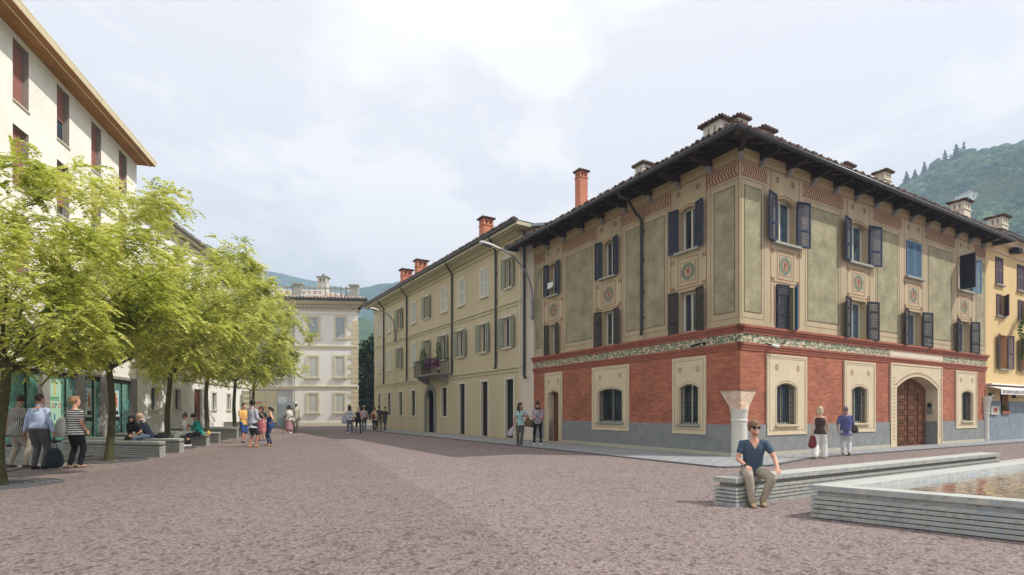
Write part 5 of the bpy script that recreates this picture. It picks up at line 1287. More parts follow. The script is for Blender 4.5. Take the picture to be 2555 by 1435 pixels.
for px, r_, lab in ((2344,6.5,'pale rounded tree between the conifers left of the ridge centre'), (2428,9.5,'largest rounded tree on the ridge just left of the white villa'), (2446,6.5,'small rounded tree touching the left end of the white villa'), (2487,6,'rounded tree behind the right end of the white villa'), (2545,9,'rounded tree below the house at the right picture edge'), (2240,5,'lowest rounded tree where the ridge meets the palazzo roof')): round_tree(px, r_, lab)
def villa(px, w, lab, Y=405, rz=.25, h=7, up=2):
    X = (px-CX)/F*Y; z = hz_right(X, Y)+up; r = empty('hill_villa', (X, Y, z), lab, 'house', 'houses on the wooded hill')
    M0 = Matrix.Translation((X, Y, z)) @ Matrix.Rotation(rz, 4, 'Z'); m = MB(); m.M = M0; m.box(-w/2, w/2, -5, 5, -8, h); m.build('wall', MT['white_render'], r)
    m = MB(); m.M = M0; m.add([(-w/2-1,-6,h),(w/2+1,-6,h),(w/2+1,6,h),(-w/2-1,6,h),(-w/2+4,0,h+2.4),(w/2-4,0,h+2.4)], [(0,1,5,4),(1,2,5),(2,3,4,5),(3,0,4),(0,3,2,1)]); m.build('roof', MT['tiles_pale'], r)
    m = MB(); m.M = M0; n = int(w/3)
    for i in range(n):
        x = -w/2+1.2+i*(w-2.4)/max(1, n-1)
        for zz in (1, 4.2): m.box(x-.6, x+.6, -5.05, -4.9, zz, zz+1.8)
    m.build('window_row', MT['pane'], r)
villa(2470, 22, 'long white villa on the ridge of the wooded hill')
villa(2553, 12, 'white house on the ridge at the right picture edge', Y=415, h=8)
villa(2424, 13, 'grey-roofed house half hidden lower on the hillside behind the chimney', Y=330, h=5, up=1)

# ================================================================ TREES OF THE SQUARE
def pinnate(m, p, d, L, rnd, droop):
    # one compound leaf: leaflets along a drooping rachis
    side = d.cross(Z); side = side.normalized() if side.length > .05 else Vector((1,0,0))
    n = 5; q = p.copy(); dd = d.copy(); V = []; Fc = []
    for i in range(n):
        dd = (dd-Z*droop*.16).normalized(); q = q+dd*(L/n); l = L*(.42-.035*i)
        for s in ((-1, 1) if i < n-1 else (-1, 0, 1)):
            ld = (dd*.75+side*s*.75-Z*.22*rnd.random()).normalized() if s else dd
            w = ld.cross(Z+side*rnd.uniform(-.5,.5)); w = w.normalized()*l*.24 if w.length > .05 else side*l*.24
            b = len(V); V += [q, q+ld*l*.45+w, q+ld*l, q+ld*l*.45-w]; Fc.append((b, b+1, b+2, b+3))
    m.add(V, Fc)
def square_tree(base, h, fork, rad, seed, label, nspray, leafL, trunk_r=.16, lean=(0,0), group='young leafy trees along the left side of the square', proto=None, flat=.8):
    rnd = random.Random(seed); b = Vector(base); r = empty('leafy_tree', b, label, 'tree', group)
    m = MB(); pts = []; rr = []
    for i in range(9):
        t = i/8; pts.append(b+Vector((.05*math.sin(t*5+seed)+lean[0]*t, .04*math.cos(t*4+seed)+lean[1]*t, fork*t))); rr.append(trunk_r*(1.25 if i == 0 else 1-.28*t))
    m.tube(pts, rr, 12); top = pts[-1]; cc = Vector((top.x, top.y, fork+(h-fork)*.42))
    lm = MB(); tips = []; nb = 13
    for k in range(nb):
        a = k*2.4+rnd.uniform(-.3,.3); el = rnd.uniform(.25, 1.25); ln = rad*(.75 if el < .8 else 1.0)*rnd.uniform(.75,1.0)
        d = Vector((math.cos(a)*math.cos(el), math.sin(a)*math.cos(el), math.sin(el))); p = top-Z*rnd.uniform(0,.35); q = [p]; rd = [trunk_r*.42]
        for s_ in range(1, 6):
            d = (d+Vector((rnd.uniform(-.2,.2), rnd.uniform(-.2,.2), rnd.uniform(-.1,.16)))).normalized(); p = p+d*ln/5; q.append(p); rd.append(trunk_r*.42*(1-s_/5.6))
            if s_ >= 2: tips.append((p.copy(), d.copy()))
            if s_ in (2, 3, 4):
                d2 = (d+Vector((rnd.uniform(-.9,.9), rnd.uniform(-.9,.9), rnd.uniform(-.3,.5)))).normalized(); e = p+d2*ln*.32; m.tube([p, (p+e)/2+Z*.03, e], [trunk_r*.14, trunk_r*.1, .008], 5, cap=False); tips.append((e, d2))
        m.tube(q, rd, 7)
    H = (h-fork)/2*1.12
    # clumps of sprays spread through a domed, uneven crown
    clumps = []
    for k in range(44):
        a = rnd.uniform(0, 6.283); t = rnd.random()**.5; zz = rnd.uniform(-.72, 1)
        if zz > .3 and rnd.random() < .35: continue
        pr = math.sqrt(max(.05, 1-(abs(zz)**(2.2 if zz > 0 else 1.6))))
        rr_ = rad*pr*(.35+.62*t); clumps.append((cc+Vector((math.cos(a)*rr_, math.sin(a)*rr_, zz*H+.25*(rr_/rad)*0)), rnd.uniform(.4,.8)*rad*.28))
    wisp = []
    for k in range(22):       # long thin shoots that break the outline
        a = rnd.uniform(0, 6.283); el = rnd.uniform(.1, 1.2); d = Vector((math.cos(a)*math.cos(el), math.sin(a)*math.cos(el), math.sin(el)))
        p, d1 = rnd.choice(tips); d = (d+d1+Z*.25).normalized(); q = [p]; ln = rad*rnd.uniform(.4,.75)
        for s_ in range(6): d = (d+Vector((rnd.uniform(-.12,.12), rnd.uniform(-.12,.12), -.06))).normalized(); p = p+d*ln/6; q.append(p); wisp.append(p)
        m.tube(q, [.014*(1-i/8) for i in range(7)], 4)
    for i in range(nspray):
        if i < len(wisp)*1: p = wisp[i]+Vector((rnd.gauss(0,.05),)*3)
        elif rnd.random() < .16:
            p, d0 = rnd.choice(tips); p = p+Vector((rnd.gauss(0,.22), rnd.gauss(0,.22), rnd.gauss(0,.2)))
        else:
            c, cr_ = rnd.choice(clumps); v = Vector((rnd.gauss(0,1), rnd.gauss(0,1), rnd.gauss(0,1))).normalized(); p = c+Vector((v.x, v.y, v.z*flat))*cr_*(.55+.5*rnd.random())
        out = (p-cc); out.z = out.z*.5+.1; out = out.normalized() if out.length > .01 else Vector((1,0,0))
        for j in range(4):
            d = (out*.4+Vector((rnd.uniform(-1,1), rnd.uniform(-1,1), rnd.uniform(-.3,.6)))).normalized()
            pinnate(lm, p+d*.04, d, leafL*rnd.uniform(.7,1.25), rnd, rnd.uniform(.6,1.6))
    m.build('trunk', MT['bark'], r, uv=False); lm.build('crown', MT['leaf'], r, uv=False, recalc=False)
    # flush round iron grate
    g = empty('tree_grate', Vector((b.x,b.y,0)), 'round grey iron grate '+label.split('|')[-1] if False else GR[label], 'tree grate', 'round grates around the trees')
    m = MB()
    for (ro, ri) in ((.95,.88),(.78,.66),(.60,.48),(.42,.32)):
        n = 28
        for k in range(n):
            a, c = 6.283*k/n, 6.283*(k+1)/n
            m.prism([b+Vector((ri*math.cos(a), ri*math.sin(a), .0)), b+Vector((ro*math.cos(a), ro*math.sin(a), .0)), b+Vector((ro*math.cos(c), ro*math.sin(c), .0)), b+Vector((ri*math.cos(c), ri*math.sin(c), .0))], (0,0,.022))
    for k in range(12):
        a = 6.283*k/12; d = Vector((math.cos(a), math.sin(a), 0)); s_ = Vector((-d.y, d.x, 0))*.03; m.prism([b+d*.32-s_, b+d*.9-s_, b+d*.9+s_, b+d*.32+s_], (0,0,.018))
    m.build('grate_ring', MT['grate'], g)
    return r
TR = [((5,1210),6.4,2.5,2.8,3,'nearest leafy tree, its trunk cut by the left picture edge',950,.34,.105), ((274,1150),8.3,3.0,3.3,5,'leafy tree right of the woman in the striped top, slim mossy trunk',1050,.37,.105),
      ((421,1119),9.3,3.2,3.6,9,'leafy tree rising between the benches behind the seated dark-clothed pair',930,.40,.105), ((517,1098),9.3,3.3,3.8,14,'leafy tree just right of the woman in the teal jumper',830,.44,.11),
      ((586,1083),10.2,3.7,4.0,21,'leafy tree left of the man in the yellow shirt',780,.48,.12), ((634,1075),10.0,3.9,4.2,33,'farthest leafy tree, its low crown hanging over the standing group',820,.50,.12)]
GR = {TR[0][5]:'round iron grate in the lower left corner of the square', TR[1][5]:'round iron grate in front of the nearest stone bench', TR[2][5]:'round iron grate among the benches behind the seated dark-clothed pair', TR[3][5]:'round iron grate behind the bench of the white and teal pair', TR[4][5]:'round iron grate behind the benches left of the yellow shirt', TR[5][5]:'farthest round iron grate behind the standing group'}
for (px, py), h, fk, rad, seed, lab, ns, ll, tr in TR:
    square_tree(gp(px, py), h, fk, rad, seed, lab, ns, ll, tr)
# dark trees closing the gap between white and cream buildings
def dark_tree(c, parts_, lab, mt, name='dense_tree', n=900, size=.5, th=3.0, cat='tree'):
    r = empty(name, c, lab, cat); m = MB()
    for i, (dx, dy_, z, rx, ry, rz_) in enumerate(parts_): leafcloud(m, (c[0]+dx, c[1]+dy_, z), (rx, ry, rz_), n, size, 0, seed=i+int(c[0]*7) % 97, flat=.7)
    m.build('crown', MT[mt], r, uv=False, recalc=False); m = MB(); m.tube([Vector(c)+Z*0, Vector(c)+Z*th], [.3,.2], 8); m.build('trunk', MT['bark_dark'], r, uv=False)
g = at(912,1050,62); g.z = 0
dark_tree((g.x,g.y,0), [(0,0,6,2.6,2.4,3.5),(1.4,.5,8.6,2.2,2,2.2),(-.8,0,3,2.2,2,3),(1.6,0,4,2.0,2,4),(.6,0,7.5,2.5,2,2.8)], 'dense dark broadleaf tree in the gap between the white and cream buildings', 'leaf_dark', n=1700, size=.45)
g = at(927,1050,58); g.z = 0
dark_tree((g.x,g.y,0), [(0,0,2.4,.75,.75,2.4),(.1,0,4.2,.5,.5,1.4)], 'narrow clipped cypress beside the far end of the cream building', 'cypress', 'cypress', n=1500, size=.25, th=4)
g = at(880,1050,75); g.z = 0
dark_tree((g.x,g.y,0), [(0,0,5,4,3,5),(5,0,4,4,3,4.5),(2.5,1,8,3,2,2.5)], 'dark tree standing farther back behind the white building corner', 'leaf_dark', n=1300, size=.6)
gf = Fac(at(895,1062,57).xy, (1,0,0), (0,-1,0)); gw = empty('garden_wall', gf.pt(0,0,0), 'low pale garden wall across the lane between white and cream buildings', 'wall')
m = gf.mb(); m.box(0, 4.5, -.3, 0, 0, .45); m.box(-.02, 4.5, -.34, .04, .45, .55); m.build('wall', MT['cream_light'], gw)

# ================================================================ LAYERED STONE BENCHES AND POOL
def layered(m, seam, loop, z0, z1, n=5, gap=.015, slab=.075, rch=.07, inset=.05, top=None, rec=None):
    # loop: ground outline; strips, a recessed course and an overhanging top slab
    c = sum(loop, Vector())/len(loop)
    def ins(d):
        out = []; k = len(loop)
        for i in range(k):
            a, b, e = loop[i-1], loop[i], loop[(i+1)%k]; v1 = (b-a).normalized(); v2 = (e-b).normalized()
            n1 = Vector((-v1.y, v1.x, 0)); n2 = Vector((-v2.y, v2.x, 0))
            if n1.dot(c-b) < 0: n1 = -n1
            if n2.dot(c-b) < 0: n2 = -n2
            out.append(b+(n1+n2)*(d/(1+n1.dot(n2))))
        return out
    def lay(L, a, b, mm): mm.prism([P2(p, a) for p in L], (0,0,b-a))
    zt = z1-slab; zr = zt-rch; st = (zr-z0)/n
    for i in range(n): lay(loop, z0+i*st+(gap if i else 0), z0+(i+1)*st, m)
    lay(ins(.035), z0, zr-.002, seam); lay(ins(inset+.01), zr-.001, zt+.001, rec if rec is not None else m); (top or m) and lay(loop, zt, z1-.004, m)
    if top: lay(ins(.004), z1-.004, z1, top)
def bench(name, loop, z1, label, group=None, cat='bench', n=5):
    r = empty(name, loop[0], label, cat, group); m, s_, t_, rc = MB(), MB(), MB(), MB(); layered(m, s_, loop, 0, z1, n, top=t_, rec=rc); rc.build('recessed_course', MT['portal_grey'], r)
    m.build('stone_courses', MT['layer'], r); s_.build('dark_joints', MT['seam'], r); t_.build('seat_top', MT['bench_top'], r); return r
a = Vector((3.395,8.04,0)); e = Vector((-.24,.28,0))
bench('long_stone_bench', [a, a+D2*9.9, a+D2*9.9+e, a+e], .435, 'long layered stone bench with the smiling man seated at its near end', n=5)
bdir = Vector((.958,-.286,0)); bwid = Vector((-.27,.72,0)).normalized()*.72
BL = [((398.4,1142.5),4.3,'nearest layered stone bench on the left, in front of the seated dark-clothed pair'), ((447.6,1130.8),5.6,'layered stone bench on which the dark-clothed pair sits'), ((515,1113.7),5.2,'layered stone bench on which the white and teal pair sits'),
      ((546,1106.3),5.2,'layered stone bench directly behind the white and teal pair'), ((591,1094.8),5.0,'layered stone bench left of the man in the yellow shirt, fifth from the front'), ((613,1090),5.0,'layered stone bench partly hidden by the man in the yellow shirt'), ((694,1069.5),6.0,'farthest layered stone bench, its end showing right of the woman in blue')]
for (px, py), L, lab in BL:
    c = gp(px, py); bench('stone_bench', [c, c+bwid, c+bwid-bdir*L, c-bdir*L], .48 if py > 1100 else .55, lab, 'layered stone benches under the trees')
# pool basin
pc0 = Vector((4.08,7.26,0)); pe = Vector((1.59,-1.376,0)).normalized(); LW, LD = 4.4, 13.0
bs = empty('pool_basin', pc0, 'layered grey stone pool basin in the lower right corner', 'pool')
rim = [(0,0),(LD,0),(LD,LW),(0,LW)]
def pp_(a, b, z=0): v = pc0+D2*a+pe*b; return Vector((v.x, v.y, z))
# walls: back long, left (near face), others outside the frame but real
sn = abs(D2.x*pe.y-D2.y*pe.x); tb, tn = .33/sn, .275/sn
segs = [[pp_(0,0),pp_(LD,0),pp_(LD,tb),pp_(tn,tb)], [pp_(0,0),pp_(tn,tb),pp_(tn,LW-tb),pp_(0,LW)], [pp_(0,LW),pp_(tn,LW-tb),pp_(LD,LW-tb),pp_(LD,LW)], [pp_(LD,tb),pp_(LD,LW-tb),pp_(LD+tn,LW-tb),pp_(LD+tn,tb)]]
m, s_, t_ = MB(), MB(), MB()
ccx = pp_(LD/2, LW/2)
def grow(L, d):           # pull the outer corners inwards for recessed courses
    return [p+(ccx-p).normalized()*0 if False else p for p in L]
for sg_ in segs:
    zt, zr = .375, .31; st = zr/5
    def shr(p, d): 
        # move outer vertices towards the pool interior
        a = (p-pc0); det = D2.x*pe.y-D2.y*pe.x; A = (a.x*pe.y-a.y*pe.x)/det; B = (D2.x*a.y-D2.y*a.x)/det
        A2 = A+d/sn if A < 1e-4 else A; B2 = B+d/sn if B < 1e-4 else (B-d/sn if B > LW-1e-4 else B); return pp_(A2, B2)
    for i in range(5): m.prism([P2(p, i*st+.013) for p in sg_], (0,0,st-.013))
    s_.prism([P2(shr(p,.035), 0) for p in sg_], (0,0,zr-.002)); m.prism([P2(shr(p,.05), zr-.001) for p in sg_], (0,0,zt-zr+.002)); m.prism([P2(p, zt) for p in sg_], (0,0,.07)); t_.prism([P2(shr(p,.003), .445) for p in sg_], (0,0,.004))
m.build('stone_courses', MT['layer'], bs); s_.build('dark_joints', MT['seam'], bs); t_.build('rim_top', MT['bench_top'], bs)
m = MB(); m.add([pp_(tn*.9,tb*.9,.37), pp_(LD,tb*.9,.37), pp_(LD,LW-tb*.9,.37), pp_(tn*.9,LW-tb*.9,.37)], [(0,1,2,3)])
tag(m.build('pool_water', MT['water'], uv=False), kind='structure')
m = MB(); m.add([pp_(tn,tb,.05), pp_(LD,tb,.05), pp_(LD,LW-tb,.05), pp_(tn,LW-tb,.05)], [(0,1,2,3)]); m.build('pool_floor', MT['layer'], bs)

# ================================================================ HAZE
hm = NT('thin_blue_valley_haze'); pv = hm.n('ShaderNodeVolumePrincipled', {'Color': (.60,.79,1,1), 'Density': HAZE}); hm.t.links.remove(hm.o.inputs[0].links[0]); hm.t.nodes.remove(hm.b); hm.l(pv.outputs[0], hm.o.inputs['Volume'])
if HAZE > 0:
    m = MB(); m.box(-2150, 2150, -450, 1150, -3, 300); o = m.build('haze', hm.mat, uv=False); tag(o, kind='stuff')
# ================================================================ PEOPLE
SK = {'fair': mat('fair_skin', (214,160,134), rough=.55, var=.06, bump=0), 'tan': mat('tanned_skin', (182,126,98), rough=.55, var=.06, bump=0), 'dark': mat('dark_brown_skin', (98,66,52), rough=.55, var=.08, bump=0)}
def cloth(name, rgb, var=.12): return mat(name, rgb, rough=.9, var=var, scale=5, fine=60, bump=.25, spec=.15, dist=.004)
def striped(name, a, b, per, duty=.5, check=False):
    t = NT(name); s = t.n('ShaderNodeSeparateXYZ', {0: t.coord()})
    f = t.math('LESS_THAN', t.math('FRACT', t.math('DIVIDE', t.math('ADD', s.outputs[2], t.math('MULTIPLY', t.noise(4, t.coord(), 2), .02)), per)), duty)
    if check:
        g = t.math('LESS_THAN', t.math('FRACT', t.math('DIVIDE', s.outputs[0], per)), duty); f = t.math('MULTIPLY', t.math('ADD', f, g), .5)
    t.l(t.mix(f, lin(b), lin(a)), t.b.inputs['Base Color']); t.b.inputs['Roughness'].default_value = .9; t.bump(t.noise(50, t.coord(), 2), .2, .004); return t.mat
HAIR = {k: mat(k+'_hair', c, rough=.6, var=.3, scale=20, fine=90, bump=.5, spec=.4, dist=.004) for k, c in {'dark_brown': (52,38,32), 'black': (26,24,26), 'grey_brown': (92,78,68), 'blond_curly': (158,122,84), 'fair': (186,158,128), 'blonde': (196,176,144), 'light_brown': (128,96,72), 'auburn': (112,66,42), 'grey': (120,118,114)}.items()}
def IK(a, c, l1, l2, hint):
    a, c, hint = Vector(a), Vector(c), Vector(hint); v = c-a; d = v.length
    if d > (l1+l2)*.999: c = a+v*((l1+l2)*.999/d); v = c-a; d = v.length
    x = (l1*l1-l2*l2+d*d)/(2*d); h = math.sqrt(max(0, l1*l1-x*x)); u = v/d; n = hint-u*hint.dot(u); n = n.normalized() if n.length > 1e-4 else Vector((0,1,0))
    return a+u*x+n*h, c
def rt(m, pts, rad, n=10, ref=(1,0,0)):          # tube with rounded ends
    P = [Vector(p) for p in pts]; r = [(q, q) if not hasattr(q, '__len__') else q for q in rad]
    d0 = (P[0]-P[1]).normalized(); d1 = (P[-1]-P[-2]).normalized(); a, b = min(r[0]), min(r[-1])
    P = [P[0]+d0*a*.8, P[0]+d0*a*.5]+P+[P[-1]+d1*b*.5, P[-1]+d1*b*.8]
    r = [(r[0][0]*.4, r[0][1]*.4), (r[0][0]*.82, r[0][1]*.82)]+r+[(r[-1][0]*.82, r[-1][1]*.82), (r[-1][0]*.4, r[-1][1]*.4)]
    m.tube(P, r, n, ref=ref)
WS = bpy.data.scenes.new('workshop')
def organic(name, m, mt, parent, voxel, extra=None, wr=0, seed=0, it=3):
    me = bpy.data.meshes.new('tmp'); me.from_pydata(m.v, [], m.f); b = bmesh.new(); b.from_mesh(me); bmesh.ops.recalc_face_normals(b, faces=b.faces); b.to_mesh(me); b.free()
    o = bpy.data.objects.new('tmp', me); WS.collection.objects.link(o)
    md = o.modifiers.new('r', 'REMESH'); md.mode = 'VOXEL'; md.voxel_size = voxel; md.use_smooth_shade = True
    sm = o.modifiers.new('s', 'SMOOTH'); sm.iterations = it; sm.factor = .5
    
    with bpy.context.temp_override(scene=WS, view_layer=WS.view_layers[0]): dg = bpy.context.evaluated_depsgraph_get()
    me2 = bpy.data.meshes.new_from_object(o.evaluated_get(dg)); bpy.data.objects.remove(o); bpy.data.meshes.remove(me)
    if wr:
        for v in me2.vertices:
            q = v.co; s = Vector((seed, seed*.7, 0)); k = noise.noise(Vector((q.x*9, q.y*9, q.z*6))+s)+.6*noise.noise(Vector((q.x*20, q.y*20, q.z*13))+s); v.co = q+v.normal*wr*k
    if extra is not None and extra.v:
        b = bmesh.new(); b.from_mesh(me2); vs = [b.verts.new(p) for p in extra.v]
        for f in extra.f:
            fc = b.faces.new([vs[i] for i in f]); fc.smooth = True
        bmesh.ops.recalc_face_normals(b, faces=b.faces); b.to_mesh(me2); b.free()
    me2.materials.clear(); me2.materials.append(mt); me2.polygons.foreach_set('use_smooth', [True]*len(me2.polygons)); me2.name = name
    ob = bpy.data.objects.new(name, me2); scene.collection.objects.link(ob); ob.parent = parent; ORG[ob.name] = (0,0,0); return ob
def hand(m, ex, w, d, side, pn, curl=.4, k=1.0):
    # w wrist, d direction along the hand, pn palm normal (away from the back of the hand)
    d = Vector(d).normalized(); pn = Vector(pn); pn = (pn-d*pn.dot(d)).normalized(); s = d.cross(pn)*side
    rt(m, [w, w+d*.035, w+d*.075], [(.022,.016),(.036,.015),(.037,.013)], 8, ref=tuple(s))
    for i, (off, L) in enumerate(((-.028,.064),(-.009,.074),(.010,.070),(.028,.055))):
        b0 = w+d*.072+s*off; dd = d.copy(); P = [b0-d*.012]; r_ = [.0088]
        for j in range(3):
            P.append(P[-1]+dd*(L/3+(.012 if j == 0 else 0))); r_.append(.0085-.0008*j); dd = (dd+pn*curl*(.5+.15*i)).normalized()
        rt(ex, P, r_, 6)
    b0 = w+d*.022-s*.026; td = (d*.6-s*.75+pn*.3).normalized(); rt(ex, [b0, b0+td*.03, b0+td*.03+(td+d*.6).normalized()*.03], [.011,.0095,.0082], 6)
def person(label, loc, H, face, skin='fair', top=('short','plain'), topm=None, bottom='trousers', botm=None, shoe=None, hair='short', hairm='dark_brown', lean=0, head=(0,0), twist=0,
           R_h=None, L_h=None, R_f=None, L_f=None, seat=None, fat=1.0, female=False, vox=.017, faceon=False, group=None, belt=None, elbR=None, elbL=None, palmR=None, palmL=None, curl=.45, sway=0, len_top=0, shoe_bare=False, kneeL=None, kneeR=None):
    S = H/1.75; root = empty('person', loc, label, 'person', group, rz=R(face), local=True)
    def mb(): q = MB(); q.M = Matrix.Scale(S, 4); return q
    vx = vox
    pz = .93 if seat is None else seat/S+.10
    Pv = Vector((sway, 0, pz)); l = R(lean); up = Vector((0, -math.sin(l), math.cos(l))); bk = Vector((0, math.cos(l), math.sin(l)))
    tw = R(twist); sx = Vector((math.cos(tw), math.sin(tw), 0))
    T = lambda h, y=0: Pv+up*h+bk*y+Vector((-sway*h*1.2, 0, 0))
    f = fat; wS = .162 if not female else .145
    N = T(.545, .0); sh = T(.47)
    hl = l*.55+R(head[1]); ht = R(head[0])
    hu = Vector((0, -math.sin(hl), math.cos(hl))); Hc = N+hu*.165+Vector((0,-.015,0))
    HM = Matrix.Translation(Hc) @ Matrix.Rotation(ht, 4, 'Z') @ Matrix.Rotation(hl*1.0 if True else 0, 4, 'X')
    hd = lambda x, y, z: HM @ Vector((x, y, z))
    SR, SL = sh-sx*wS*1.08, sh+sx*wS*1.08
    dfR = R_h or (-.26*f, .02, pz-.12+.0); dfL = L_h or (.26*f, .02, pz-.12)
    if seat is None and R_h is None: dfR = (-.25*f, -.02, .80)
    if seat is None and L_h is None: dfL = (.25*f, -.02, .80)
    eR, wR = IK(SR, dfR, .285, .255, elbR or (-.5, 1, -.2)); eL, wL = IK(SL, dfL, .285, .255, elbL or (.5, 1, -.2))
    hipR, hipL = Pv+Vector((-.088,0,-.02)), Pv+Vector((.088,0,-.02))
    aR, aL = Vector(R_f or (-.10,.02,.085)), Vector(L_f or (.10,.02,.085))
    kR, aR = IK(hipR, aR, .435, .42, kneeR or (-.15,-1,.05 if seat is None else 1)); kL, aL = IK(hipL, aL, .435, .42, kneeL or (.15,-1,.05 if seat is None else 1))
    # ---- body
    m, ex = mb(), mb()
    hipw = .158 if not female else .168
    TR_ = [(-.09,.10,.09,0),(-.02,hipw*f,.115*f,.005),(.08,(.145 if not female else .128)*f,.105*f,0),(.17,(.135 if not female else .115)*f,.10*f,-.005),(.28,.148*f,.112*f,-.005),(.38,.158,.108*f,.0),(.45,.15,.088,.01),(.50,.095,.07,.01),(.545,.052,.055,.005)]
    def torso(q, rows, inf=0):
        (q.tube if inf else rt.__get__(q))([T(a, y) for a, x, z, y in rows], [(x+inf, z+inf) for a, x, z, y in rows], 16, ref=tuple(sx))
    torso(m, TR_)
    if female: 
        for s_ in (-1, 1): rt(m, [T(.33, -.07)+sx*s_*.065, T(.32, -.11)+sx*s_*.065], [.055,.04], 8)
    rt(m, [N-up*.03, N+hu*.05, Hc-hu*.06], [.056,.052,.05], 10)
    HR_ = [(-.122,.030,.030,-.045),(-.10,.046,.054,-.028),(-.06,.060,.078,-.012),(-.02,.068,.090,-.003),(.03,.073,.096,.004),(.07,.070,.090,.010),(.105,.052,.066,.013),(.125,.025,.03,.013)]
    m.tube([hd(0,y,z) for z, a, b, y in HR_], [(a,b) for z, a, b, y in HR_], 14, ref=tuple((HM.to_3x3() @ Vector((1,0,0)))))
    rt(m, [hd(0,-.085,.02), hd(0,-.104,-.01), hd(0,-.112,-.030)], [.007,.010,.012], 6)
    rt(m, [hd(0,-.082,-.075), hd(0,-.086,-.1)], [.016,.016], 6)
    for s_ in (-1, 1): rt(m, [hd(s_*.072,.008,.012), hd(s_*.076,.012,-.025)], [(.008,.014),(.007,.01)], 6); rt(m, [hd(s_*.03,-.082,.034), hd(s_*.045,-.074,.036)], [.011,.010], 6)
    for (s_, S_, e_, w_, pn) in ((-1,SR,eR,wR,palmR), (1,SL,eL,wL,palmL)):
        rt(m, [S_+Vector((-.02*s_,0,.0)), S_.lerp(e_,.35), e_], [.050*f**.5,.046*f**.5,.037], 10); rt(m, [e_, e_.lerp(w_,.35), w_], [.038,.036,.024], 10)
        dr = (w_-e_).normalized(); hand(m, ex, w_, dr, s_, pn or ((-s_)*.9, .1, 0), curl)
    for (s_, h_, k_, a_) in ((-1,hipR,kR,aR), (1,hipL,kL,aL)):
        rt(m, [h_, h_.lerp(k_,.4), k_], [.088*f,.075*f,.055], 12); rt(m, [k_, k_.lerp(a_,.33), a_], [.053,.056,.034], 12)
        rt(m, [a_+Vector((0,.03,-.035)), a_+Vector((0,-.05,-.045)), a_+Vector((0,-.13,-.06))], [(.034,.032),(.038,.026),(.036,.018)], 8)
    organic('body', m, SK[skin], root, vx*S, ex)
    # ---- top
    kind = top[0]
    if kind:
        m = mb(); i_ = .022 if len_top > -.05 and bottom != 'dress' else .014; low = -.06-len_top
        rows = [(low-.03, (hipw+.014+len_top*.12)*f, .125*f, .005)] + [r for r in TR_ if r[0] > low+.03 and r[0] < .47]
        if kind in ('sleeveless', 'camisole'): rows = [r for r in rows if r[0] < (.44 if kind == 'sleeveless' else .36)]; rows.append((.47 if kind == 'sleeveless' else .37, .105 if kind == 'sleeveless' else .15, .085, .005))
        else: rows.append((.50,.082,.062,.01) if kind != 'tee' else (.488,.10,.068,.01))
        torso(m, rows, i_)
        if female:
            for s_ in (-1, 1): rt(m, [T(.33, -.07)+sx*s_*.065, T(.32, -.11)+sx*s_*.065], [.068,.052], 8)
        fr = {'short': .62, 'half': 1.05, 'long': 2.0, 'sleeveless': 0, 'camisole': 0, 'tee': .55}[kind]
        for (s_, S_, e_, w_) in ((-1,SR,eR,wR), (1,SL,eL,wL)):
            if fr <= 0: 
                if kind == 'camisole': rt(m, [T(.37,-.07)+sx*s_*.08, T(.49,-.01)+sx*s_*.085, T(.38,.08)+sx*s_*.08], [.009]*3, 6)
                continue
            if fr <= 1.1: rt(m, [S_-sx*s_*.07+Vector((0,0,-.004)), S_, S_.lerp(e_, min(fr,1))], [.064,.063,.059 if kind != 'tee' else .056], 10)
            if fr > 1.1: rt(m, [S_-sx*s_*.04, S_, S_.lerp(e_,.5), e_], [.06,.064,.058,.052], 10); rt(m, [e_, e_.lerp(w_,.5), e_.lerp(w_,.93)], [.052,.046,.038], 10)
        if kind in ('long','half') or top[1] == 'collar': rt(m, [N-up*.02+bk*.0, N+hu*.03], [.066,.062], 10)
        organic('shirt' if not female or kind == 'long' else 'top', m, topm, root, vx*S, wr=.006*S, seed=len(label))
    # ---- bottom
    if bottom:
        m = mb()
        if bottom in ('trousers', 'shorts', 'wide', 'slim'):
            e = .018 if bottom != 'slim' else .008
            rt(m, [T(-.085), T(-.02,.005), T(.06 if len_top < -.05 or not kind else .0)], [((.11),.105),((hipw+e)*f,(.118+e*.6)*f),((.138 if not female else .128)*f+e*.5,.108*f+e*.5)], 16, ref=(1,0,0))
            for (h_, k_, a_) in ((hipR,kR,aR), (hipL,kL,aL)):
                wk, wa = {'trousers': (.070,.058), 'wide': (.088,.098), 'slim': (.060,.044), 'shorts': (.084,.08)}[bottom]
                rt(m, [h_, h_.lerp(k_,.4), k_], [(.092+e*.5)*f,(.080+e*.6)*f,wk], 12)
                if bottom != 'shorts': rt(m, [k_, k_.lerp(a_,.4), a_.lerp(k_,.03)+Vector((0,0,-.01))], [wk,(wk+wa)/2+.003,wa], 12)
        else:
            zk = {'skirt': .42, 'dress': .50, 'long_skirt': .30}[bottom]; h0 = .12 if bottom != 'dress' else .30
            z_ = lambda t: Vector((Pv.x, Pv.y, pz+h0+(zk-pz-h0)*t))
            rt(m, [z_(0), z_(.25), z_(.5), z_(.8), z_(1)], [(.13*f,.11*f),(hipw*f*.95,.125*f),(hipw*f+.03,.145*f),(.2*f,.165*f),(.215*f,.18*f)], 20)
        organic({'skirt':'skirt','long_skirt':'skirt','dress':'dress','shorts':'shorts'}.get(bottom,'trousers'), m, botm, root, vx*S, wr=.006*S, seed=len(label)+3)
    if belt: 
        m = mb(); rt(m, [T(.045), T(.075)], [(.158*f+.012,.125*f+.01),(.158*f+.012,.125*f+.01)], 18); organic('belt', m, belt, root, vx*S)
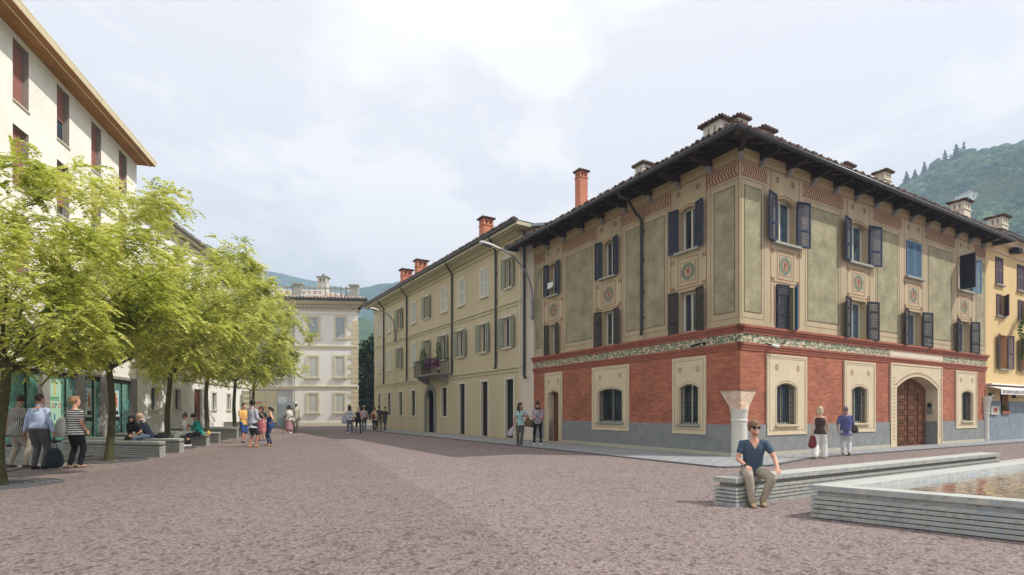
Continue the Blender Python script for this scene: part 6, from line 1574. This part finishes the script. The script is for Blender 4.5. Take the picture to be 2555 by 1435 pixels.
    # ---- shoes
    for (s_, k_, a_) in ((-1,kR,aR), (1,kL,aL)):
        if shoe is None: break
        m = mb(); tip = 0
        rt(m, [a_+Vector((0,.045,-.045)), a_+Vector((0,0,-.04)), a_+Vector((0,-.07,-.05)), a_+Vector((0,-.16,-.062))], [(.036,.038),(.042,.044),(.045,.034),(.04,.022)], 10)
        if not shoe_bare: rt(m, [a_+Vector((0,.01,.0)), a_+Vector((0,0,-.03))], [.042,.044], 10)
        organic('shoe', m, shoe, root, min(vx,.014)*S)
    # ---- hair
    hm_ = HAIR[hairm]; m = mb()
    X3 = tuple((HM.to_3x3() @ Vector((1,0,0))))
    def shell(rows): m.tube([hd(0,y,z) for z, a, b, y in rows], [(a,b) for z, a, b, y in rows], 14, ref=X3)
    base = [(-.045,.062,.058,.045),(-.01,.078,.074,.034),(.035,.084,.090,.026),(.065,.083,.102,.012),(.095,.071,.092,.008),(.125,.048,.062,.012),(.142,.018,.022,.012)]
    if hair == 'short': shell([(z,a-.003,b-.003,y) for z,a,b,y in base])
    elif hair == 'full': shell([(z,a+.012,b+.012,y+.004) for z,a,b,y in base]+[(.158,.01,.01,.012)])
    elif hair == 'curly': 
        shell([(z,a+.006,b+.006,y+.004) for z,a,b,y in base]); rq = random.Random(4)
        for i in range(46):
            a = rq.uniform(0,6.28); zz = rq.uniform(-.04,.13); rr_ = .088*math.cos(max(0,zz-.03)*9); x, y = rr_*math.cos(a), .02+(rr_+.018)*math.sin(a)
            if y < -.06 and zz < .07: continue
            rt(m, [hd(x,y,zz), hd(x*1.05,y*1.05,zz+.01)], [.022,.02], 6)
    elif hair in ('long', 'bob', 'ponytail', 'bun'):
        shell([(z,a+.004,b+.004,y) for z,a,b,y in base])
        if hair == 'long': rt(m, [hd(0,.045,.05), hd(0,.065,-.06), hd(0,.08,-.20), hd(0,.075,-.34)], [(.082,.06),(.088,.055),(.085,.045),(.05,.03)], 12)
        if hair == 'long':
            for s_ in (-1,1): rt(m, [hd(s_*.07,-.01,.05), hd(s_*.082,-.02,-.06), hd(s_*.085,-.03,-.2), hd(s_*.08,-.05,-.3)], [.022,.026,.03,.02], 8)
        if hair == 'bob':
            rt(m, [hd(0,.035,.05), hd(0,.045,-.04), hd(0,.045,-.12)], [(.086,.07),(.094,.068),(.088,.055)], 12)
            for s_ in (-1,1): rt(m, [hd(s_*.07,-.02,.06), hd(s_*.084,-.03,-.03), hd(s_*.078,-.04,-.09)], [.022,.024,.018], 8)
        if hair == 'ponytail': rt(m, [hd(0,.10,.05), hd(0,.14,.02), hd(0,.15,-.08), hd(0,.14,-.16)], [.025,.034,.03,.012], 8)
        if hair == 'bun': rt(m, [hd(0,.03,.14), hd(0,.04,.175)], [.042,.038], 10)
    elif hair == 'hat' or hair == 'cap': shell([(z,a-.002,b-.002,y) for z,a,b,y in base if z < .08])
    organic('hair', m, hm_, root, vx*.75*S, wr=.004*S, seed=3, it=1)
    if hair == 'hat':
        m = mb(); HN = HM.to_3x3() @ Vector((0,0,1)); c = hd(0,.005,.075); m.tube([c, c+HN*.012], [(.15,.16),(.148,.158)], 20, ref=X3); m.tube([c, c+HN*.07, c+HN*.1], [(.088,.105),(.08,.095),(.05,.06)], 16, ref=X3)
        h_ = m.build('hat', HATM, root, loc=None, uv=False)
    if hair == 'cap':
        m = mb(); HN = HM.to_3x3() @ Vector((0,0,1)); c = hd(0,.005,.055); m.tube([c, c+HN*.05, c+HN*.085, c+HN*.1], [(.086,.108),(.085,.104),(.06,.075),(.02,.03)], 16, ref=X3); m.tube([hd(0,-.09,.06), hd(0,-.15,.045)], [(.06,.008),(.05,.006)], 10, ref=X3)
        m.build('cap', CAPM, root, uv=False)
    if faceon:
        eyes = MB(); 
        if faceon != 'shades':
            for s_ in (-1,1):
                m = mb(); rt(m, [hd(s_*.028,-.086,.012), hd(s_*.040,-.082,.012)], [.0075,.0065], 6); m.build('eye', MT['black'], root, uv=False, smooth=True)
        else:
            m = mb()
            for s_ in (-1,1): m.prism([hd(s_*x,-.101+.012*abs(x)/.07,z) for x, z in ((.008,.028),(.066,.032),(.062,-.002),(.048,-.016),(.022,-.014),(.010,.004))], (HM.to_3x3() @ Vector((0,-.006,0)))); m.prism([hd(s_*.066,-.09,.03), hd(s_*.078,.01,.024), hd(s_*.078,.01,.016), hd(s_*.066,-.09,.02)], (HM.to_3x3() @ Vector((s_*.004,0,0))))
            m.prism([hd(-.01,-.103,.024), hd(.01,-.103,.024), hd(.01,-.103,.016), hd(-.01,-.103,.016)], (HM.to_3x3() @ Vector((0,-.004,0)))); m.build('sunglasses', MT['black'], root, uv=False)
        m = mb(); rt(m, [hd(-.024,-.084,-.052), hd(0,-.093,-.058), hd(.024,-.084,-.052)], [.0045,.0055,.0045], 6); m.build('mouth', LIP, root, uv=False, smooth=True)
    ROT = Matrix.Translation(Vector(loc)) @ Matrix.Rotation(R(face), 4, 'Z') @ Matrix.Scale(S, 4)
    return dict(root=root, W=lambda p: ROT @ Vector(p), wR=wR, wL=wL, S=S, hd=hd, T=T, N=N, SR=SR, SL=SL, HM=HM)
LIP = mat('reddish_lips', (170,96,90), rough=.5, var=.05, bump=0)
HATM = cloth('straw_hat', (196,172,132)); CAPM = cloth('white_flat_cap', (214,210,200))
K = {n: cloth(n.replace(' ','_'), c) for n, c in {'pale blue shirt': (172,186,212), 'grey trousers': (86,82,80), 'khaki trousers': (164,152,136), 'black trousers': (34,30,32), 'dark leather': (34,32,34), 'navy tee': (42,46,60), 'jeans': (52,66,96), 'light jeans': (92,108,124), 'dark jeans': (38,42,54), 'white cotton': (226,224,218), 'teal knit': (30,144,132),
     'yellow tee': (222,176,92), 'blue shorts': (54,84,140), 'pale grey shirt': (176,182,194), 'charcoal shorts': (58,58,66), 'pink dress': (208,116,128), 'dark green cardigan': (40,62,60), 'blue top': (44,70,126), 'cream cardigan': (224,216,208), 'floral skirt': (176,132,138), 'beige jacket': (196,190,170), 'olive trousers': (116,116,98),
     'black vest': (36,32,32), 'lilac shirt': (184,168,176), 'dark skirt wrap': (62,60,54), 'pale yellow top': (206,202,152), 'dark green shirt': (56,60,52), 'dark grey coat': (66,62,60), 'grey jeans': (84,84,76), 'lilac grey jumper': (158,150,160), 'slate tee': (74,92,108), 'beige chinos': (172,160,142), 'brown vest': (76,62,56), 'violet blue shirt': (88,92,136), 'pale trousers': (196,196,200), 'brown leather': (110,82,64), 'tan suede': (160,134,104), 'black shoe': (30,28,28), 'white shoe': (226,226,222), 'sandal': (176,136,104), 'blue shoe': (70,90,120), 'red bag': (120,56,58), 'white bag': (208,208,200), 'olive bag': (88,88,62), 'dark bag': (40,44,50), 'brown shoe': (96,74,54), 'scarf': (82,64,60)}.items()}
ST = {'bw': striped('black_white_stripes', (236,234,230), (32,30,34), .058, .5), 'plaid': striped('black_white_small_check', (210,206,196), (40,38,38), .03, .35, True), 'navyw': striped('navy_white_stripes', (230,232,236), (70,72,80), .085, .55), 'teal': striped('teal_white_stripes', (186,196,190), (92,164,160), .06, .45), 'floralw': striped('pale_patterned_shirt', (196,196,204), (160,168,184), .05, .5, True)}
def Hh(py, hy): return (py-hy)/(py-HZ)*EYE
def bag(name, label, cat, c, w, h, d, mt, straps, group=None, slant=0.0, rz=0.0, mts=None):
    c = Vector(c); r = empty(name, c, label, cat, group); m = MB(); m.M = Matrix.Translation(c) @ Matrix.Rotation(rz, 4, 'Z') @ Matrix.Rotation(slant, 4, 'Y')
    rt(m, [(0,0,-h/2+.02), (0,0,-h*.3), (0,0,0), (0,0,h*.35), (0,0,h/2)], [(w*.44,d*.4),(w*.52,d*.5),(w*.46,d*.48),(w*.34,d*.3),(w*.26,d*.12)], 14)
    organic_world('pouch', m, mt, r, .014, c)
    if straps:
        m = MB()
        for s_ in straps: m.tube([Vector(p) for p in s_], .011, 6, ref=(0,0,1) if False else None)
        m.build('strap', mts or mt, r, uv=False)
    return r
def organic_world(name, m, mt, root, vox, org):
    q = MB(); q.v = [tuple(Vector(p)-Vector(org)) for p in m.v]; q.f = m.f; return organic(name, q, mt, root, vox, wr=.008, seed=5)
BACK = 180
def foot(side, fwd, up=0): return (.09*side, -fwd, .085+up)
# -- three onlookers at the shop windows, seen from behind
p1 = person('stout man in a black and white checked shirt and khaki trousers seen from behind', gp(44,1168), Hh(1168,987), 172, 'tan', ('short','collar'), ST['plaid'], 'trousers', K['khaki trousers'], K['brown shoe'], 'short', 'dark_brown', lean=3, head=(48,8), fat=1.25, L_h=(.30,.02,.82), R_f=foot(-1,.1), L_f=foot(1,-.12,.02), group=None, len_top=.05)
m = MB(); w = p1['W']; a = w((.26,-.06,.76)); ax = w((.26,-.06,.60))-a
m.prism([a, a+Vector((.10,.02,.0)), a+Vector((.14,.03,-.20)), a+Vector((.05,.01,-.21))], (0,.004,0)); tag(m.build('folded_paper', K['white cotton'], loc=a, uv=False), 'folded sheet of white paper in the hand of the man in the checked shirt', 'paper')
p2 = person('man in a pale blue long-sleeved shirt and grey trousers seen from behind', gp(97,1171), Hh(1171,985), 184, 'tan', ('long','collar'), K['pale blue shirt'], 'trousers', K['grey trousers'], K['black shoe'], 'short', 'dark_brown', fat=1.28, R_h=(-.34,.0,.80), L_h=(.32,.02,.82), R_f=foot(-1,.02), L_f=foot(1,-.02), len_top=-.11)
w = p2['W']; hnd = w(p2['wR']+Vector((0,0,-.09))); c = Vector((hnd.x+.10, hnd.y-.08, .30))
bag('hand_luggage', 'dark blue-grey holdall hanging low from the hand of the man in the pale blue shirt', 'bag', c, .46, .42, .24, K['dark bag'], [[hnd, hnd+Vector((.02,0,-.25)), c+Vector((-.12,0,.12))], [hnd, hnd+Vector((.10,0,-.3)), c+Vector((.14,0,.14))]])
p3 = person('curly-haired woman in a black and white striped top and black trousers', gp(187,1167), Hh(1167,991), 168, 'fair', ('short','x'), ST['bw'], 'trousers', K['black trousers'], K['tan suede'], 'curly', 'blond_curly', head=(-62,0), fat=1.12, female=True, L_h=(.20,-.14,.92), R_h=(-.21,-.12,.92), R_f=foot(-1,.05), L_f=foot(1,-.05), len_top=.02)
w = p3['W']; s_ = w(p3['SL']+Vector((-.02,.0,.07))); c = w((.26,.12,1.02))
bag('shoulder_bag', 'white slouchy shoulder bag on the woman in the black and white striped top', 'bag', c, .34, .46, .2, K['white bag'], [[c+Vector((-.04,0,.2)), s_+Vector((-.02,-.02,.02)), c+Vector((.06,.04,.2))]])
# -- pair in dark clothes on the bench
bpos = gp(447.6,1130.8); seatdir = bwid.normalized(); 
def onbench(px, py, L, off=.22, back=0):
    c = gp(px, py); return c
q = at(345, 1100, 19.0); q.z = 0; q = Vector((at(338,1100,19.45).x, 19.45, 0))
person('dark-haired woman in a black leather jacket sitting bent over on the left bench', q, 1.72, 12, 'fair', ('long','x'), K['dark leather'], 'slim', K['black trousers'], K['black shoe'], 'long', 'black', lean=24, head=(6,18), female=True, seat=.48, R_h=(-.05,-.36,.62), L_h=(.06,-.38,.62), R_f=(-.1,-.44,.085), L_f=(.1,-.48,.085), faceon=True)
q2 = Vector((at(374,1100,19.2).x, 19.2, 0))
pm = person('fair-haired man in a navy polo shirt sitting in profile on the left bench', q2, 1.80, -62, 'fair', ('short','collar'), K['navy tee'], 'trousers', K['light jeans'], K['brown shoe'], 'full', 'fair', lean=26, head=(0,2), seat=.48, R_h=(-.10,-.42,.60), L_h=(.12,-.44,.56), R_f=(-.1,-.42,.085), L_f=(.1,-.46,.085))
m = MB(); c = pm['W']((0,-.5,.62)); m.prism([c, c+Vector((.1,-.02,0)), c+Vector((.1,-.02,.09)), c+Vector((0,0,.09))], (0,.03,0)); tag(m.build('paper_cup', K['white cotton'], loc=c, uv=False), 'small white carton in the hands of the man in the navy polo shirt', 'cup')
c = q2+Vector((.34,.12,.56)); bag('leather_jacket', 'crumpled black leather jacket lying on the bench beside the man in the navy polo shirt', 'jacket', c, .5, .18, .34, K['dark leather'], None)
# -- white and teal pair
q = Vector((at(467,1110,22.45).x, 22.45, 0))
pw = person('woman in white with a hair bun and sunglasses sitting at the bench end', q, 1.66, -28, 'fair', ('long','x'), K['white cotton'], 'slim', K['white cotton'], K['white shoe'], 'bun', 'auburn', lean=8, head=(10,0), female=True, seat=.48, R_h=(-.14,-.2,.98), L_h=(.08,-.26,.84), R_f=(-.12,-.50,.085), L_f=(.02,-.42,.085), faceon='shades')
q = Vector((at(499,1110,22.3).x, 22.3, 0))
pt_ = person('person in a teal jumper and black trousers bending towards the woman in white', q, 1.70, -40, 'fair', ('long','x'), K['teal knit'], 'slim', K['black trousers'], K['white shoe'], 'full', 'black', lean=16, head=(-14,22), seat=.48, R_h=(-.12,-.36,.90), L_h=(.06,-.40,.72), R_f=(-.1,-.36,.085), L_f=(.1,-.62,.10))
c = q+Vector((.30,.10,.56)); bag('cloth_pouch', 'small mustard yellow pouch on the bench behind the person in teal', 'bag', c, .16, .16, .12, K['yellow tee'], None)
m = MB(); c = pt_['W']((.0,-.46,.80)); m.tube([c, c+Vector((0,0,.13))], [.03,.04], 10); tag(m.build('paper_cup', MT['red_paint'], loc=c, uv=False), 'small red and white cup held by the person in the teal jumper', 'cup')
# -- standing group of four
person('young man in a yellow T-shirt and knee-length blue shorts', gp(607,1105), Hh(1105,1007), 62, 'fair', ('short','x'), K['yellow tee'], 'shorts', K['blue shorts'], K['blue shoe'], 'short', 'black', head=(-8,6), L_h=(.14,-.30,1.06), R_h=(-.12,-.28,1.05), R_f=foot(-1,.08), L_f=foot(1,-.1), len_top=.05)
person('bearded man in a rumpled pale grey shirt and charcoal shorts seen from behind', gp(630,1116), Hh(1116,1000), 156, 'tan', ('long','collar'), ST['floralw'], 'shorts', K['charcoal shorts'], K['sandal'], 'full', 'black', head=(26,0), fat=1.1, R_h=(-.16,-.24,1.02), L_h=(.24,-.06,.86), R_f=foot(-1,.08), L_f=foot(1,-.05), len_top=.12, shoe_bare=True)
p = person('woman in a pink dress and dark green cardigan with her hand at her mouth', gp(653,1101), Hh(1101,1014), 0, 'fair', ('half','x'), K['dark green cardigan'], 'dress', K['pink dress'], K['blue shoe'], 'bob', 'dark_brown', head=(-5,0), female=True, R_h=(-.04,-.17,1.46), L_h=(.20,-.14,.98), elbR=(-1,-.2,-.6), faceon='shades', len_top=.16)
m = MB(); w = p['W']; a = w(p['wL']+Vector((0,-.05,-.06))); m.tube([a, a+Vector((.0,0,-.45)), Vector((a.x-.02,a.y-.05,.3)), Vector((a.x-.25,a.y-.2,.03))], .018, 6); tag(m.build('lead', K['tan suede'], loc=Vector((a.x,a.y,0)), uv=False), 'long pale leash hanging from the hand of the woman in pink to the ground', 'leash')
p = person('woman with black ponytail in a blue camisole and jeans, hand on hip', gp(674,1112), Hh(1112,1016), -58, 'fair', ('camisole','x'), K['blue top'], 'slim', K['jeans'], K['sandal'], 'ponytail', 'black', fat=1.08, female=True, R_h=(-.02,-.30,1.36), L_h=(.19,-.02,1.02), elbL=(1,.5,0), elbR=(-.6,0,-1), R_f=foot(-1,.06), L_f=foot(1,-.04), shoe_bare=True, len_top=.04)
m = MB(); w = p['W']; a = w(p['wR']+Vector((.02,-.08,.06))); m.tube([a-Vector((0,0,.07)), a+Vector((0,0,.05)), a+Vector((0,0,.09))], [.008,.028,.012], 8); tag(m.build('ice_cream', K['khaki trousers'], loc=a, uv=False), 'ice cream cone raised by the woman in the blue top', 'ice cream')
# -- elderly couple
p = person('elderly woman in a cream cardigan and pink patterned skirt leaning on a cane', gp(721,1082), Hh(1082,1012), 8, 'dark', ('half','x'), K['cream cardigan'], 'long_skirt', K['floral skirt'], K['white shoe'], 'bob', 'black', fat=1.15, female=True, R_h=(-.27,-.12,.93), L_h=(.10,-.2,1.02), faceon='shades', vox=.02)
m = MB(); w = p['W']; a = w(p['wR']+Vector((0,-.06,-.06))); m.tube([Vector((a.x-.02,a.y,0)), a, a+Vector((.02,-.05,.03)), a+Vector((.02,-.1,.0))], .014, 6); tag(m.build('walking_cane', MT['black'], loc=Vector((a.x,a.y,0)), uv=False), 'thin black walking cane held by the elderly woman', 'cane')
c = w((.30,-.10,.86)); bag('handbag', 'small white handbag between the elderly woman and the man in the cap', 'bag', c, .24, .22, .1, K['white bag'], [[c+Vector((-.06,0,.1)), c+Vector((-.03,0,.26)), c+Vector((.03,0,.26)), c+Vector((.06,0,.1))]])
person('elderly man in a white flat cap and beige jacket beside the woman with the cane', gp(739,1081), Hh(1081,1005), -6, 'dark', ('long','collar'), K['beige jacket'], 'trousers', K['olive trousers'], K['brown shoe'], 'cap', 'grey', vox=.02, faceon=True, len_top=.06)
# -- walkers at the lane
G = 'people walking away along the lane'
W_ = dict(vox=.022)
p = person('long-haired person in a broad-striped jumper and jeans walking away, leftmost of the walkers', gp(872,1084), Hh(1084,1012), 176, 'tan', ('long','x'), ST['navyw'], 'trousers', K['light jeans'], K['white shoe'], 'long', 'dark_brown', L_h=(.22,-.1,1.0), R_h=(-.30,.05,.86), R_f=foot(-1,.22), L_f=foot(1,-.14,.03), female=True, **W_)
c = p['W']((.32,.02,.95)); bag('carried_coat', 'grey bundle of clothes under the arm of the person in the striped jumper', 'coat', c, .34, .55, .2, K['pale grey shirt'], None)
p = person('blonde woman in a black sleeveless top and dark jeans walking away', gp(894,1082), Hh(1082,1015), 180, 'fair', ('sleeveless','x'), K['black vest'], 'slim', K['dark jeans'], K['black shoe'], 'long', 'blonde', female=True, R_h=(-.24,.05,.86), L_h=(.22,-.12,.98), R_f=foot(-1,.2), L_f=foot(1,-.22,.05), **W_)
c = p['W']((.26,.0,.92)); bag('handbag', 'olive handbag carried on the left side of the blonde walking woman', 'bag', c, .36, .3, .16, K['olive bag'], [[c+Vector((-.05,0,.12)), c+Vector((0,0,.3)), c+Vector((.05,0,.12))]])
p = person('person in a straw hat and lilac shirt with a dark wrap over jeans walking away', gp(908,1077), Hh(1077,1014), 186, 'fair', ('short','x'), K['lilac shirt'], 'trousers', K['light jeans'], K['tan suede'], 'hat', 'light_brown', R_h=(-.30,-.05,.80), L_h=(.2,-.1,.95), R_f=foot(-1,-.2,.05), L_f=foot(1,.15), **W_)
m = MB(); W2 = p['W']; S2 = p['S']
m.tube([W2((0,0,z)) for z in (1.0,.85,.68)], [(.17*S2,.135*S2),(.185*S2,.15*S2),(.19*S2,.155*S2)], 14); o = m.build('waist_wrap', K['dark skirt wrap'], loc=W2((0,0,.68)), uv=False); o.parent = p['root']; o.matrix_parent_inverse = (Matrix.Translation(p['root'].location) @ Matrix.Rotation(p['root'].rotation_euler.z, 4, 'Z')).inverted()
p = person('auburn-haired woman in a pale yellow top with a dark backpack walking away', gp(934,1077), Hh(1077,1017), 182, 'fair', ('sleeveless','x'), K['pale yellow top'], 'trousers', K['dark jeans'], K['sandal'], 'curly', 'auburn', female=True, fat=1.1, L_h=(.26,.0,.86), R_h=(-.26,-.1,.9), R_f=foot(-1,-.15,.04), L_f=foot(1,.18), **W_)
c = p['W']((.02,.2,1.12)); bag('backpack', 'small dark red and blue backpack on the auburn-haired woman', 'bag', c, .3, .36, .16, K['red bag'], [[c+Vector((-.05,0,.14)), p['W']((.10,.05,1.45)), c+Vector((-.1,0,0))]])
person('man in a dark green shirt walking between the backpack woman and the dark coat', gp(946,1076), Hh(1076,1013), 184, 'tan', ('short','collar'), K['dark green shirt'], 'trousers', K['olive trousers'], K['brown shoe'], 'short', 'black', R_f=foot(-1,.18), L_f=foot(1,-.18,.04), **W_)
person('man in a long dark grey coat and grey jeans striding right, last of the walkers', gp(960,1074), Hh(1074,1015), 168, 'tan', ('short','x'), K['dark grey coat'], 'trousers', K['grey jeans'], K['brown shoe'], 'short', 'dark_brown', lean=4, head=(20,14), R_f=foot(-1,-.30,.04), L_f=foot(1,.32), len_top=.24, **W_)
# -- couple on the street pavement
p = person('long-haired woman in a teal striped top and grey-green trousers strolling towards the square', gp(1298,1113), Hh(1113,1006), 4, 'tan', ('short','x'), ST['teal'], 'trousers', K['grey jeans'], K['brown shoe'], 'long', 'dark_brown', head=(42,0), female=True, R_h=(-.30,-.02,.80), L_h=(.17,-.12,1.22), R_f=foot(-1,.02), L_f=foot(.3,.16), faceon=True, elbL=(.8,.6,-.5))
w = p['W']; c = w((.31,.02,.98)); bag('shoulder_bag', 'brown leather shoulder bag of the woman in the teal striped top', 'bag', c, .30, .34, .14, K['brown leather'], [[c+Vector((0,0,.14)), w(p['SL']+Vector((0,0,.06))), c+Vector((.03,.02,.14))]])
c = w((-.36,-.02,.60)); bag('carried_jacket', 'pale pinkish jacket and scarf dangling from the right hand of the teal striped woman', 'jacket', c, .22, .42, .12, K['lilac shirt'], [[c+Vector((0,0,.12)), c+Vector((-.14,0,.05)), c+Vector((-.32,0,-.1))]], slant=.5)
p = person('young man in a lilac-grey jumper and scarf looking down at his hands', gp(1342,1110), Hh(1110,1002), -6, 'fair', ('half','x'), K['lilac grey jumper'], 'slim', K['black trousers'], K['white shoe'], 'full', 'dark_brown', head=(6,22), R_h=(-.07,-.27,1.08), L_h=(.09,-.27,1.08), R_f=(-.14,-.05,.085), L_f=(.13,-.18,.085), faceon=True)
w = p['W']; m = MB(); m.M = Matrix.Identity(4)
sc = [w((.085*math.cos(a), -.005+.085*math.sin(a), 1.50-.05*(1 if math.sin(a) < 0 else -.3)*abs(math.sin(a)))) for a in [6.283*k/12 for k in range(13)]]
m.tube(sc, .034, 8); o = m.build('scarf', K['scarf'], loc=w((0,0,1.45)), uv=False); o.parent = p['root']; o.matrix_parent_inverse = (Matrix.Translation(p['root'].location) @ Matrix.Rotation(p['root'].rotation_euler.z, 4, 'Z')).inverted()
c = w((-.25,-.02,.86)); bag('crossbody_bag', 'olive canvas crossbody bag at the hip of the young man with the scarf', 'bag', c, .26, .3, .12, K['olive bag'], [[c+Vector((0,-.03,.12)), w((-.02,-.15,1.2)), w((.13,-.10,1.44)), w((.14,.02,1.48)), w((0,.14,1.2)), c+Vector((.04,.06,.12))]], mts=K['brown shoe'])
m = MB(); a = w((0,-.37,1.08)); m.prism([a+Vector((-.06,0,0)), a+Vector((.06,0,0)), a+Vector((.07,-.03,.07)), a+Vector((-.05,-.03,.07))], (0,.01,0)); tag(m.build('leaflet', MT['blue_paint'], loc=a, uv=False), 'small blue leaflet in the hands of the young man with the scarf', 'leaflet')
# -- walkers along the palazzo
fR = math.degrees(math.atan2(D2.x, -D2.y))
p = person('blonde woman in a brown sleeveless top and wide white trousers walking right past the palazzo', gp(2046,1145), Hh(1145,1016), fR+18, 'fair', ('sleeveless','x'), K['brown vest'], 'wide', K['white cotton'], K['sandal'], 'bob', 'blonde', female=True, head=(8,0), R_h=(-.2,-.26,.86), L_h=(.22,.16,.84), R_f=(-.09,-.16,.085), L_f=(.09,.24,.11))
c = p['W']((.18,.2,.58)); bag('handbag', 'dark red handbag hanging behind the woman in wide white trousers', 'bag', c, .26, .36, .12, K['red bag'], [[c+Vector((-.03,0,.14)), p['W'](p['wL']+Vector((0,0,-.07))), c+Vector((.03,0,.14))]])
p = person('man in a loose violet-blue short-sleeved shirt and pale trousers walking right past the palazzo', gp(2111,1137), Hh(1137,1015), fR+30, 'tan', ('half','collar'), K['violet blue shirt'], 'trousers', K['pale trousers'], K['brown shoe'], 'short', 'grey', fat=1.15, head=(-12,0), R_h=(-.22,-.12,.86), L_h=(.26,.06,.90), R_f=(-.09,.2,.12), L_f=(.09,-.1,.085), len_top=.1)
c = p['W']((-.24,.0,.96)); bag('document_case', 'flat grey-brown case under the arm of the man in the violet-blue shirt', 'bag', c, .30, .26, .08, K['dark skirt wrap'], None)
# -- seated smiling man in the foreground
sl = Vector((3.83,8.45,0))
p = person('smiling bearded man in sunglasses, slate-blue T-shirt and beige chinos on the near bench end', sl, 1.66, -14, 'fair', ('tee','x'), K['slate tee'], 'trousers', K['beige chinos'], K['tan suede'], 'full', 'light_brown', lean=15, head=(12,-12), seat=.435, fat=1.0, vox=.010,
           R_h=(-.17,-.38,.655), L_h=(.29,-.40,.63), R_f=(-.08,-.40,.085), L_f=(.10,-.28,.085), elbR=(-.45,.6,-.3), elbL=(.4,.6,-.2), palmR=(0,0,-1), palmL=(0,0,-1), faceon='shades', curl=.35, sway=-.01, kneeL=(.55,-1,1), kneeR=(-.25,-1,1))
w = p['W']; hdp = p['hd']; S0 = p['S']
m = MB(); m.M = Matrix.Scale(S0, 4)
rt(m, [hdp(-.052,-.035,-.075), hdp(-.03,-.078,-.10), hdp(0,-.088,-.112), hdp(.03,-.078,-.10), hdp(.052,-.035,-.075)], [(.008,.014),(.012,.016),(.014,.018),(.012,.016),(.008,.014)], 8)
organic('beard', m, HAIR['light_brown'], p['root'], .007, wr=.002, seed=2, it=1)
m = MB(); m.M = Matrix.Scale(S0, 4); rt(m, [hdp(-.018,-.0925,-.050), hdp(0,-.098,-.0545), hdp(.018,-.0925,-.050)], [.003,.004,.003], 6); m.build('teeth', MT['white_paint'], p['root'], uv=False, smooth=True)
m = MB(); m.M = Matrix.Scale(S0, 4); wr_ = p['wR']; m.tube([wr_+Vector((.004,.004,.012)), wr_+Vector((0,-.018,-.006))], [.030,.030], 12); m.build('wristwatch', MT['iron'], p['root'], uv=False)
m = MB(); m.M = Matrix.Scale(S0, 4); T_ = p['T']
m.prism([T_(.505,-.080)+Vector((-.06,0,0)), T_(.505,-.080)+Vector((.06,0,0)), T_(.40,-.136)], (0,.03,.0)); m.build('neckline_skin', SK['fair'], p['root'], uv=False)
bpy.data.scenes.remove(WS)
for o_ in scene.objects:
    l_ = o_.get('label')
    if l_ and not 4 <= len(l_.split()) <= 16: print('LABEL', len(l_.split()), l_)
